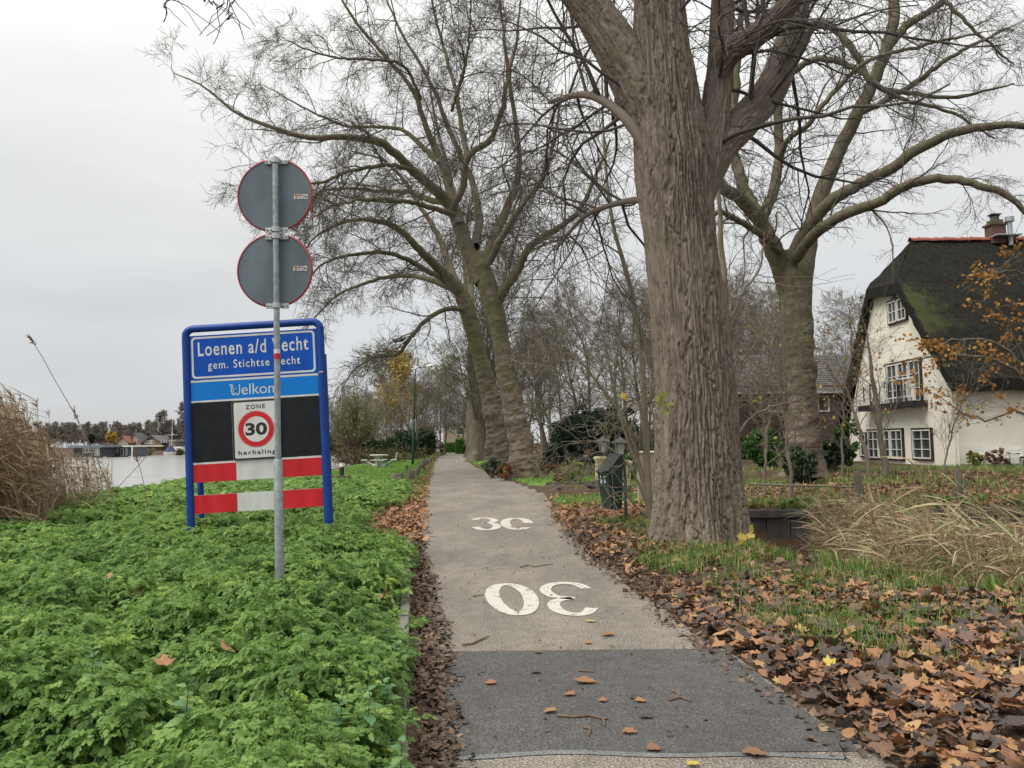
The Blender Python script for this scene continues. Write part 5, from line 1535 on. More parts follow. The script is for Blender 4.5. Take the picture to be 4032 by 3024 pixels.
for i, (lo, hi) in enumerate(((.7, 1.3), (1.3, 1.8), (1.8, 2.5))):
    m = (hcap >= lo) & (hcap < hi)
    if m.sum(): reed_bed('dry_reeds', c[m], (.72 * hcap[m].mean(), 1.02 * hcap[m].mean()), (-.8, .1), .28, g9, 13, (.28, .6), (.012, .024), (.05, .72), .55, zf=lambda x, y: np.maximum(hz(x, y), -.8) * 0 + .18, droop=.05)
c = pick(110, (-12, -6), (13, 17.5), lambda x, y: np.where((x < -.47 * y - .7) & (x > -.58 * y), 1, 0), g9)
reed_bed('dry_reeds', c, (.6, 1.3), (-.5, .1), .25, g9, 7, (.2, .45), (.01, .018), (.2, .8), .3, zf=lambda x, y: np.maximum(hz(x, y), -.8))
# low reeds and long grass hanging over the ditch on the right
def right_reed(x, y):
    sd = poly_sd(x, y, DITCH)
    return np.where((sd < .45) & (sd > -2.6), (1 - sst(np.abs(x - (5.75 + .22 * (y - 9))), .8, 1.6)), 0)
c = pick(1000, (4.5, 9), (8.0, 14), right_reed, g9)
reed_bed('ditch_reeds', c, (.7, 1.7), (-.4, -.05), .45, g9, 12, (.22, .6), (.013, .026), (.4, .85), .05, zf=lambda x, y: np.maximum(hz(x, y), -.95), droop=.16)
c = pick(520, (6, 12), (8.5, 15), lambda x, y: np.where(poly_sd(x, y, DITCH) < -.3, 1, 0), g9)
reed_bed('ditch_reeds', c, (.8, 1.75), (-.75, .1), .7, g9, 8, (.3, .65), (.012, .022), (.55, 1), .05, zf=lambda x, y: 0 * x - .95, droop=.02)
c = pick(260, (5.2, 9.5), (6.3, 9.8), lambda x, y: np.where(poly_sd(x, y, DITCH) < .4, 1, 0), g9)
reed_bed('ditch_reeds', c, (.4, .9), (-.5, .1), .7, g9, 7, (.25, .5), (.010, .018), (.4, 1), .0, zf=lambda x, y: np.maximum(hz(x, y), -.95), droop=.05)

# single stalks standing against the water and the sky
def stalk(pts_, lb, plume=True, Y=11.5):
    P = [dat(x, y, Y) for x, y in pts_]
    b0 = P[0]
    t = thing('reed_stalk', lb, 'plant', b0, 0, 'lone reed stalks by the river')
    MB().tube([p - b0 for p in P], [.008] + [.005] * (len(P) - 1), 6).build('stem', mat('reed_stem', (.20, .15, .10), .8), t)
    if plume:
        n = 30; d = unit(np.array([tuple(P[-1] - P[-2])])); tp = np.array([tuple(P[-1] - b0)]) - d * g9.uniform(0, .16, (n, 1))
        dr = unit(d + .35 * g9.normal(size=(n, 3)))
        V, F, nv = reed_blades(tp, dr, g9.uniform(.05, .12, n), np.full(n, .014), .1, g9)
        link('plume', npmesh('plume', V, [F], np.full(len(V), .05)), M['reed'], t)
stalk([(245, 1080), (205, 980), (165, 900), (115, 815), (92, 772), (64, 728)], 'tallest reed stalk arching over the reed bed against the sky')
stalk([(318, 1090), (312, 1050), (302, 1010), (292, 980)], 'thin reed stalk standing alone before the water', True, 13)
stalk([(222, 1085), (262, 1045), (300, 1005), (332, 965)], 'bent reed stalk leaning across the water', False, 13)
stalk([(205, 1000), (192, 960), (175, 930), (160, 885)], 'reed stalk with plume rising before the houseboat', True, 12)
# ================================================================ THATCHED HOUSE
def mat_thatch():
    m, nt, p = _nt('old_thatch')
    n = _noise(nt, 9, 7, .72, (1, 1, .35)); n2 = _noise(nt, 1.9, 8, .8, (1, 1, .7)); n3 = _noise(nt, 38, 4, .7, (1, 1, .3))
    base = _ramp(nt, n.outputs['Fac'], [(.3, (.016, .016, .014)), (.55, (.040, .039, .032)), (.75, (.078, .074, .058))]).outputs[0]
    tc = nt.nodes.new('ShaderNodeTexCoord'); sx = nt.nodes.new('ShaderNodeSeparateXYZ'); nt.links.new(tc.outputs['Object'], sx.inputs[0])
    # moss has taken the gable end of the road-facing slope
    a = nt.nodes.new('ShaderNodeMapRange'); nt.links.new(sx.outputs['X'], a.inputs['Value'])
    for k, v in zip(('From Min', 'From Max', 'To Min', 'To Max'), (17.5, 20.6, 1.0, 0.0)): a.inputs[k].default_value = v
    b = nt.nodes.new('ShaderNodeMapRange'); nt.links.new(sx.outputs['Z'], b.inputs['Value'])
    for k, v in zip(('From Min', 'From Max', 'To Min', 'To Max'), (8.0, 9.2, 1.0, 0.0)): b.inputs[k].default_value = v
    mu = nt.nodes.new('ShaderNodeMath'); mu.operation = 'MULTIPLY'; nt.links.new(a.outputs[0], mu.inputs[0]); nt.links.new(b.outputs[0], mu.inputs[1])
    ad = nt.nodes.new('ShaderNodeMath'); ad.operation = 'ADD'; 
    yy = nt.nodes.new('ShaderNodeMapRange'); nt.links.new(sx.outputs['Y'], yy.inputs['Value'])
    for k, v in zip(('From Min', 'From Max', 'To Min', 'To Max'), (31.6, 32.4, 0.0, 1.0)): yy.inputs[k].default_value = v
    y2 = nt.nodes.new('ShaderNodeMapRange'); nt.links.new(sx.outputs['Y'], y2.inputs['Value'])
    for k, v in zip(('From Min', 'From Max', 'To Min', 'To Max'), (34.3, 34.7, 1.0, 0.0)): y2.inputs[k].default_value = v
    x2 = nt.nodes.new('ShaderNodeMapRange'); nt.links.new(sx.outputs['X'], x2.inputs['Value'])
    for k, v in zip(('From Min', 'From Max', 'To Min', 'To Max'), (17.40, 17.55, 0.0, 1.0)): x2.inputs[k].default_value = v
    for q_ in (yy, y2, x2):
        m3 = nt.nodes.new('ShaderNodeMath'); m3.operation = 'MULTIPLY'; nt.links.new(mu.outputs[0], m3.inputs[0]); nt.links.new(q_.outputs[0], m3.inputs[1]); mu = m3
    nt.links.new(mu.outputs[0], ad.inputs[0])
    s_ = nt.nodes.new('ShaderNodeMath'); s_.operation = 'MULTIPLY_ADD'; nt.links.new(n2.outputs['Fac'], s_.inputs[0]); s_.inputs[1].default_value = 1.9; s_.inputs[2].default_value = -1.0
    nt.links.new(s_.outputs[0], ad.inputs[1])
    f = _ramp(nt, ad.outputs[0], [(.42, (0, 0, 0)), (.80, (.85, .85, .85))]).outputs[0]
    moss = _ramp(nt, n3.outputs['Fac'], [(.3, (.055, .065, .025)), (.7, (.155, .165, .065))]).outputs[0]
    nt.links.new(_mix(nt, f, base, moss), p.inputs['Base Color'])
    p.inputs['Roughness'].default_value = .95; p.inputs['Specular IOR Level'].default_value = .1
    _bump(nt, p, n3.outputs['Fac'], 1.0, .14)
    return m
M['thatch'] = mat_thatch()
M['cream'] = mat('cream_render', (.80, .76, .66), .85, .06, 2.5, .15, 60)
M['terracotta'] = mat('ridge_terracotta', (.30, .10, .06), .8, .25, 9)
M['brick'] = mat('brown_brick', (.095, .062, .052), .9, .3, 20, .3, 60)
M['zinc'] = mat('zinc_flue', (.33, .36, .38), .5, .15, 10, metal=.4)

XG, Y0, Y1 = 17.75, 31.0, 40.6
house = thing('thatched_house', 'cream farmhouse with steep dark thatched roof, half-hipped gable and small balcony', 'house', (0, 0, 0))
zE = at(3764, 1492, 30.4).z; zR = at(3586, 950, 36).z
zH1 = at(3561, 1111, 34.25).z; zH2 = at(3445, 1140, 37.2).z; zE2 = at(3332, 1690, 41.4).z
XR_ = at(3586, 950, 36).x
XV = 17.38
def roof():
    bm = bmesh.new()
    def grid(a, b, c, d, n, m):        # bilinear patch a-b along, a-d down
        vs = []
        for j in range(m + 1):
            row = []
            for i in range(n + 1):
                u, v = i / n, j / m
                row.append((a * (1 - u) + b * u) * (1 - v) + (d * (1 - u) + c * u) * v)
            vs.append(row)
        return vs
    V = Vector
    R0, R1 = V((XR_, 36, zR)), V((32, 36, zR))
    H1, H2 = V((XV, 34.25, zH1)), V((XV, 37.2, zH2))
    E1, E1r = V((XV, 30.4, zE)), V((32, 30.4, zE))
    E2, E2r = V((XV, 41.5, zE2)), V((32, 41.5, zE2))
    patches = []
    def rows(pl, pr, ys, n):           # left and right border poly-lines
        g_ = []
        for t in ys:
            l = pl(t); r = pr(t); g_.append([l.lerp(r, i / n) for i in range(n + 1)])
        return g_
    def pl_front(t): return R0.lerp(H1, t / .34) if t < .34 else H1.lerp(E1, (t - .34) / .66)
    def pl_back(t): return R0.lerp(H2, t / .34) if t < .34 else H2.lerp(E2, (t - .34) / .66)
    ts_ = [i / 30 for i in range(31)]; ts_ = sorted(set(ts_ + [.34]))
    pats = [rows(pl_front, lambda t: R1.lerp(E1r, t), ts_, 36), rows(pl_back, lambda t: R1.lerp(E2r, t), ts_, 20)]
    hip = []
    for t in [i / 8 for i in range(9)]:
        l, r = R0.lerp(H2, t), R0.lerp(H1, t); hip.append([l.lerp(r, i / 8) for i in range(9)])
    pats.append(hip)
    for g_ in pats:
        vv = [[bm.verts.new(p) for p in row] for row in g_]
        for j in range(len(vv) - 1):
            for i in range(len(vv[0]) - 1):
                try: bm.faces.new((vv[j][i], vv[j][i + 1], vv[j + 1][i + 1], vv[j + 1][i]))
                except ValueError: pass
    bmesh.ops.remove_doubles(bm, verts=bm.verts[:], dist=.004)
    bmesh.ops.dissolve_degenerate(bm, dist=.002, edges=bm.edges[:])
    bmesh.ops.recalc_face_normals(bm, faces=bm.faces[:])
    if sum(f.normal.z for f in bm.faces) < 0: bmesh.ops.reverse_faces(bm, faces=bm.faces[:])
    for v in bm.verts:
        c = v.co
        k = float(fbm(np.array([c.x * 1.1 + c.z * .3]), np.array([c.y * 1.1 + c.z]), 77, 3)[0]) - .5
        k2 = random.random() - .5
        v.co = c + v.normal * (k * .2 + k2 * .07)
    top = list(bm.verts); fs_ = list(bm.faces); border = [e_ for e_ in bm.edges if len(e_.link_faces) == 1]
    low = {v: bm.verts.new(v.co - Vector((0, 0, .50))) for v in top}
    for f in fs_: bm.faces.new([low[v] for v in reversed(f.verts)])
    for e_ in border:
        a_, b_ = e_.verts
        bm.faces.new((a_, b_, low[b_], low[a_]))
    bmesh.ops.recalc_face_normals(bm, faces=bm.faces[:])
    bm.normal_update()
    me = bpy.data.meshes.new('roof'); bm.to_mesh(me); bm.free()
    return link('roof', me, M['thatch'], house)
roof_o = roof()
# walls as one body
MB().prism([(Y0, -.1), (Y0, zE + .35), (34.3, zH1 - .25), (37.15, zH2 - .25), (Y1, zE2 + .25), (Y1, -.1)], XG, 31.5, 'x').build('wall', M['cream'], house)
MB().box((XG + 6.9, Y0 - .03, .28), (13.8, .06, .55)).build('plinth', mat('grey_plinth', (.22, .21, .19), .9), house)
x = XR_ - .05; k = 0
while x < 31:
    b = MB(); n = 7
    pr = [(.17 * math.cos(R(a)), .17 * math.sin(R(a)) * .9) for a in range(-10, 191, 25)]
    vs = []; m_ = len(pr)
    for xx, s_ in ((0, 1.08), (.04, 1.08), (.05, 1.0), (.44, .96)):
        vs += [(xx, 36 + p * s_, zR + .02 + q * s_ + .0) for p, q in pr]
    fs = [(i * m_ + j, i * m_ + j + 1, (i + 1) * m_ + j + 1, (i + 1) * m_ + j) for i in range(3) for j in range(m_ - 1)]
    o = MB().add(vs, fs).build('ridge_tile', M['terracotta'], house); o.location = (x, 0, .012 * math.sin(k * 2.1)); o.rotation_euler = (0, R(1.5 * math.sin(k * 1.3)), 0) if False else (0, 0, 0)
    x += .41; k += 1
# chimney and flue
cx = at(3920, 930, 36).x; cz = zR
ch = MB().box((cx, 36, cz + .25), (.66, .58, .9)).box((cx, 36, cz + .73), (.80, .72, .10)).build('chimney', mat('dark_chimney_brick', (.11, .062, .048), .9, .3, 18), house)
MB().box((cx, 36, cz + .86), (.52, .46, .20)).build('mossy_top', mat('mossy_mortar', (.10, .10, .05), .95, .3, 12), ch)
MB().lathe([(.20, 0), (.19, .20), (.23, .22), (.0, .24)], (cx, 36, cz + .94), 14).build('chimney_pot', M['dark_metal'], ch)
MB().box((cx, 36, cz + 1.24), (.48, .42, .035)).build('cowl', M['dark_metal'], ch)
fx = at(3984, 930, 35.5).x
fl = MB().lathe([(.11, -.4), (.11, .70), (.20, .74), (.20, .96), (.0, .98)], (fx, 35.6, cz + .05), 16).build('flue', M['zinc'], house, angle=40)
MB().box((fx - .2, 35.62, cz + .12), (1.2, .6, .06)).build('flashing', M['zinc'], house)

zx = lambda x: 3232 + x * .7233
zy = lambda y: 800 + y * .7233
def gy(xz):                       # depth of the point of the gable wall seen at note column xz
    lo, hi = 25.0, 50.0
    for _ in range(40):
        m_ = (lo + hi) / 2
        if at(zx(xz), 1500, m_).x < XG: lo = m_
        else: hi = m_
    return (lo + hi) / 2
def gz(xz, yz): return at(zx(xz), zy(yz), gy(xz)).z

def window_x(parent, name, ya, yb, z0, z1, cas, rows, x0=XG, cols=2):
    """casement window in a wall facing -X; ya>yb depths; cas = number of sashes"""
    w = MB()
    t = .075
    xo = x0 - .05
    yc, zc = (ya + yb) / 2, (z0 + z1) / 2
    for yy in (ya, yb): w.box((xo, yy, zc), (.10, t, z1 - z0 + t))
    for zz in (z0, z1): w.box((xo - .001, yc, zz), (.10, abs(ya - yb) + t * 1.0, t))
    wo = w.build(name, M['black_wood'], parent)
    n = cas; dy = (ya - yb) / n
    for i in range(n):
        a, b = ya - i * dy - .04, ya - (i + 1) * dy + .04
        s_ = MB(); s = .055
        for yy in (a - s / 2, b + s / 2): s_.box((xo - .03, yy, zc), (.06, s, z1 - z0 - .08))
        for zz in (z0 + .04 + s / 2, z1 - .04 - s / 2): s_.box((xo - .031, (a + b) / 2, zz), (.06, a - b, s))
        for r in range(1, rows): s_.box((xo - .025, (a + b) / 2, z0 + (z1 - z0) * r / rows), (.05, a - b - s, .03))
        for c_ in range(1, cols): s_.box((xo - .0255, a + (b - a) * c_ / cols, zc), (.05, .03, z1 - z0 - .12))
        so_ = s_.build('sash', M['white_wood'], wo)
        MB().box((xo + .012, (a + b) / 2, zc), (.012, a - b - s, z1 - z0 - .12)).build('pane', M['glass_dark'], wo)
    return wo
window_x(house, 'window', gy(391), gy(493), gz(440, 648), gz(440, 522), 2, 2)
window_x(house, 'window', gy(368), gy(553), gz(460, 1090), gz(460, 862), 3, 3)
window_x(house, 'window', gy(248), gy(438), gz(340, 1394), gz(340, 1232), 3, 3)
window_x(house, 'window', gy(490), gy(594), gz(540, 1396), gz(540, 1228), 1, 3)
window_x(house, 'window', gy(206), gy(240), gz(222, 1380), gz(222, 1252), 1, 2, cols=1)
# outdoor lamp under the half hip
MB().box((XG - .12, gy(424), gz(424, 500)), (.22, .30, .26), M=Matrix.Rotation(R(20), 3, 'Y')).box((XG - .05, gy(424), gz(424, 484)), (.08, .12, .12)).build('wall_lamp', M['zinc'], house)
# downpipe at the corner
MB().tube([(XG + .12, Y0 - .06, .1), (XG + .12, Y0 - .06, zE + .2)], .035, 8).build('downpipe', M['cream'], house)
# balcony
zb0, zb1 = gz(400, 1100), gz(400, 985)
ya, yb = gy(262), gy(578)
bo = .62
bal = MB().box((XG - bo / 2, (ya + yb) / 2, zb0), (bo, ya - yb, .16)).box((XG - bo + .04, (ya + yb) / 2, zb0 - .1), (.12, ya - yb, .1)).build('balcony', M['black_wood'], house)
for k in range(6):
    yy = ya - (ya - yb) * (k / 5)
    MB().box((XG - bo / 2, yy * .98 + .02 * (ya + yb) / 2, zb0 - .13), (bo * .9, .12, .12)).build('joist', M['black_wood'], bal)
for k in range(5):
    yy = ya - .05 - (ya - yb - .1) * (k / 4)
    MB().box((XG - bo + .05, yy, (zb0 + zb1) / 2 + .05), (.09, .10, zb1 - zb0 + .1)).build('post', M['black_wood'] if k % 2 else M['white_wood'], bal)
MB().box((XG - bo + .05, (ya + yb) / 2, zb1 + .1), (.11, ya - yb + .1, .06)).build('rail', M['white_wood'], bal)
MB().box((XG - bo + .05, (ya + yb) / 2, zb0 + .28), (.06, ya - yb - .1, .05)).build('rail', M['white_wood'], bal)
for k in range(13):
    yy = ya - .2 - (ya - yb - .4) * (k / 12)
    MB().box((XG - bo + .05, yy, (zb0 + zb1) / 2 + .12), (.04, .06, zb1 - zb0 - .22)).build('baluster', M['black_wood'] if k % 3 == 1 else M['white_wood'], bal)

# ================================================================ BRICK HOUSE BEHIND
YH = 50.0
M['rooftile'] = mat('grey_roof_tile', (.115, .11, .105), .85, .3, 6)
bh = thing('brick_house', 'dark brown brick house with grey pantile roof behind the smooth plane tree', 'house', (0, 0, 0))
xa, xb = dat(1588, 880, YH).x, dat(1905, 880, YH).x
ze = dat(1700, 848, YH).z; zr = dat(1700, 768, YH + 4).z
MB().box(((xa + xb) / 2, YH + 4.1, (ze + .3) / 2), (xb - xa, 8, ze + .6)).build('wall', M['brick'], bh)
rb = MB(); nrow = 20
for k in range(nrow):
    t0, t1 = k / nrow, (k + 1.25) / nrow
    y0_, y1_ = YH - .35 + 4.4 * t0, YH - .35 + 4.4 * t1
    z0_, z1_ = ze + (zr - ze) * t0 + .07, ze + (zr - ze) * t1
    n = int((xb - xa + .6) / .12); vs, fs = [], []
    for i in range(n + 1):
        xx = xa - .3 + (xb - xa + .6) * i / n; w_ = .022 * math.sin(i * PI / 1.0 + .5)
        w_ = .03 if i % 2 else 0
        vs += [(xx, y0_, z0_ + w_ - .10), (xx, y0_, z0_ + w_), (xx, y1_, z1_ + w_)]
    fs = []
    for i in range(n): fs += [(3 * i, 3 * i + 3, 3 * i + 4, 3 * i + 1), (3 * i + 1, 3 * i + 4, 3 * i + 5, 3 * i + 2)]
    rb.add(vs, fs)
ro = rb.build('roof', M['rooftile'], bh); tag(ro, kind='stuff')
MB().prism([(YH - .3, ze), (YH + 4.05, zr - .05), (YH + 8.4, ze)], xa - .25, xb + .25, 'x').build('attic', M['rooftile'], bh)
MB().box(((xa + xb) / 2, YH - .40, ze - .02), (xb - xa + .7, .12, .14)).build('gutter', M['concrete'], bh)
for x0, x1 in ((1662, 1690), (1768, 1790)):
    p0, p1 = dat(x0, 888, YH), dat(x1, 856, YH)
    f = MB(); cx_, cz_ = (p0.x + p1.x) / 2, (p0.z + p1.z) / 2; w_, h_ = p1.x - p0.x, p1.z - p0.z
    for s_ in (-1, 1): f.box((cx_ + s_ * w_ / 2, YH + .06, cz_), (.09, .12, h_ + .09)).box((cx_, YH + .061, cz_ + s_ * h_ / 2), (w_, .12, .09))
    wo = f.build('window', M['white_wood'], bh)
    MB().box((cx_, YH + .085, cz_), (w_, .02, h_)).build('pane', M['glass_dark'], wo)

# ================================================================ HOUSE AT THE BEND
hb = thing('house', 'pale house with a large window glimpsed where the road bends away', 'house', (0, 0, 0))
YE = 150.0
p0, p1 = at(1745, 1775, YE), at(1850, 1665, YE)
MB().box(((p0.x + p1.x) / 2, YE + 4, p1.z / 2), (p1.x - p0.x, 8, p1.z)).build('wall', mat('pale_brick', (.30, .25, .18), .9, .2, 4), hb)
MB().prism([(YE - .6, p1.z - .1), (YE + 4, p1.z + 4.2), (YE + 8.6, p1.z - .1)], p0.x - .5, p1.x + .5, 'x').build('roof', M['rooftile'], hb)
for (x0, x1, y0_, y1_) in ((1797, 1822, 1684, 1710), (1760, 1768, 1684, 1695), (1776, 1782, 1684, 1695)):
    a, b = at(x0, y1_, YE), at(x1, y0_, YE)
    wo = MB().box(((a.x + b.x) / 2, YE - .03, (a.z + b.z) / 2), (b.x - a.x + .3, .08, b.z - a.z + .3)).build('window', M['white_wood'], hb)
    MB().box(((a.x + b.x) / 2, YE - .075, (a.z + b.z) / 2), (b.x - a.x, .02, b.z - a.z)).build('pane', M['glass_dark'], wo)

# ================================================================ THE FAR BANK
M['boat_grey'] = mat('houseboat_grey', (.075, .09, .105), .7, .12, 1)
M['boat_dark'] = mat('houseboat_dark', (.06, .062, .065), .7, .2, 1)
M['far_roof'] = mat('far_roof_grey', (.13, .13, .135), .85, .2, 1)
M['far_roof_red'] = mat('far_roof_red', (.26, .11, .075), .85, .2, 1)
M['far_brick'] = mat('far_brick', (.19, .135, .095), .9, .2, 1)
M['far_cream'] = mat('far_cream', (.42, .37, .28), .9, .15, 1)
z8 = lambda x, y, Y: at(200 + x * .4409, 1650 + y * .4409, Y)
def box8(x0, x1, y0, y1, Y, dep, name, m, parent, front=0.0):
    a, b = z8(x0, y1, Y), z8(x1, y0, Y)
    return MB().box(((a.x + b.x) / 2, Y + dep / 2 - front, (a.z + b.z) / 2), (b.x - a.x, dep, b.z - a.z)).build(name, m, parent)
def win8(x0, x1, y0, y1, Y, parent, n=1, fr='white_wood'):
    a, b = z8(x0, y1, Y), z8(x1, y0, Y)
    w = (b.x - a.x)
    wo = MB().box(((a.x + b.x) / 2, Y - .06, (a.z + b.z) / 2), (w, .12, b.z - a.z)).build('window', M[fr], parent)
    for i in range(n):
        cx_ = a.x + w * (i + .5) / n
        MB().box((cx_, Y - .13, (a.z + b.z) / 2), (w / n - .22, .03, b.z - a.z - .22)).build('pane', M['glass_dark'], wo)
YF = 176.0
t = thing('houseboat', 'low dark grey houseboat with a flat slate-blue roof and glazed porch', 'houseboat', (0, 0, 0))
box8(200, 440, 258, 366, YF, 7, 'hull_and_cabin', M['boat_dark'], t)
box8(150, 470, 232, 256, YF - 1, 9, 'roof', mat('slate_blue_roof', (.14, .18, .22), .6, .1, 1), t)
win8(288, 385, 262, 300, YF, t, 4); win8(392, 436, 262, 328, YF, t, 3); win8(300, 362, 338, 352, YF, t, 2); win8(470, 500, 338, 350, YF - .05, t, 2)
YF2 = 184.0
t = thing('houseboat', 'grey-blue houseboat with white trim, white windows and flat roof', 'houseboat', (0, 0, 0))
box8(440, 724, 250, 356, YF2, 8, 'cabin', M['boat_grey'], t)
box8(430, 732, 236, 250, YF2 - .8, 9.5, 'roof', M['white_wood'], t)
box8(476, 690, 231, 237, YF2 + .5, 6, 'roof_deck', M['boat_dark'], t)
box8(548, 556, 250, 356, YF2 - .12, .2, 'corner_board', M['white_wood'], t)
box8(718, 728, 250, 346, YF2 - .9, .3, 'porch_post', M['white_wood'], t)
win8(552, 604, 264, 302, YF2, t, 3); win8(624, 652, 262, 326, YF2, t, 1); win8(668, 684, 262, 326, YF2, t, 1)
win8(548, 576, 336, 352, YF2 - .02, t, 2); win8(586, 602, 336, 350, YF2, t, 1); win8(694, 722, 332, 344, YF2, t, 2)
def gable8(name, label, Y, x0, x1, ye, yr, yb, wallm, roofm, side=None, dep=9, wins=()):
    t = thing(name, label, 'house', (0, 0, 0))
    a, b = z8(x0, yb, Y), z8(x1, ye, Y); zr_ = z8((x0 + x1) / 2, yr, Y).z
    xm = (a.x + b.x) / 2
    MB().prism([(a.x, a.z - 1), (a.x, b.z), (xm, zr_ - .25), (b.x, b.z), (b.x, a.z - 1)], Y, Y + dep, 'y').build('wall', M[wallm], t)
    o = .5; sl = (zr_ - b.z) / (xm - a.x)
    MB().prism([(a.x - o, b.z - o * sl), (xm, zr_), (b.x + o, b.z - o * sl), (b.x + o, b.z - o * sl + .3), (xm, zr_ + .32), (a.x - o, b.z - o * sl + .3)], Y - .5, Y + dep + .4, 'y').build('roof', M[roofm], t)
    for w_ in wins: win8(*w_[:4], Y, t, w_[4])
    return t
YV = 240.0
hs = gable8('house', 'brown gabled house on the far bank with white windows and grey dormers', YV, 808, 990, 214, 152, 322, 'far_brick', 'far_roof', wins=((838, 862, 190, 222, 1), (872, 920, 188, 222, 3), (898, 935, 262, 300, 2)))
box8(990, 1090, 236, 318, YV + 1, 8, 'side_wing', M['far_brick'], hs)
a = z8(880, 152, YV); b = z8(1095, 236, YV)
MB().add([tuple(z8(890, 150, YV)), tuple(z8(1045, 150, YV + 8)), tuple(z8(1100, 238, YV + 6)), tuple(z8(985, 236, YV + .2))], [(0, 1, 2, 3)]).build('side_roof', M['far_roof'], hs)
box8(835, 1000, 234, 246, YV - 1.2, 1, 'white_canopy', M['white_wood'], hs)
for x0 in (980, 1002, 1022):
    box8(x0, x0 + 20, 178, 214, YV - .6, 3, 'dormer', M['boat_grey'], hs); win8(x0 + 4, x0 + 16, 182, 210, YV - .62, hs, 1)
box8(908, 922, 136, 152, YV + 4, 1.2, 'chimney', M['brick'], hs)
h2 = gable8('house', 'ochre far-bank house with steep grey roof and two chimneys behind the white-trimmed houseboat', YV + 14, 690, 800, 196, 130, 320, 'far_cream', 'far_roof', wins=((752, 786, 188, 216, 2),))
box8(742, 770, 112, 132, YV + 19, 2, 'chimney', M['brick'], h2)
h3 = gable8('house', 'small far-bank house with an orange-red tiled roof', YV + 10, 590, 690, 205, 158, 320, 'far_cream', 'far_roof_red')
h4 = gable8('house', 'pale far-bank house with a low grey roof behind the yellow tree', YV + 22, 428, 560, 205, 168, 330, 'far_cream', 'far_roof')
h5 = thing('house', 'white far-bank house with balconies partly hidden by the blue sign post', 'house', (0, 0, 0))
box8(1056, 1110, 200, 318, YV - 4, 8, 'wall', M['far_cream'], h5); box8(1095, 1170, 246, 318, YV - 6, 8, 'annex', M['white_wood'], h5); box8(1050, 1190, 180, 202, YV - 5, 10, 'roof', M['far_roof'], h5)
win8(1062, 1082, 208, 226, YV - 4, h5, 1); win8(1086, 1104, 208, 226, YV - 4, h5, 1); win8(1120, 1160, 256, 276, YV - 6, h5, 3)
# shed and carport between houseboat and gabled house
t = thing('boathouse', 'dark low shed with a sloping roof beside the white-trimmed houseboat', 'shed', (0, 0, 0))
box8(740, 830, 284, 336, 212, 6, 'wall', M['boat_dark'], t)
a, b, c_, d_ = z8(740, 250, 212), z8(800, 226, 214), z8(876, 268, 214), z8(850, 276, 212)
MB().add([tuple(a), tuple(b), tuple(c_), tuple(d_), *(tuple(v - Vector((0, 0, .3))) for v in (a, b, c_, d_))], [(0, 1, 2, 3), (4, 7, 6, 5), (0, 3, 7, 4), (3, 2, 6, 7), (2, 1, 5, 6), (1, 0, 4, 5)]).build('roof', M['far_roof'], t)
win8(752, 764, 290, 304, 212, t, 1); win8(806, 816, 290, 302, 212, t, 1)
# moored boats
def boat(name, label, x0, x1, yt, yb, Y, cover, mast=None):
    t = thing(name, label, 'boat', (0, 0, 0))
    a, b = z8(x0, yb, Y), z8(x1, yt, Y); L = b.x - a.x; hh = .9
    vs, fs = [], []
    st_ = [(0, .55, .55), (.15, .9, .1), (.5, 1, 0), (.85, .8, .1), (1, .05, .45)]
    for u, w_, k in st_:
        for s_, z_ in ((-1, hh + .2 * abs(u - .5)), (-.55, k * .6), (.55, k * .6), (1, hh + .2 * abs(u - .5))):
            vs.append((a.x + L * u, Y + s_ * w_ * 1.4, -.85 + z_))
    n = len(st_)
    for i in range(n - 1):
        for j in range(3): fs.append((4 * i + j, 4 * i + j + 1, 4 * i + 5 + j, 4 * i + 4 + j))
        fs.append((4 * i, 4 * i + 4, 4 * i + 7, 4 * i + 3))
    MB().add(vs, fs + [(0, 3, 2, 1)]).build('hull', M['white_wood'], t)
    if cover:
        cv = []; fs = []
        for u, hgt in ((.1, .05), (.3, 1.3), (.55, 1.9), (.8, .9), (.95, .05)):
            for s_, q in ((-1, 0), (-.5, .75), (0, 1), (.5, .75), (1, 0)): cv.append((a.x + L * u, Y + s_ * 1.25, -.85 + hh + .1 + hgt * q))
        for i in range(4):
            for j in range(4): fs.append((5 * i + j, 5 * i + j + 1, 5 * i + 6 + j, 5 * i + 5 + j))
        MB().add(cv, fs).build('cover', mat('navy_tarpaulin', (.025, .04, .11), .7), t)
    if mast:
        p = z8(mast[0], 325, Y); q = z8(mast[0], mast[1], Y)
        MB().tube([(p.x, Y, -.2), (p.x, Y, q.z)], [.10, .06], 8).build('mast', M['white_wood'], t)
        s_ = z8(mast[0], 142, Y).z
        MB().tube([(p.x - 1.8, Y, s_), (p.x + 1.8, Y, s_)], .05, 6).build('spreader', M['white_wood'], t)
        MB().tube([(p.x - 1.2, Y, z8(mast[0], 195, Y).z), (p.x + 1.2, Y, z8(mast[0], 195, Y).z)], .05, 6).build('spreader', M['white_wood'], t)
boat('motorboat', 'white motorboat under a navy tarpaulin moored at the far bank', 1016, 1118, 268, 334, 205, True)
boat('sailing_boat', 'sailing boat with a tall bare mast moored at the far bank', 1030, 1130, 300, 332, 228, False, (1078, -14))
bt = thing('rowing_boat', 'upturned pale boat under a grey cover at the near bank behind the sign', 'boat', dG(660, 1026, -.3))
P = []; fs = []
for i in range(9):
    u = i / 8 - .5; w_ = .75 * math.sqrt(max(0, 1 - (2 * u) ** 2)) + .02; hh = .55 * math.sqrt(max(0, 1 - (2 * u) ** 2)) + .02
    for j in range(7):
        an = PI * j / 6; P.append((u * 3.6, w_ * math.cos(an), hh * math.sin(an) + .1))
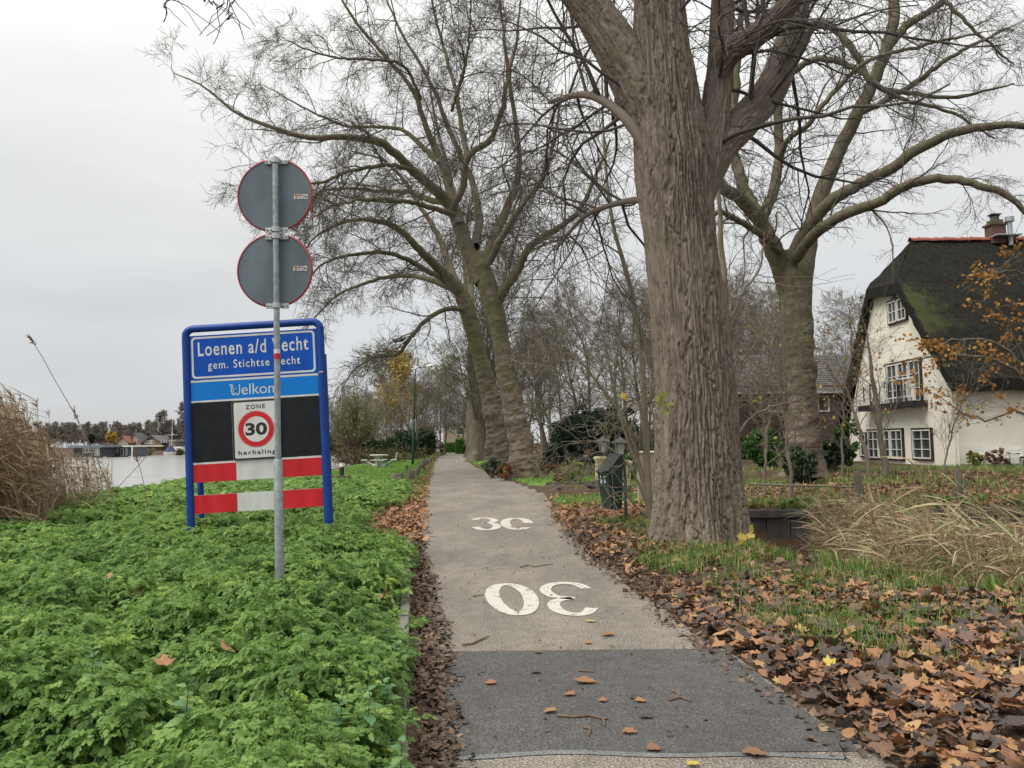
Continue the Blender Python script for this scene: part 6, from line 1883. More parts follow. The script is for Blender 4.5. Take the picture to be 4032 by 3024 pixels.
for i in range(8):
    for j in range(6): fs.append((7 * i + j, 7 * i + j + 1, 7 * i + 8 + j, 7 * i + 7 + j))
MB().add(P, fs).build('hull', mat('grey_cover', (.36, .37, .38), .6, .2, 4), bt, True)
MB().box((.1, -.3, .55), (.35, .2, .25), b=.05).build('fender', M['white_wood'], bt); MB().box((.75, -.35, .48), (.3, .2, .2), b=.05).build('fender', M['white_wood'], bt)

# ================================================================ RETAINING WALL OF THE DITCH
wt = thing('retaining_wall', 'dark wooden retaining wall of upright planks along the ditch', 'retaining wall', (0, 17.08, 0)); tag(wt, kind='structure')
M['wall_wood'] = mat('wet_dark_planks', (.060, .055, .050), .75, .4, 5, .5, 40, stretch=(1, 1, .15))
g10 = np.random.default_rng(41)
x = 3.9; meshes = []
while x < 15.5:
    w_ = g10.uniform(.42, .62)
    o = MB().box((x + w_ / 2, .012 * g10.normal(), -.62), (w_ - .022, .05, 1.18), b=.006).build('plank', M['wall_wood'], wt)
    x += w_
for x in np.arange(4.2, 15.5, 2.4):
    MB().box((x + 1.2, -.05, -.01), (2.385, .16, .17), b=.012).build('cap_beam', M['wall_wood'], wt)
# railing on the bank
M['rail'] = mat('mossy_rail', (.16, .165, .12), .75, .25, 20)
rt = thing('metal_railing', 'low thin metal railing with two bars on the bank above the retaining wall', 'railing', (0, 0, 0))
YR = 17.75
ra, rb_ = dat(1618, 1046, YR), dat(1846, 1052, YR)
lb_ = dat(1640, 1076, YR).z - ra.z
for i, z in enumerate((0, lb_)): MB().tube([ra + Vector((0, 0, z)), rb_ + Vector((0, 0, z))], .020 if i == 0 else .013, 8).build('rail', M['rail'], rt)
for x in (1628, 1684, 1762, 1844):
    p = dat(x, 1048, YR); MB().tube([(p.x, YR, p.z), (p.x, YR, -.1)], .013, 8).build('post', M['rail'], rt)
for (x, y0_, y1_, Y, lb, ln) in ((1862, 1018, 1090, 17.5, 'leaning wooden post at the end of the metal railing', .12), (2071, 1012, 1092, 17.5, 'thick upright wooden post on the bank before the house wall', .03)):
    p, q = dat(x, y0_, Y), dat(x, y1_, Y)
    t = thing('wooden_post', lb, 'post', (p.x, Y, 0), 0, 'wooden posts on the garden bank')
    MB().tube([(0, 0, -.15), (-ln * .5, 0, p.z * .5), (-ln, 0, p.z - .02), (-ln, 0, p.z)], [.085, .085, .083, .07], 14).build('shaft', M['wood_old'], t, angle=40)
    rp = MB().lathe([(.05, 0), (.05, .012), (.0, .015)], (-ln, 0, p.z - .005), 10).build('post_cap', M['wood_old'], t)
# ================================================================ STREET FURNITURE AND SMALL THINGS
def Z(x, y): return float(height(np.array([x]), np.array([y]))[0])

# ---- litter bin
pb_ = dat(1346, 1128, 14.6)
lbn = thing('litter_bin', 'dark green roadside litter bin on a bent galvanised post beside the huge poplar', 'litter bin', (pb_.x - .22, 14.6, 0), R(-58))
w_, d_ = .34, .36
MB().add([(-w_ / 2, -d_ / 2, 1.02), (w_ / 2, -d_ / 2, 1.02), (w_ / 2, d_ / 2, 1.36), (-w_ / 2, d_ / 2, 1.36),
          (-w_ / 2 + .05, -d_ / 2 + .07, .34), (w_ / 2 - .05, -d_ / 2 + .07, .34), (w_ / 2 - .05, d_ / 2 - .02, .34), (-w_ / 2 + .05, d_ / 2 - .02, .34)],
         [(0, 1, 2, 3), (7, 6, 5, 4), (0, 4, 5, 1), (1, 5, 6, 2), (2, 6, 7, 3), (3, 7, 4, 0)]).build('body', M['green_bin'], lbn)
an = math.atan2(.34, .36)
lid = MB().box((0, -.03, 1.205), (w_ + .03, .47, .035), M=Matrix.Rotation(an, 3, 'X'), b=.012).build('lid', mat('dark_lid', (.03, .034, .034), .45), lbn)
MB().tube([(-.12, -.22, 1.03), (-.10, -.26, 1.04), (.10, -.26, 1.04), (.12, -.22, 1.03)], .012, 8).build('handle', M['dark_metal'], lid)
MB().tube([(.0, .36, -.2), (0, .36, .9), (0, .34, 1.24), (0, .27, 1.31), (0, .10, 1.32)], .032, 12).build('post', M['galv'], lbn, True)
MB().box((0, .245, .85), (.12, .18, .06)).box((0, .245, .5), (.12, .2, .05)).build('bracket', M['galv'], lbn)
st_ = MB()
for dx, s_ in ((-.065, 1), (.045, .85)):
    st_.box((dx, -d_ / 2 + .012, .87), (.05 * s_, .004, .10 * s_), M=Matrix.Rotation(R(-6), 3, 'X'))
    st_.lathe([(.022, 0), (.022, .004)], (dx, -d_ / 2 - .002, .945), 10, Matrix.Rotation(R(90), 3, 'X'))
st_.build('pictogram', mat('pale_print', (.40, .52, .55), .5), lbn)

# ---- gate pillars with lanterns
M['yellow_brick'] = mat('yellow_painted_brick', (.50, .46, .24), .85, .16, 10)
M['mossy_base'] = mat('mossy_dark_brick', (.10, .095, .065), .95, .3, 9)
M['mortar'] = mat('pale_mortar', (.34, .32, .20), .9)
M['lamp_glass'] = mat('lantern_glass', (.30, .32, .33), .15, .1, 4)
def pillar(label, px, py_top, Y, sz):
    p = dat(px, py_top, Y); zt = p.z
    t = thing('gate_pillar', label, 'gate pillar', (p.x, Y, 0), R(4), 'gate pillars of the driveway')
    MB().box((0, 0, .10), (sz + .02, sz + .02, .34)).build('base', M['mossy_base'], t)
    h0 = .27; rows = int((zt - .14 - h0) / .075); rh = (zt - .14 - h0) / rows
    MB().box((0, 0, (h0 + zt - .14) / 2), (sz - .03, sz - .03, zt - .14 - h0)).build('mortar', M['mortar'], t)
    b = MB()
    for r in range(rows):
        z = h0 + rh * (r + .5); n = 3; off_ = .5 if r % 2 else 0
        for side in range(4):
            ang = side * PI / 2
            cuts = [0] + [(k + off_) * sz / n for k in range(0 if off_ else 1, n + (0 if off_ else 0))] + [sz]
            cuts = sorted(set(cuts))
            for a, c_ in zip(cuts[:-1], cuts[1:]):
                if c_ - a < .02: continue
                cx_ = (a + c_) / 2 - sz / 2
                Mz = Matrix.Rotation(ang, 3, 'Z')
                b.box(Mz @ Vector((cx_, -sz / 2 + .02, z)), (c_ - a - .012, .05, rh - .012), M=Mz)
    o = b.build('brickwork', M['yellow_brick'], t); tag(o, kind='stuff')
    MB().box((0, 0, zt - .115), (sz + .05, sz + .05, .055)).box((0, 0, zt - .055), (sz + .11, sz + .11, .06)).box((0, 0, zt - .012), (sz + .03, sz + .03, .025)).build('cap', M['yellow_brick'], t)
    ln = MB().lathe([(.09, 0), (.09, .03), (.035, .05), (.035, .10), (.12, .12), (.12, .14), (.0, .14)], (0, 0, zt), 12).build('lantern', M['black_wood'], t)
    zb, zt2 = zt + .14, zt + .52; r0, r1 = .105, .165
    fr_ = MB()
    for k in range(4):
        an = PI / 4 + k * PI / 2
        a = Vector((math.cos(an) * r0 * 1.2, math.sin(an) * r0 * 1.2, zb)); c_ = Vector((math.cos(an) * r1 * 1.2, math.sin(an) * r1 * 1.2, zt2))
        fr_.tube([a, c_], .014, 6)
        an2 = an + PI / 2
        fr_.tube([c_, Vector((math.cos(an2) * r1 * 1.2, math.sin(an2) * r1 * 1.2, zt2))], .014, 6)
    fr_.build('lantern_frame', M['black_wood'], ln)
    for k in range(4):
        a0, a1 = PI / 4 + k * PI / 2, PI / 4 + (k + 1) * PI / 2
        q = [(math.cos(a0) * r0 * 1.15, math.sin(a0) * r0 * 1.15, zb), (math.cos(a1) * r0 * 1.15, math.sin(a1) * r0 * 1.15, zb), (math.cos(a1) * r1 * 1.15, math.sin(a1) * r1 * 1.15, zt2), (math.cos(a0) * r1 * 1.15, math.sin(a0) * r1 * 1.15, zt2)]
        MB().add(q, [(0, 1, 2, 3)]).build('pane', M['lamp_glass'], ln)
    MB().lathe([(.035, 0), (.035, .12), (.05, .15), (.05, .19), (.0, .2)], (0, 0, zb), 10).build('bulb', M['white_wood'], ln)
    MB().lathe([(.30, 0), (.29, .02), (.06, .17), (.03, .19), (.02, .24), (.0, .25)], (0, 0, zt2), 4, Matrix.Rotation(PI / 4, 3, 'Z')).build('lantern_roof', M['dark_metal'], ln)
pillar('yellow brick gate pillar with lantern, standing clear beside the driveway', 1303, 986, 27.2, .50)
pillar('yellow brick gate pillar with lantern, half hidden behind the green bin', 1340, 994, 23.6, .50)
# low edging of the garden bed beside the pillar
t = thing('bed_edging', 'low mossy brick edging of the flower bed along the driveway', 'edging', (0, 0, 0)); tag(t, kind='structure')
for k in range(16):
    x0 = 1.25 + k * .125 * 1.0
    MB().box((x0, 28.25, .07), (.118, .12, .18), b=.01).build('brick', M['mossy_base'], t)

# ---- street lamp
lp = dat(891, 1003, 57)
sl_ = thing('street_lamp', 'slim dark green street lamp with pale curved head beside the lawn', 'street lamp', (lp.x, 57, 0))
M['lamp_green'] = mat('lamp_post_green', (.015, .06, .055), .45, .15, 4)
tp = dat(897, 800, 57) - Vector((lp.x, 57, 0)); hd = dat(943, 787, 57) - Vector((lp.x, 57, 0)); nk = dat(920, 792, 57) - Vector((lp.x, 57, 0))
mid = dat(894, 910, 57) - Vector((lp.x, 57, 0))
MB().tube([(0, 0, -.3), mid * .98, mid], [.095, .085, .06], 14).build('lower_pole', M['lamp_green'], sl_, True)
MB().tube([mid, tp * .97 + Vector((.0, 0, 0)), tp + Vector((.06, 0, .10)), tp + Vector((.25, 0, .20)), nk], [.055, .045, .04, .035, .035], 12).build('upper_pole', M['lamp_green'], sl_, True)
dv = hd - nk
prof = [(0, .05), (.15, .10), (.5, .14), (.85, .11), (1, .02)]
vs, fs = [], []
for u, r in prof:
    for k in range(10):
        an = 2 * PI * k / 10; vs.append(tuple(nk + dv * u + Vector((0, math.cos(an) * r * 1.2, math.sin(an) * r * .75))))
for i in range(4):
    for k in range(10): fs.append((10 * i + k, 10 * i + (k + 1) % 10, 10 * i + 10 + (k + 1) % 10, 10 * i + 10 + k))
MB().add(vs, fs).build('lamp_head', mat('lamp_head_grey', (.75, .76, .74), .4), sl_, True)

# ---- picnic table
pc = dat(819, 1007, 52)
pt_ = thing('picnic_table', 'pale concrete picnic table with attached seats on the lawn', 'picnic table', (pc.x, 52, Z(pc.x, 52)), R(4))
MB().lathe([(.0, .74), (.60, .74), (.62, .76), (.62, .80), (.60, .82), (.0, .82)], (0, 0, 0), 28).build('table_top', M['concrete'], pt_, angle=40)
MB().box((0, 0, .42), (.14, .5, .64)).box((0, 0, .42), (.5, .14, .639)).box((0, 0, .08), (.85, .85, .10)).build('pedestal', M['concrete'], pt_)
for k, an in enumerate((0, PI, PI / 2, -PI / 2)):
    Mz = Matrix.Rotation(an, 3, 'Z')
    b = MB().tube([Mz @ Vector((.25, 0, .10)), Mz @ Vector((.45, 0, .12)), Mz @ Vector((.98, 0, .42))], .085, 4); b.build('arm', M['concrete'], pt_)
    MB().box(Mz @ Vector((.98, 0, .455)), (.36, .9, .07), M=Mz, b=.02).build('seat', M['concrete'], pt_)
bk = MB()
for sy in (-.38, .38): bk.tube([(1.10, sy, .45), (1.20, sy, .95)], .02, 6)
for z in (.62, .78, .94): bk.tube([(1.12 + (z - .45) * .2, -.38, z), (1.12 + (z - .45) * .2, .38, z)], .018, 6)
bk.build('backrest', M['concrete'], pt_)
# dark box on posts behind the table
q = dat(769, 975, 66)
t = thing('park_bin', 'dark green rectangular bin on legs behind the picnic table', 'litter bin', (q.x, 66, Z(q.x, 66)))
MB().box((0, 0, 1.05), (.95, .5, .95), b=.06).build('body', M['green_bin'], t); MB().box((0, 0, 1.56), (1.0, .55, .08), b=.03).build('lid', M['green_bin'], t)
for sx in (-.35, .35): MB().tube([(sx, 0, -.1), (sx, 0, .6)], .04, 8).build('leg', M['galv'], t)
# bollard light, brick planter
q = dat(735, 1004, 33)
t = thing('bollard_light', 'short black bollard light with pale lens near the river edge', 'bollard light', (q.x, 33.3, Z(q.x, 33.3)))
MB().lathe([(.11, -.1), (.11, .55), (.0, .55)], (0, 0, 0), 16).build('shaft', M['black_wood'], t); MB().lathe([(.095, .55), (.095, .74)], (0, 0, 0), 16).build('lens', M['white_wood'], t)
MB().lathe([(.12, .74), (.12, .86), (.10, .88), (.0, .89)], (0, 0, 0), 16).build('cap', M['black_wood'], t)
q = dat(733, 1032, 28.5)
t = thing('brick_planter', 'low mossy brick block at the water edge below the bollard light', 'planter', (q.x, 28.8, 0))
MB().box((0, 0, .18), (1.05, .55, .48)).build('core', M['mortar'], t)
for r in range(4):
    for k in range(6 if r < 3 else 9):
        n = 6 if r < 3 else 9; w_ = 1.1 / n
        MB().box((-.55 + w_ * (k + .5) + (.0 if r % 2 else .02), -.27, .04 + r * .115 + (.02 * math.sin(k * 3) if r == 3 else 0)), (w_ - .014, .10, .10 if r < 3 else .13), b=.008).build('brick', M['mossy_base'], t)
t = thing('ball', 'small dark round ball lying on the lawn beside the bollard light', 'ball', dG(777, 1024)); MB().lathe([(0, 0), (.06, .03), (.09, .09), (.06, .15), (0, .18)], (0, 0, 0), 12).build('shell', M['black_wood'], t, True)

# ---- stumpy wooden posts along the lawn edge
SP = [(853, 1052, 27.2, .52, .16, 'blackened broad stump, first of the row and closest to the litter strip'), (864, 1053, 26.6, .42, .10, 'thin grey stump just before the blackened broad one'), (866, 1046, 29, .50, .09, 'slim dark stump behind the blackened broad one'),
      (885, 1037, 32, .45, .11, 'squat grey stump, one of a touching pair by the road'), (891, 1035, 33, .45, .11, 'second squat grey stump of the touching pair by the road'), (899, 1030, 36, .42, .15, 'solitary wide stump before the leaning one'),
      (904, 1020, 41, .45, .10, 'dark stump beside a fallen prop'), (913, 1014, 46, .62, .17, 'tall split dark stump midway along the lawn edge'), (919, 1002, 54, .42, .11, 'small dark stump past the lamp post'),
      (924, 999, 58, .40, .12, 'small stump, third from the far end of the row'), (929, 995, 63, .40, .13, 'small stump, second from the far end of the row'), (935, 991, 72, .50, .16, 'farthest dark stump at the end of the row')]
for i, (x, y, Y, h_, r, lb) in enumerate(SP):
    p = dat(x, y, Y); z = Z(p.x, Y)
    t = thing('wooden_stump', lb, 'stump', (p.x, Y, z), i, 'old wooden stumps along the lawn edge')
    ln = .05 * math.sin(i * 2.3)
    MB().tube([(0, 0, -.15), (ln * .5, 0, h_ * .5), (ln, .02, h_ - .03), (ln, .02, h_)], [r, r * .98, r * .95, r * .82], 10).build('shaft', M['wood_old'], t, angle=50)
for i, (x0, y0_, x1, y1_, Y, lb) in enumerate(((905, 1026, 917, 1031, 38, 'fallen grey prop lying by the dark stump'), (913, 1020, 930, 1028, 43, 'grey rail slumped from the tall split stump'), (872, 1046, 880, 1050, 28.6, 'short pale-tipped board leaning on the first stumps'))):
    a, b = dat(x0, y0_, Y), dat(x1, y1_, Y - 1.5)
    t = thing('fallen_rail', lb, 'rail', a); MB().tube([(0, 0, 0), b - a], .07, 6).build('shaft', M['wood_old'], t)
p = dat(878, 1020, 38); t = thing('thin_post', 'thin pale post standing on the lawn behind the stumps', 'post', (p.x, 38, 0)); MB().tube([(0, 0, -.1), (.01, 0, p.z + .35)], .06, 8).build('shaft', M['wood_old'], t)

# ---- bicycle by the house
bp = at(3965, 1898, 29.3); br = .345
bk_ = thing('bicycle', 'dark upright bicycle parked against the cream house wall', 'bicycle', (bp.x, 29.3, bp.z))
def wheel(x):
    w = MB(); pts = [(x + br * math.cos(2 * PI * k / 28), 0, br + br * math.sin(2 * PI * k / 28)) for k in range(29)]
    o = w.tube(pts, .018, 6, False).build('wheel', M['black_wood'], bk_)
    MB().tube([(x + (br - .03) * math.cos(2 * PI * k / 28), 0, br + (br - .03) * math.sin(2 * PI * k / 28)) for k in range(29)], .010, 5, False).build('rim', M['zinc'], o)
    s_ = MB()
    for k in range(14):
        an = 2 * PI * k / 14; s_.tube([(x, .03 * (-1) ** k, br), (x + (br - .03) * math.cos(an), 0, br + (br - .03) * math.sin(an))], .0025, 3)
    so_ = s_.build('spokes', M['zinc'], o); tag(so_, kind='stuff')
wheel(0); wheel(1.12)
MB().tube([(0, .0, br), (.14, 0, .82), (.17, 0, .90)], .017, 8).build('fork', M['black_wood'], bk_)
MB().tube([(.15, 0, .80), (.22, 0, .52), (.36, 0, .36), (.52, 0, .30)], .019, 8).tube([(.15, 0, .74), (.30, 0, .42), (.52, 0, .30)], .015, 8).tube([(.52, 0, .30), (.70, 0, .88)], .018, 8).tube([(.52, 0, .30), (1.12, .05, br)], .012, 6).tube([(.66, 0, .74), (1.12, .05, br)], .012, 6).build('frame', M['black_wood'], bk_)
MB().tube([(.17, 0, .90), (.15, 0, 1.02), (.13, 0, 1.10)], .014, 8).tube([(.33, -.28, 1.06), (.16, -.26, 1.09), (.12, -.12, 1.11), (.12, .12, 1.11), (.16, .26, 1.12), (.33, .28, 1.10)], .012, 8).build('handlebar', M['zinc'], bk_)
for s_ in (-.28, .28): MB().tube([(.24, s_, 1.08), (.38, s_, 1.07)], .019, 8).build('grip', M['black_wood'], bk_)
MB().box((.74, 0, .93), (.28, .2, .07), b=.03).build('saddle', M['black_wood'], bk_)
MB().tube([(br * 1.08 * math.cos(R(a)), 0, br + br * 1.08 * math.sin(R(a))) for a in range(10, 130, 15)], .02, 6).build('mudguard', M['black_wood'], bk_)
MB().tube([(1.12 + br * 1.08 * math.cos(R(a)), 0, br + br * 1.08 * math.sin(R(a))) for a in range(20, 180, 15)], .02, 6).build('mudguard', M['black_wood'], bk_)
MB().box((.80, -.05, .38), (.62, .03, .14), b=.015).build('chain_guard', M['black_wood'], bk_)
# white garden bench behind it
t = thing('garden_bench', 'white wooden garden bench by the wall behind the bicycle', 'bench', (bp.x + .55, 30.3, .42))
MB().box((0, 0, .42), (1.8, .45, .05)).build('seat', M['white_wood'], t); MB().box((0, .22, .78), (1.8, .05, .16)).box((0, .22, .58), (1.8, .05, .08)).build('backrest', M['white_wood'], t)
for sx in (-.84, -.2, .84): MB().box((sx, -.18, .2), (.09, .06, .4)).box((sx, .24, .42), (.10, .06, .9)).build('leg', M['white_wood'], t)

# ---- garden things by the gate
q = dat(1265, 1003, 34)
t = thing('garden_table', 'small round dark garden table between the shrub and the gate pillar', 'table', (q.x, 34, 0)); zt = dat(1265, 992, 34).z
MB().lathe([(.0, zt - .03), (.45, zt - .03), (.45, zt), (.0, zt)], (0, 0, 0), 20).build('table_top', M['dark_metal'], t)
for k in range(3): MB().tube([(.06, 0, zt - .03), (.3 * math.cos(k * 2.1), .3 * math.sin(k * 2.1), -.05)], .02, 6).build('leg', M['dark_metal'], t)
f = thing('flower_pot', 'pale blue glazed pot with dry stems on the dark garden table', 'flower pot', (q.x + .02, 34, zt)); MB().lathe([(.08, 0), (.12, .08), (.12, .16), (.10, .18), (.0, .17)], (0, 0, 0), 14).build('pot', mat('blue_glaze', (.14, .20, .22), .3), f, True)
sm = MB()
for k in range(12): sm.tube([(0, 0, .15), (.12 * math.cos(k), .12 * math.sin(k), .42 + .05 * math.sin(k * 3))], .006, 3)
sm.build('dry_stems', M['twig_brown'], f)
q = dat(1243, 1003, 34.5)
t = thing('garden_chair', 'dark metal garden chair with lattice back beside the round table', 'chair', (q.x, 34.5, 0))
MB().box((0, 0, .62), (.42, .42, .03)).build('seat', M['dark_metal'], t)
bb_ = MB()
for k in range(7):
    x_ = -.2 + k * .066; bb_.tube([(x_, .2, .65), (x_ * .6 + .08 * (k % 2 * 2 - 1), .24, 1.12 - abs(x_) * .5)], .008, 4)
bb_.tube([(-.21, .2, .65), (-.22, .22, .95), (-.1, .24, 1.12), (.1, .24, 1.12), (.22, .22, .95), (.21, .2, .65)], .013, 6).build('backrest', M['dark_metal'], t)
for sx in (-.18, .18):
    for sy in (-.18, .18): MB().tube([(sx, sy, .62), (sx * 1.15, sy * 1.15, -.05)], .013, 6).build('leg', M['dark_metal'], t)
q = dat(1397, 985, 20.5)
t = thing('utility_cabinet', 'beige utility cabinet with pale lid behind the bare twigs', 'cabinet', (q.x, 20.5, 0)); zt = dat(1397, 978, 20.5).z
MB().box((0, 0, zt / 2), (.50, .32, zt)).build('body', mat('beige_panel', (.30, .25, .19), .7), t); MB().box((0, -.01, zt + .02), (.56, .38, .045), b=.01).build('lid', M['white_wood'], t)
MB().box((0, -.162, zt / 2), (.40, .01, zt * .7)).build('door', mat('beige_door', (.27, .22, .17), .7), t)
q = dat(1200, 975, 40)
t = thing('bird_house', 'small reddish nesting box on a stake in front of the dark yew', 'bird house', (q.x, 40, 0)); zt = dat(1200, 966, 40).z
MB().tube([(0, 0, -.1), (0, 0, zt - .2)], .03, 6).build('stake', M['wood_old'], t); MB().box((0, 0, zt - .05), (.32, .28, .36)).build('box', mat('red_wood', (.26, .10, .06), .8), t)
MB().prism([(-.24, zt + .10), (0, zt + .24), (.24, zt + .10)], -.2, .2, 'y').build('roof', M['wood_old'], t)
for i, (x, y, Y, lb) in enumerate(((1078, 984, 47, 'short white-topped rail fence beside the fluted trunk'), (1152, 986, 36.5, 'short white-topped rail fence right behind the leaning plane trunk'))):
    q = dat(x, y, Y)
    t = thing('rail_fence', lb, 'fence', (q.x, Y, 0))
    MB().box((0, 0, q.z * .5 + .1), (.12, .10, q.z + .3)).build('post', M['white_wood'], t)
    for z in (.25, .6): MB().box((-.75, .02, q.z - .3 + z * .5), (1.5, .05, .07)).build('rail', M['wood_old'], t)

# ---- birds
def bird(label, pos, s, rz, m='black_feather'):
    if 'black_feather' not in M: M['black_feather'] = mat('black_feather', (.018, .018, .022), .5, .2, 20)
    t = thing('bird', label, 'bird', pos, rz, 'black birds'); t.scale = (s, s, s)
    vs, fs = [], []
    pr = [(-.30, .012, .10, .20), (-.18, .03, .13, .3), (-.10, .06, .155, .8), (0, .085, .17, 1), (.09, .075, .195, 1), (.14, .05, .235, 1), (.18, .042, .262, 1), (.21, .036, .268, 1), (.235, .014, .262, 1), (.275, .003, .255, 1)]
    for x, r, z, k in pr:
        for j in range(10):
            an = 2 * PI * j / 10; vs.append((x, r * math.cos(an), z + r * k * math.sin(an)))
    for i in range(len(pr) - 1):
        for j in range(10): fs.append((10 * i + j, 10 * i + (j + 1) % 10, 10 * i + 10 + (j + 1) % 10, 10 * i + 10 + j))
    MB().add(vs, fs).build('body', M['black_feather'], t, True)
    for s_ in (-1, 1):
        MB().tube([(.0, .03 * s_, .11), (.01, .03 * s_, .04), (.0, .035 * s_, 0), (.05, .04 * s_, 0)], .006, 5).build('leg', M['black_feather'], t)
        MB().add([(.10, .07 * s_, .20), (.0, .092 * s_, .19), (-.22, .05 * s_, .12), (-.06, .09 * s_, .14)], [(0, 1, 2, 3)]).build('wing', M['black_feather'], t)
for (x, y, lb, rz, Y) in ((1209, 1066, 'dark bird standing on the driveway facing the road', 2.0, 0), (1277, 1064, 'dark bird turned sideways on the driveway near the pillar', 2.9, 0)):
    p = dG(x, y); bird(lb, (p.x, p.y, .01), 1.05, rz)
bird('dark bird perched on the drooping plane branch, one of two', dat(867, 747, 39.7) + Vector((0, 0, .1)), 1.1, .6)
bird('dark bird perched second on the drooping plane branch', dat(855, 749, 39.7) + Vector((0, 0, .1)), 1.1, 2.6)

# ---- the walker
pw = dat(955, 985, 90)
M['jacket'] = mat('black_jacket', (.014, .015, .022), .8, .2, 20); M['trousers'] = mat('dark_trousers', (.016, .017, .02), .8); M['skin'] = mat('skin', (.42, .25, .18), .6); M['hair'] = mat('dark_hair', (.02, .016, .013), .7); M['shoe'] = mat('pale_shoe', (.35, .33, .32), .6)
def skinned(name, J, E, m, parent, sub=2):
    me = bpy.data.meshes.new(name); names = list(J)
    me.from_pydata([J[k][0] for k in names], [(names.index(a), names.index(b)) for a, b in E], [])
    o = bpy.data.objects.new(name, me); COL.objects.link(o); me.materials.append(m)
    sk = o.modifiers.new('skin', 'SKIN'); sk.use_smooth_shade = True
    for i, k in enumerate(names):
        v = me.skin_vertices[0].data[i]; r = J[k][1]; v.radius = r if isinstance(r, tuple) else (r, r); v.use_root = (i == 0)
    ss = o.modifiers.new('sub', 'SUBSURF'); ss.levels = ss.render_levels = sub
    if parent: o.parent = parent
    return o
per = thing('person', 'person in black jacket and dark trousers walking away along the road', 'person', (pw.x, 90, 0))
J = {'pelvis': ((0, 0, .96), (.15, .11)), 'waist': ((0, 0, 1.12), (.135, .10)), 'chest': ((0, .01, 1.34), (.17, .115)), 'neck0': ((0, 0, 1.48), (.09, .08)), 'neck': ((0, .01, 1.54), .055), 'head': ((0, .02, 1.64), (.085, .10)), 'crown_': ((0, .02, 1.73), (.075, .085)),
     'sl': ((-.19, 0, 1.43), .07), 'el': ((-.27, -.06, 1.17), .050), 'wl': ((-.22, .10, .98), .036), 'hl': ((-.21, .15, .92), .034), 'sr': ((.19, 0, 1.43), .07), 'er': ((.27, -.08, 1.17), .050), 'wr': ((.23, .05, .97), .036), 'hr': ((.22, .08, .90), .034),
     'hpl': ((-.09, 0, .90), .095), 'kl': ((-.10, .10, .50), .065), 'al': ((-.10, -.02, .09), .042), 'tl': ((-.10, .12, .04), .035), 'hpr': ((.09, 0, .90), .095), 'kr': ((.10, .0, .48), .065), 'ar': ((.10, -.30, .16), .042), 'tr': ((.10, -.20, .05), .035)}
E = [('pelvis', 'waist'), ('waist', 'chest'), ('chest', 'neck0'), ('neck0', 'neck'), ('neck', 'head'), ('head', 'crown_'), ('chest', 'sl'), ('sl', 'el'), ('el', 'wl'), ('wl', 'hl'), ('chest', 'sr'), ('sr', 'er'), ('er', 'wr'), ('wr', 'hr'),
     ('pelvis', 'hpl'), ('hpl', 'kl'), ('kl', 'al'), ('al', 'tl'), ('pelvis', 'hpr'), ('hpr', 'kr'), ('kr', 'ar'), ('ar', 'tr')]
skinned('body', J, E, M['skin'], per)
up_ = lambda k, e: (J[k][0], tuple(a + e for a in J[k][1]) if isinstance(J[k][1], tuple) else J[k][1] + e)
JJ = {k: up_(k, .025) for k in ('pelvis', 'waist', 'chest', 'neck0', 'sl', 'el', 'wl', 'sr', 'er', 'wr')}
skinned('jacket', JJ, [e for e in E if e[0] in JJ and e[1] in JJ], M['jacket'], per)
JT = {k: up_(k, .018) for k in ('pelvis', 'hpl', 'kl', 'al', 'hpr', 'kr', 'ar')}
skinned('trousers', JT, [e for e in E if e[0] in JT and e[1] in JT], M['trousers'], per)
skinned('hair', {'a': ((0, .0, 1.66), (.095, .105)), 'b': ((0, .01, 1.75), (.085, .095)), 'c': ((0, -.05, 1.58), (.07, .05))}, [('a', 'b'), ('a', 'c')], M['hair'], per)
for k, a in (('left', 'al'), ('right', 'ar')):
    p0 = Vector(J[a][0]); MB().box(p0 + Vector((0, .07, -.045)), (.09, .26, .08), b=.03).build('shoe', M['shoe'], per)

# ---- twigs on the road
M['stick'] = mat('dead_stick', (.13, .09, .06), .85, .3, 30)
for i, (pts_, r, lb) in enumerate((
        ([(1205, 1545), (1240, 1548), (1275, 1545), (1303, 1552), (1306, 1568)], .010, 'long bent dead twig lying on the dark asphalt'), ([(1443, 1512), (1470, 1506), (1494, 1514)], .010, 'dark straight twig on the asphalt toward the leafy verge'),
        ([(1452, 1492), (1460, 1494), (1468, 1502), (1460, 1508)], .011, 'curled pale bark strip on the asphalt beside a straight twig'), ([(1262, 1570), (1275, 1574), (1272, 1588)], .011, 'small curled pale twig near the long bent one'),
        ([(998, 1393), (1020, 1390), (1035, 1383), (1056, 1374)], .010, 'forked grey twig between the inverted 30 and the dark patch'), ([(1250, 1448), (1285, 1451)], .007, 'short brown twig on the far half of the dark asphalt'),
        ([(1124, 1225), (1140, 1220), (1152, 1224), (1180, 1220), (1195, 1219)], .008, 'thin dark twig lying beyond the inverted 30'), ([(1022, 1288), (1045, 1284)], .008, 'twig lying across the inverted zero'))):
    P = [dG(x, y, .012) for x, y in pts_]; o_ = P[0]
    t = thing('dead_twig', lb, 'twig', o_, 0, 'dead twigs on the road'); MB().tube([p - o_ for p in P], [r] + [r * .8] * (len(P) - 2) + [r * .5], 6).build('stem', M['stick'], t)
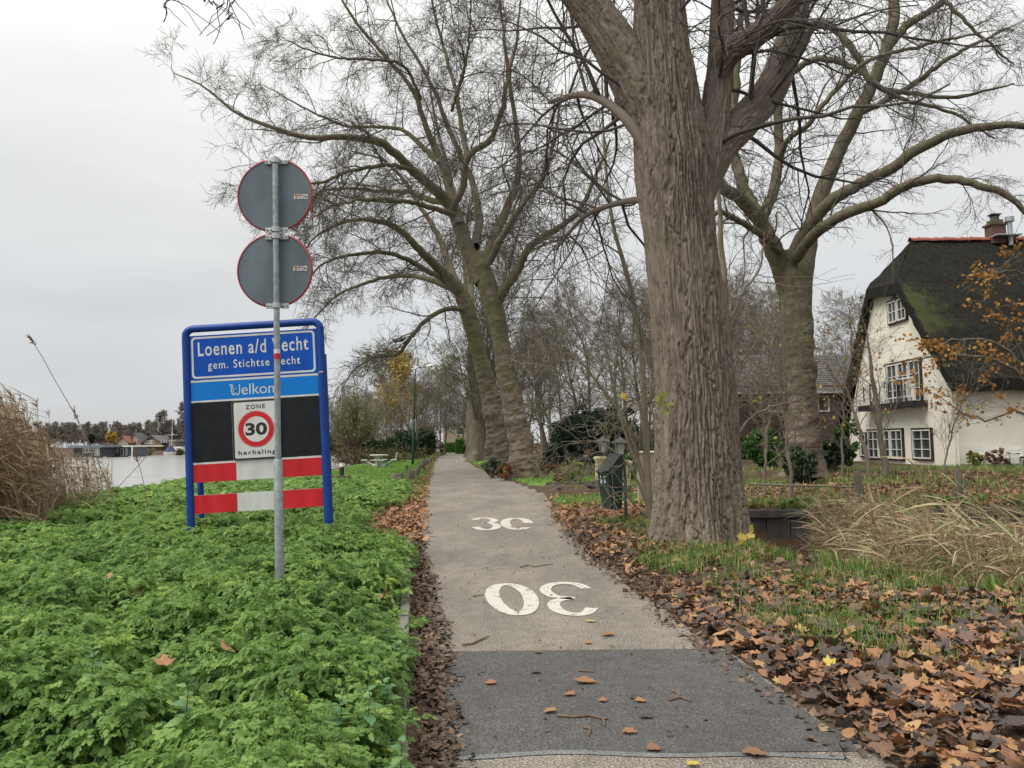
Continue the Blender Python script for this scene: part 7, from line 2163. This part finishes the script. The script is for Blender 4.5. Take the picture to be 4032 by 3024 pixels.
# ================================================================ SHRUBS, HEDGES, THINGS IN LEAF
def leaf_cloud(n, dims, g, leaf=(.05, .09), clumps=40, cs=.22, shell=.55, flat=.35, aspect=.5, up=.3, low=0.0):
    """leaf quads in clumps spread through an ellipsoid (dims = half sizes, base on the ground)"""
    d = unit(g.normal(size=(clumps, 3))); r = (shell + (1 - shell) * g.random((clumps, 1))) * (.82 + .18 * g.random((clumps, 1)))
    c = d * r; c = c[c[:, 2] > -1 + low]
    c = c * np.array(dims) + np.array([0, 0, dims[2]])
    k = g.integers(0, len(c), n)
    cr = cs * min(dims) * g.uniform(.6, 1.4, len(c))
    p = c[k] + unit(g.normal(size=(n, 3))) * (cr[k] * g.random(n) ** .5)[:, None] * np.array([1, 1, .75])
    p[:, 2] = np.maximum(p[:, 2], .02)
    nrm = unit(g.normal(size=(n, 3)) * np.array([1, 1, flat * 2]) + np.array([0, 0, up]))
    a = unit(np.cross(nrm, g.normal(size=(n, 3)))); b = np.cross(nrm, a)
    s = g.uniform(leaf[0], leaf[1], n)[:, None]
    V = np.stack([p - a * s * .5, p + b * s * aspect * .5 + nrm * s * .08, p + a * s * .5, p - b * s * aspect * .5 + nrm * s * .08], 1).reshape(-1, 3)
    F = np.arange(n)[:, None] * 4 + np.array([[0, 1, 2, 3]])
    tt = np.clip(.5 + .22 * g.normal(size=len(c))[k] + .14 * g.normal(size=n), 0, 1)
    return V, F, np.repeat(tt, 4), c

def leafmat(name, a, b, c, rough=.5, tr=.2): 
    M[name] = mat_tint(name, [(0, a), (.5, b), (1, c)], rough, tr, .3, 3); return name
leafmat('yew', (.008, .018, .012), (.015, .036, .022), (.034, .062, .034), .7, .1)
leafmat('rhodo', (.014, .032, .014), (.032, .066, .028), (.075, .12, .05), .45, .12)
leafmat('laurel', (.03, .075, .02), (.065, .145, .035), (.12, .23, .055), .4, .25)
leafmat('yellow_green', (.13, .16, .035), (.24, .27, .07), (.38, .36, .10), .6, .35)
leafmat('grey_green', (.05, .08, .055), (.095, .135, .09), (.17, .21, .14), .6, .2)
leafmat('red_brown', (.09, .035, .02), (.19, .08, .04), (.30, .15, .07), .7, .2)
leafmat('hedge_green', (.055, .12, .022), (.10, .21, .035), (.16, .29, .05), .6, .25)
leafmat('autumn_yellow', (.30, .20, .045), (.52, .38, .08), (.64, .52, .15), .6, .35)
leafmat('autumn_orange', (.22, .09, .025), (.42, .20, .045), (.55, .33, .09), .6, .35)
leafmat('willow', (.10, .115, .04), (.19, .20, .08), (.30, .29, .13), .6, .3)
leafmat('thicket', (.05, .045, .025), (.11, .09, .05), (.19, .15, .08), .8, .2)

def shrub(name, label, x, y, dims, n, m, g, leaf=(.05, .09), clumps=40, z=None, cat='shrub', stems=7, group=None, twig='twig_brown', **k):
    z = Z(x, y) if z is None else z
    t = thing(name, label, cat, (x, y, z), 0, group)
    V, F, tt, c = leaf_cloud(n, dims, g, leaf, clumps, **k)
    o = link('foliage', npmesh('foliage', V, [F], tt), M[m], t); tag(o, kind='stuff')
    b = MB()
    for i in range(min(stems, len(c))):
        q = c[int(g.integers(0, len(c)))]
        b.tube([(.1 * g.normal() * dims[0], .1 * g.normal() * dims[1], -.1), (q[0] * .4, q[1] * .4, q[2] * .5), tuple(q)], [.04, .025, .01], 5)
    if stems: b.build('stems', M[twig], t)
    return t
gs = np.random.default_rng(51)
def shp(x0, x1, yt, Y): a, b = dat(x0, 900, Y), dat(x1, 900, Y); return (a.x + b.x) / 2, (b.x - a.x) / 2, dat((x0 + x1) / 2, yt, Y).z
# dark yew behind the gate
cx_, hw, zt = shp(1190, 1400, 862, 42)
shrub('yew_tree', 'large dark green yew mass behind the gate pillars', cx_, 43.5, (hw * 1.05, 2.6, zt * .52), 26000, 'yew', gs, (.10, .24), 190, z=0, cat='tree', cs=.20, shell=.45, aspect=.35, stems=10)
cx_, hw, zt = shp(1168, 1240, 965, 39)
shrub('yew_shrub', 'low dark evergreen shrub in front of the yew', cx_, 39.5, (hw * 1.1, 1.0, zt * .55), 5000, 'yew', gs, (.07, .16), 50, z=0, aspect=.4)
cx_, hw, zt = shp(1318, 1412, 972, 29)
shrub('laurel_bush', 'glossy bright green laurel bush behind the lanterns', cx_, 29.5, (hw, 1.1, zt * .55), 4500, 'laurel', gs, (.10, .17), 45, z=0)
cx_, hw, zt = shp(1205, 1262, 1000, 30)
shrub('garden_shrub', 'yellow-green leafy shrub in the bed beside the gate pillar', cx_, 30.2, (hw, .7, zt * .6), 2200, 'yellow_green', gs, (.08, .15), 34, z=0)
cx_, hw, zt = shp(1190, 1222, 1022, 29.5)
shrub('dry_shrub', 'small dry brown shrub at the corner of the flower bed', cx_, 29.4, (hw, .5, zt * .6), 1000, 'red_brown', gs, (.05, .10), 22, z=0)
cx_, hw, zt = shp(1040, 1082, 990, 35)
shrub('grey_shrub', 'grey-green spiky shrub at the foot of the leaning planes', cx_, 35.5, (hw * 1.1, .9, zt * .55), 2600, 'grey_green', gs, (.10, .2), 40, z=0, aspect=.25)
cx_, hw, zt = shp(1070, 1113, 996, 33)
shrub('red_shrub', 'russet-brown shrub against the trunk of the leaning plane', cx_, 33.0, (hw, .8, zt * .55), 2400, 'red_brown', gs, (.06, .11), 36, z=0)
cx_, hw, zt = shp(1140, 1205, 1002, 35)
shrub('hydrangea', 'bushy hydrangea with dried brown heads beyond the plane trunk', cx_, 36, (hw, .8, zt * .6), 2400, 'red_brown', gs, (.07, .14), 36, z=0)
# garden side, behind the ditch
for i, (x0, x1, yt, Y, m, n, lb) in enumerate((
        (1605, 1700, 925, 31, 'laurel', 5200, 'dark glossy hedge bush beside the huge poplar above the railing'), (1735, 1850, 955, 27.5, 'rhodo', 4600, 'dark evergreen bush at the foot of the smooth plane tree'),
        (1800, 1856, 905, 38, 'laurel', 3000, 'dark green bush at the far corner of the thatched house'), (1690, 1760, 968, 24.6, 'rhodo', 2600, 'low dark shrub before the smooth plane trunk'))):
    cx_, hw, zt = shp(x0, x1, yt, Y); z = Z(cx_, Y)
    shrub('evergreen_bush', lb, cx_, Y, (hw, .9, max(zt - z, .6) * .55), n, m, gs, (.10, .19), 55, aspect=.5)
cx_, hw, zt = shp(2080, 2130, 988, 30)
shrub('flower_bed_plant', 'low lime green plant at the foot of the house wall', cx_, 30.2, (hw, .35, .35), 700, 'yellow_green', gs, (.10, .18), 20)
cx_, hw, zt = shp(2110, 2180, 985, 29.8)
shrub('hydrangea', 'hydrangea with faded reddish heads by the house wall', cx_, 29.8, (hw, .4, .38), 1000, 'red_brown', gs, (.07, .12), 22)
# ivy-like rough growth along the garden bank
for i, (x, lb) in enumerate(((6.3, 'green creeper hanging over the retaining wall below the railing'), (9.6, 'green creeper spilling over the retaining wall near the leaning post'), (11.6, 'green nettle patch on the bank near the thick post'))):
    shrub('creeper', lb, x, 17.2, (.8, .25, .22), 900, 'hedge_green', gs, (.05, .10), 26, z=-.12, stems=0, cat='plant')

# shrubbery at the far end of the lawn
for i, (x0, x1, yt, yb, Y, m, lb) in enumerate((
        (770, 850, 948, 985, 74, 'rhodo', 'dark rhododendron mound behind the picnic table'), (840, 905, 935, 985, 78, 'rhodo', 'tall dark rhododendron behind the lamp post'), (895, 945, 925, 982, 86, 'rhodo', 'dark evergreen shrub near the walker'),
        (725, 775, 955, 990, 70, 'thicket', 'brown reedy bush at the river edge behind the bollard light'), (700, 760, 930, 990, 84, 'thicket', 'taller brown thicket by the river behind the willow'))):
    cx_, hw, zt = shp(x0, x1, yt, Y)
    shrub('evergreen_shrub' if m == 'rhodo' else 'thicket_bush', lb, cx_, Y, (hw * 1.05, 2.2, zt * .54), 7000, m, gs, (.16, .34), 80, z=0, cs=.3)
# clipped hedge at the bend
def hedge(label, x0, x1, yt, Y, dep, m='hedge_green', n=6000):
    a, b = dat(x0, 960, Y), dat(x1, 960, Y); zt = dat((x0 + x1) / 2, yt, Y).z
    t = thing('clipped_hedge', label, 'hedge', ((a.x + b.x) / 2, Y, 0))
    L = b.x - a.x
    p = np.c_[gs.uniform(-L / 2, L / 2, n), gs.uniform(-dep / 2, dep / 2, n), gs.uniform(0, zt, n)]
    f = gs.integers(0, 3, n); p[f == 0, 1] = -dep / 2 + .1 * gs.normal(size=(f == 0).sum()); p[f == 1, 2] = zt + .08 * gs.normal(size=(f == 1).sum())
    nrm = unit(gs.normal(size=(n, 3)) + np.array([0, 0, .4])); aa = unit(np.cross(nrm, gs.normal(size=(n, 3)))); bb2 = np.cross(nrm, aa); s = gs.uniform(.12, .24, n)[:, None]
    V = np.stack([p - aa * s * .5, p + bb2 * s * .3, p + aa * s * .5, p - bb2 * s * .3], 1).reshape(-1, 3)
    o = link('foliage', npmesh('foliage', V, [np.arange(n)[:, None] * 4 + np.array([[0, 1, 2, 3]])], np.repeat(np.clip(.55 + .2 * gs.normal(size=n), 0, 1), 4)), M[m], t); tag(o, kind='stuff')
hedge('bright green clipped hedge where the road bends', 986, 1003, 950, 118, 4)
hedge('dull green clipped hedge farther round the road bend', 962, 985, 958, 140, 3)
cx_, hw, zt = shp(1000, 1032, 950, 98)
shrub('evergreen_shrub', 'dark rounded shrub between the bright hedge and the fluted trunk', cx_, 98, (hw, 2, zt * .52), 4000, 'rhodo', gs, (.16, .34), 60, z=0)

# pollard willow: knobbly bole and a fan of rods
q = dat(770, 992, 64)
pw_ = thing('pollard_willow', 'pollard willow with stout bole and a fan of yellowish rods', 'tree', (q.x, 64, Z(q.x, 64)))
P, Rr = resample([(0, 0, -.2), (.02, 0, .8), (0, 0, 1.5), (-.05, 0, 2.0), (-.05, 0, 2.25)], [.24, .20, .22, .34, .15], 24)
limb_mesh('trunk', P, Rr, 16, M['bark_dark'], pw_, .12, 9)
P, Rr = resample([(-.15, .1, -.2), (-.35, .1, .9), (-.6, .15, 1.8), (-.65, .15, 2.1)], [.16, .14, .2, .1], 16)
limb_mesh('trunk', P, Rr, 12, M['bark_dark'], pw_, .12, 19)
n = 260; K = 8
th = gs.uniform(0, 2 * PI, n); tilt = gs.uniform(.05, 1.15, n)
d = np.stack([np.sin(tilt) * np.cos(th), np.sin(tilt) * np.sin(th), np.cos(tilt)], 1)
rods = np.empty((n, K, 3)); rods[:, 0] = np.array([-.2, 0, 2.0]) + .25 * gs.normal(size=(n, 3)) * np.array([1, 1, .4]); L = gs.uniform(2.6, 6.2, n) * (1 - .25 * tilt)
for k in range(1, K): d = unit(d + np.array([0, 0, .09]) + .05 * gs.normal(size=d.shape)); rods[:, k] = rods[:, k - 1] + d * (L / (K - 1))[:, None]
rr = np.linspace(.03, .010, K)[None] * np.ones((n, 1))
k1, kr = kids(rods, rr, 5, .25, 1, .5, (.6, 1.6), 5, .12, .03, .3, .012, .8, g=gs)
b = Bag().add(*tubes(rods, rr, 4)).add(*tubes(k1, np.maximum(kr, .008), 3)); o = b.build('crown', M['twig_pale'], pw_); tag(o, kind='stuff')
pp = k1.reshape(-1, 3); pp = pp[gs.random(len(pp)) < .8]; n = len(pp)
def leaves_at(pp, g, s, m, parent, name='foliage', aspect=.3, jit=.08, hang=0.0):
    n = len(pp); p = pp + jit * g.normal(size=(n, 3)); nrm = unit(g.normal(size=(n, 3))); a = unit(np.cross(nrm, g.normal(size=(n, 3))) + np.array([0, 0, -hang])); b2 = unit(np.cross(nrm, a)); s_ = g.uniform(s[0], s[1], n)[:, None]
    V = np.stack([p, p + a * s_ * .45 + b2 * s_ * aspect, p + a * s_, p + a * s_ * .45 - b2 * s_ * aspect], 1).reshape(-1, 3)
    o = link(name, npmesh(name, V, [np.arange(n)[:, None] * 4 + np.array([[0, 1, 2, 3]])], np.repeat(np.clip(.5 + .22 * g.normal(size=n), 0, 1), 4)), M[m], parent); tag(o, kind='stuff'); return o
leaves_at(pp, gs, (.12, .24), 'willow', pw_)

# trees holding yellow leaves up the lawn
def yellow(label, x, y, h, seed, n_frac, m='autumn_yellow', s=(.14, .26)):
    t = thing('yellow_tree', label, 'tree', (x, y, 0))
    w, c, a2, a3 = bare_tree(h, .85, seed, (15, 9, 7, 4), up=.05, minr=.010)
    w.build('trunk', M['bark_dark'], t, True); o = c.build('crown', M['twig_brown'], t); tag(o, kind='stuff')
    pp = a3.reshape(-1, 3); pp = pp[gs.random(len(pp)) < n_frac]
    leaves_at(pp, gs, s, m, t, jit=.15, aspect=.4)
q = dat(868, 985, 96); yellow('tree with clear yellow autumn leaves behind the lamp post', q.x, 96, 14, 91, .9, s=(.18, .36))
q = dat(905, 985, 110); yellow('thinly leaved yellowish tree deeper behind the lamp post', q.x, 110, 16, 92, .35, 'willow', (.22, .4))
q = dat(925, 985, 118); yellow('greenish yellow tree over the walker at the bend', q.x, 122, 17, 93, .35, 'willow', (.22, .4))

# young trees before the house wall, a few leaves left
def sapling(label, px, py, Y, top, lean, seed, leafm, frac, nl=9, r=.07):
    p = dat(px, py, Y); z0 = Z(p.x, Y); g = np.random.default_rng(seed)
    t = thing('young_tree', label, 'tree', (p.x, Y, z0))
    h = dat(px, top, Y).z - z0
    P, Rr = resample([(0, 0, -.1), (lean * .2, 0, h * .3), (lean * .6, 0, h * .65), (lean, 0, h)], [r, r * .8, r * .5, r * .15], 24)
    P = wobble(P, .02, g); limb_mesh('trunk', P, Rr, 10, M['twig_brown'] if leafm != 'x' else M['bark_dark'], t, .05, seed)
    a1, r1 = kids(P[None], Rr[None], nl * 2, .22, 1, .7, (h * .25, h * .5), 10, .10, .05, .5, .009, .6, g=g)
    a2, r2 = kids(a1, r1, 7, .2, 1, .7, (.4, 1.3), 6, .12, .02, .4, .008, .8, g=g)
    a3, r3 = kids(a2, r2, 3, .2, 1, .7, (.15, .5), 4, .12, 0, .4, .010, .9, g=g)
    b = Bag()
    for p_, r_, s_ in ((a1, r1, 5), (a2, r2, 4), (a3, r3, 3)): b.add(*tubes(p_, np.maximum(r_, .0045), s_))
    o = b.build('crown', M['twig_brown'], t); tag(o, kind='stuff')
    pp = np.concatenate([a2[:, 2:].reshape(-1, 3), a3[:, 1:].reshape(-1, 3)]); pp = pp[g.random(len(pp)) < frac]
    if len(pp): leaves_at(pp, g, (.08, .14), leafm, t, jit=.04, aspect=.42, hang=.6)
    return t
sapling('slim young tree with a few yellow leaves right before the balcony', 1912, 1040, 24.5, 700, -.4, 61, 'yellow_green', .035, 8, .11)
sapling('slim young tree leaning beside the balcony sapling', 1880, 1042, 24, 760, -.9, 62, 'autumn_orange', .03, 7, .075)
sapling('thin sapling with scattered green-yellow leaves before the white wall', 2035, 1045, 22, 800, 1.0, 63, 'yellow_green', .06, 6, .03)
sapling('thin bare sapling beside the smooth plane trunk', 1712, 1048, 19, 760, -.3, 64, 'yellow_green', .02, 7, .05)
sapling('wispy bare sapling between the poplar and the smooth plane', 1650, 1046, 20, 740, .5, 65, 'yellow_green', .02, 7, .04)
sapling('thin sapling with yellow leaves at the gable edge', 1820, 1045, 25, 730, .3, 66, 'autumn_yellow', .05, 7, .045)

# tree standing outside the view whose leafy boughs reach in before the roof
ot = thing('maple_tree', 'boughs with orange autumn leaves reaching across the thatched roof', 'tree', (17.6, 21.5, .4))
P, Rr = resample([(0, 0, -.2), (.1, 0, 3), (0, .1, 7), (.2, 0, 11)], [.26, .2, .14, .05], 30); limb_mesh('trunk', P, Rr, 14, M['bark_dark'], ot, .08, 3)
oo = np.array([17.6, 21.5, .4]); ob = lambda x, y, Y=21.5: np.array(tuple(dat(x, y, Y))) - oo
bl_ = [([np.array([0, 0, 3.0]), ob(2260, 850), ob(2180, 790), ob(2090, 768), ob(2010, 772), ob(1960, 790)], [.07, .05, .04, .03, .02, .008]), ([np.array([.05, 0, 3.6]), ob(2250, 800), ob(2150, 740), ob(2050, 735), ob(1985, 745)], [.06, .045, .035, .02, .008]),
       ([np.array([0, 0, 4.6]), ob(2270, 660), ob(2215, 590), ob(2160, 590), ob(2110, 610)], [.05, .04, .03, .02, .008]), ([np.array([0, .1, 5.4]), ob(2280, 600), ob(2230, 545), ob(2180, 560)], [.05, .04, .02, .008]),
       ([np.array([0, 0, 2.4]), ob(2280, 930), ob(2200, 890), ob(2120, 905), ob(2060, 880), ob(2020, 850)], [.05, .035, .028, .018, .006]), ([np.array([0, 0, 2.0]), ob(2300, 880), ob(2230, 800), ob(2170, 690), ob(2140, 640)], [.05, .035, .028, .018, .006])]
bl2 = []
for l, r in bl_:
    P, Rr = resample(l, r, 20); P = wobble(P, .03, gs); limb_mesh('limb', P, Rr, 8, M['bark_dark'], ot, .05, 4); bl2.append((P, Rr))
PL = np.stack([a for a, _ in bl2]); RL = np.stack([b for _, b in bl2])
a1, r1 = kids(PL, RL, 9, .3, 1, .8, (.4, 1.2), 7, .15, -.02, .4, .010, .6, g=gs); a2, r2 = kids(a1, r1, 5, .2, 1, .8, (.2, .5), 5, .2, -.02, .4, .012, .8, g=gs)
b = Bag().add(*tubes(a1, np.maximum(r1, .004), 5)).add(*tubes(a2, np.maximum(r2, .004), 3)); o = b.build('crown', M['twig_brown'], ot); tag(o, kind='stuff')
pp = np.concatenate([a2[:, 2:].reshape(-1, 3), a1[:, 3:].reshape(-1, 3)]); k = np.repeat(fbm(pp[:, 0] * 1.2, pp[:, 2] * 1.2, 9, 2)[:, None], 1, 1)[:, 0] > .47; pp = pp[k & (gs.random(len(pp)) < .55)]
leaves_at(np.repeat(pp, 2, 0), gs, (.08, .155), 'autumn_orange', ot, jit=.06, aspect=.42, hang=.4)

# yellow leaves at the foot and on a shoot of the big poplar
def shoot(label, pts_, Y, lv, m, s):
    P = [dat(x, y, Y) for x, y in pts_]; o_ = P[0]
    t = thing('leafy_shoot', label, 'shoot', o_); MB().tube([p - o_ for p in P], [.007] + [.004] * (len(P) - 1), 5).build('stem', M['twig_pale'], t)
    for i, (x, y, k) in enumerate(lv):
        V, Fs = PLEAF[i % 6]; me = npmesh('leaf', V, Fs, np.full(len(V), k)); me.materials.append(M[m]); o = bpy.data.objects.new('leaf', me); COL.objects.link(o); o.parent = t
        o.location = dat(x, y, Y - .05) - o_; o.scale = (s,) * 3; o.rotation_euler = (R(70 + 12 * math.sin(i * 2)), .5 * math.sin(i * 3), .6 * math.sin(i * 1.7))
shoot('young shoot with bright yellow lobed leaves at the foot of the huge poplar', [(1606, 1195), (1612, 1170), (1622, 1140)], 10.9, [(1603, 1162, .75), (1622, 1145, .9), (1622, 1158, .8), (1600, 1176, .85), (1610, 1180, .9)], 'autumn_yellow', .085)
shoot('shoot with yellow-green leaves hanging before the huge poplar trunk', [(1390, 760), (1410, 830), (1430, 870)], 10.6, [(1425, 862, .6), (1425, 875, .5), (1447, 873, .3), (1438, 892, .35), (1432, 856, .6)], 'yellow_green', .085)
shoot('thin shoot with a yellow leaf before the lawn trees', [(1290, 800), (1350, 850), (1352, 860)], 12.2, [(1347, 856, .6), (1352, 862, .8)], 'autumn_yellow', .075)

# ---- wooded skyline beyond the river
FT = 'trees along the skyline of the far bank'
far_proto = [make_proto('bare_tree', 'bare tree on the wooded skyline across the river', 'tree', FT, 'twig_far_hazed', 'twig_far_hazed', 10, 1.0, 140 + i, (14, 9, 6, 3), up=.05, minr=.05, trunk_r=.014)[0] for i in range(3)]
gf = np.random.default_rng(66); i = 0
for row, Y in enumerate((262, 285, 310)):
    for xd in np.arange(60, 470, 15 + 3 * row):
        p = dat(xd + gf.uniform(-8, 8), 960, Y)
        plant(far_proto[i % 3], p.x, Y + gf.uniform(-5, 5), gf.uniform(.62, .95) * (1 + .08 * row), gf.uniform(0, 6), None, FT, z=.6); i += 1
for xd, s, lb in ((352, 1.25, 'tall bare tree rising over the far houses beside the mast'), (388, 1.5, 'tallest bare tree of the far bank beside the blue sign post')):
    p = dat(xd, 960, 258); plant(far_proto[1], p.x, 258, s, xd, lb, FT, z=.5)
def far_bush(label, x0, x1, y0, y1, Y, m, n=3500):
    a, b = z8(x0, y1, Y), z8(x1, y0, Y)
    shrub('yellow_tree' if m == 'autumn_yellow' else 'bank_shrub', label, (a.x + b.x) / 2, Y, ((b.x - a.x) / 2, (b.x - a.x) / 2.2, (b.z - a.z) / 2), n, m, gs, (.4, .9), 60, z=a.z, cat='tree' if m == 'autumn_yellow' else 'shrub')
far_bush('round yellow-leaved tree behind the houseboats', 490, 585, 100, 220, 226, 'autumn_yellow')
far_bush('dark conifer on the far bank behind the dark houseboat', 325, 390, 130, 235, 232, 'yew')
far_bush('brownish garden shrub by the far water edge', 765, 835, 296, 340, 206, 'thicket', 1200)
far_bush('ochre shrub at the far water edge beside the blue sign post', 1120, 1190, 272, 325, 204, 'thicket', 1200)
far_bush('pale brown hedge by the water before the gabled house', 830, 900, 280, 332, 205, 'willow', 1200)

# ---- undergrowth closing the wood behind the gardens and by the river
def thicket(label, name, x0, x1, y0, y1, h, n, m, seed):
    g = np.random.default_rng(seed); k = 260
    cx = g.uniform(x0, x1, k); cy = g.uniform(y0, y1, k); ch = h * g.uniform(.35, 1.0, k)
    i = g.integers(0, k, n); p = np.stack([cx[i] + .9 * g.normal(size=n), cy[i] + .9 * g.normal(size=n), ch[i] * g.random(n) ** .8], 1)
    nrm = unit(g.normal(size=(n, 3))); a = unit(np.cross(nrm, g.normal(size=(n, 3))) + np.array([0, 0, .8])); b2 = unit(np.cross(nrm, a)); s_ = g.uniform(.22, .55, n)[:, None]
    V = np.stack([p - a * s_ * .5, p + b2 * s_ * .16, p + a * s_ * .5, p - b2 * s_ * .16], 1).reshape(-1, 3)
    o = link(name, npmesh(name, V, [np.arange(n)[:, None] * 4 + np.array([[0, 1, 2, 3]])], np.repeat(np.clip(.5 + .25 * g.normal(size=k)[i] + .12 * g.normal(size=n), 0, 1), 4)), M[m]); tag(o, kind='stuff')
thicket('', 'wood_undergrowth', 1, 60, 104, 112, 5.5, 12000, 'thicket', 1)
thicket('', 'wood_undergrowth', 4, 34, 62, 72, 3.2, 14000, 'thicket', 2)
thicket('', 'wood_undergrowth', 5, 15, 46, 52, 1.9, 7000, 'rhodo', 3)
thicket('', 'wood_undergrowth', -32, -12, 98, 130, 4.5, 14000, 'thicket', 4)
thicket('', 'wood_undergrowth', -10, 2, 150, 160, 9, 9000, 'thicket', 5)
thicket('', 'wood_undergrowth', -13.5, -10.5, 60, 100, 1.5, 6000, 'thicket', 6)
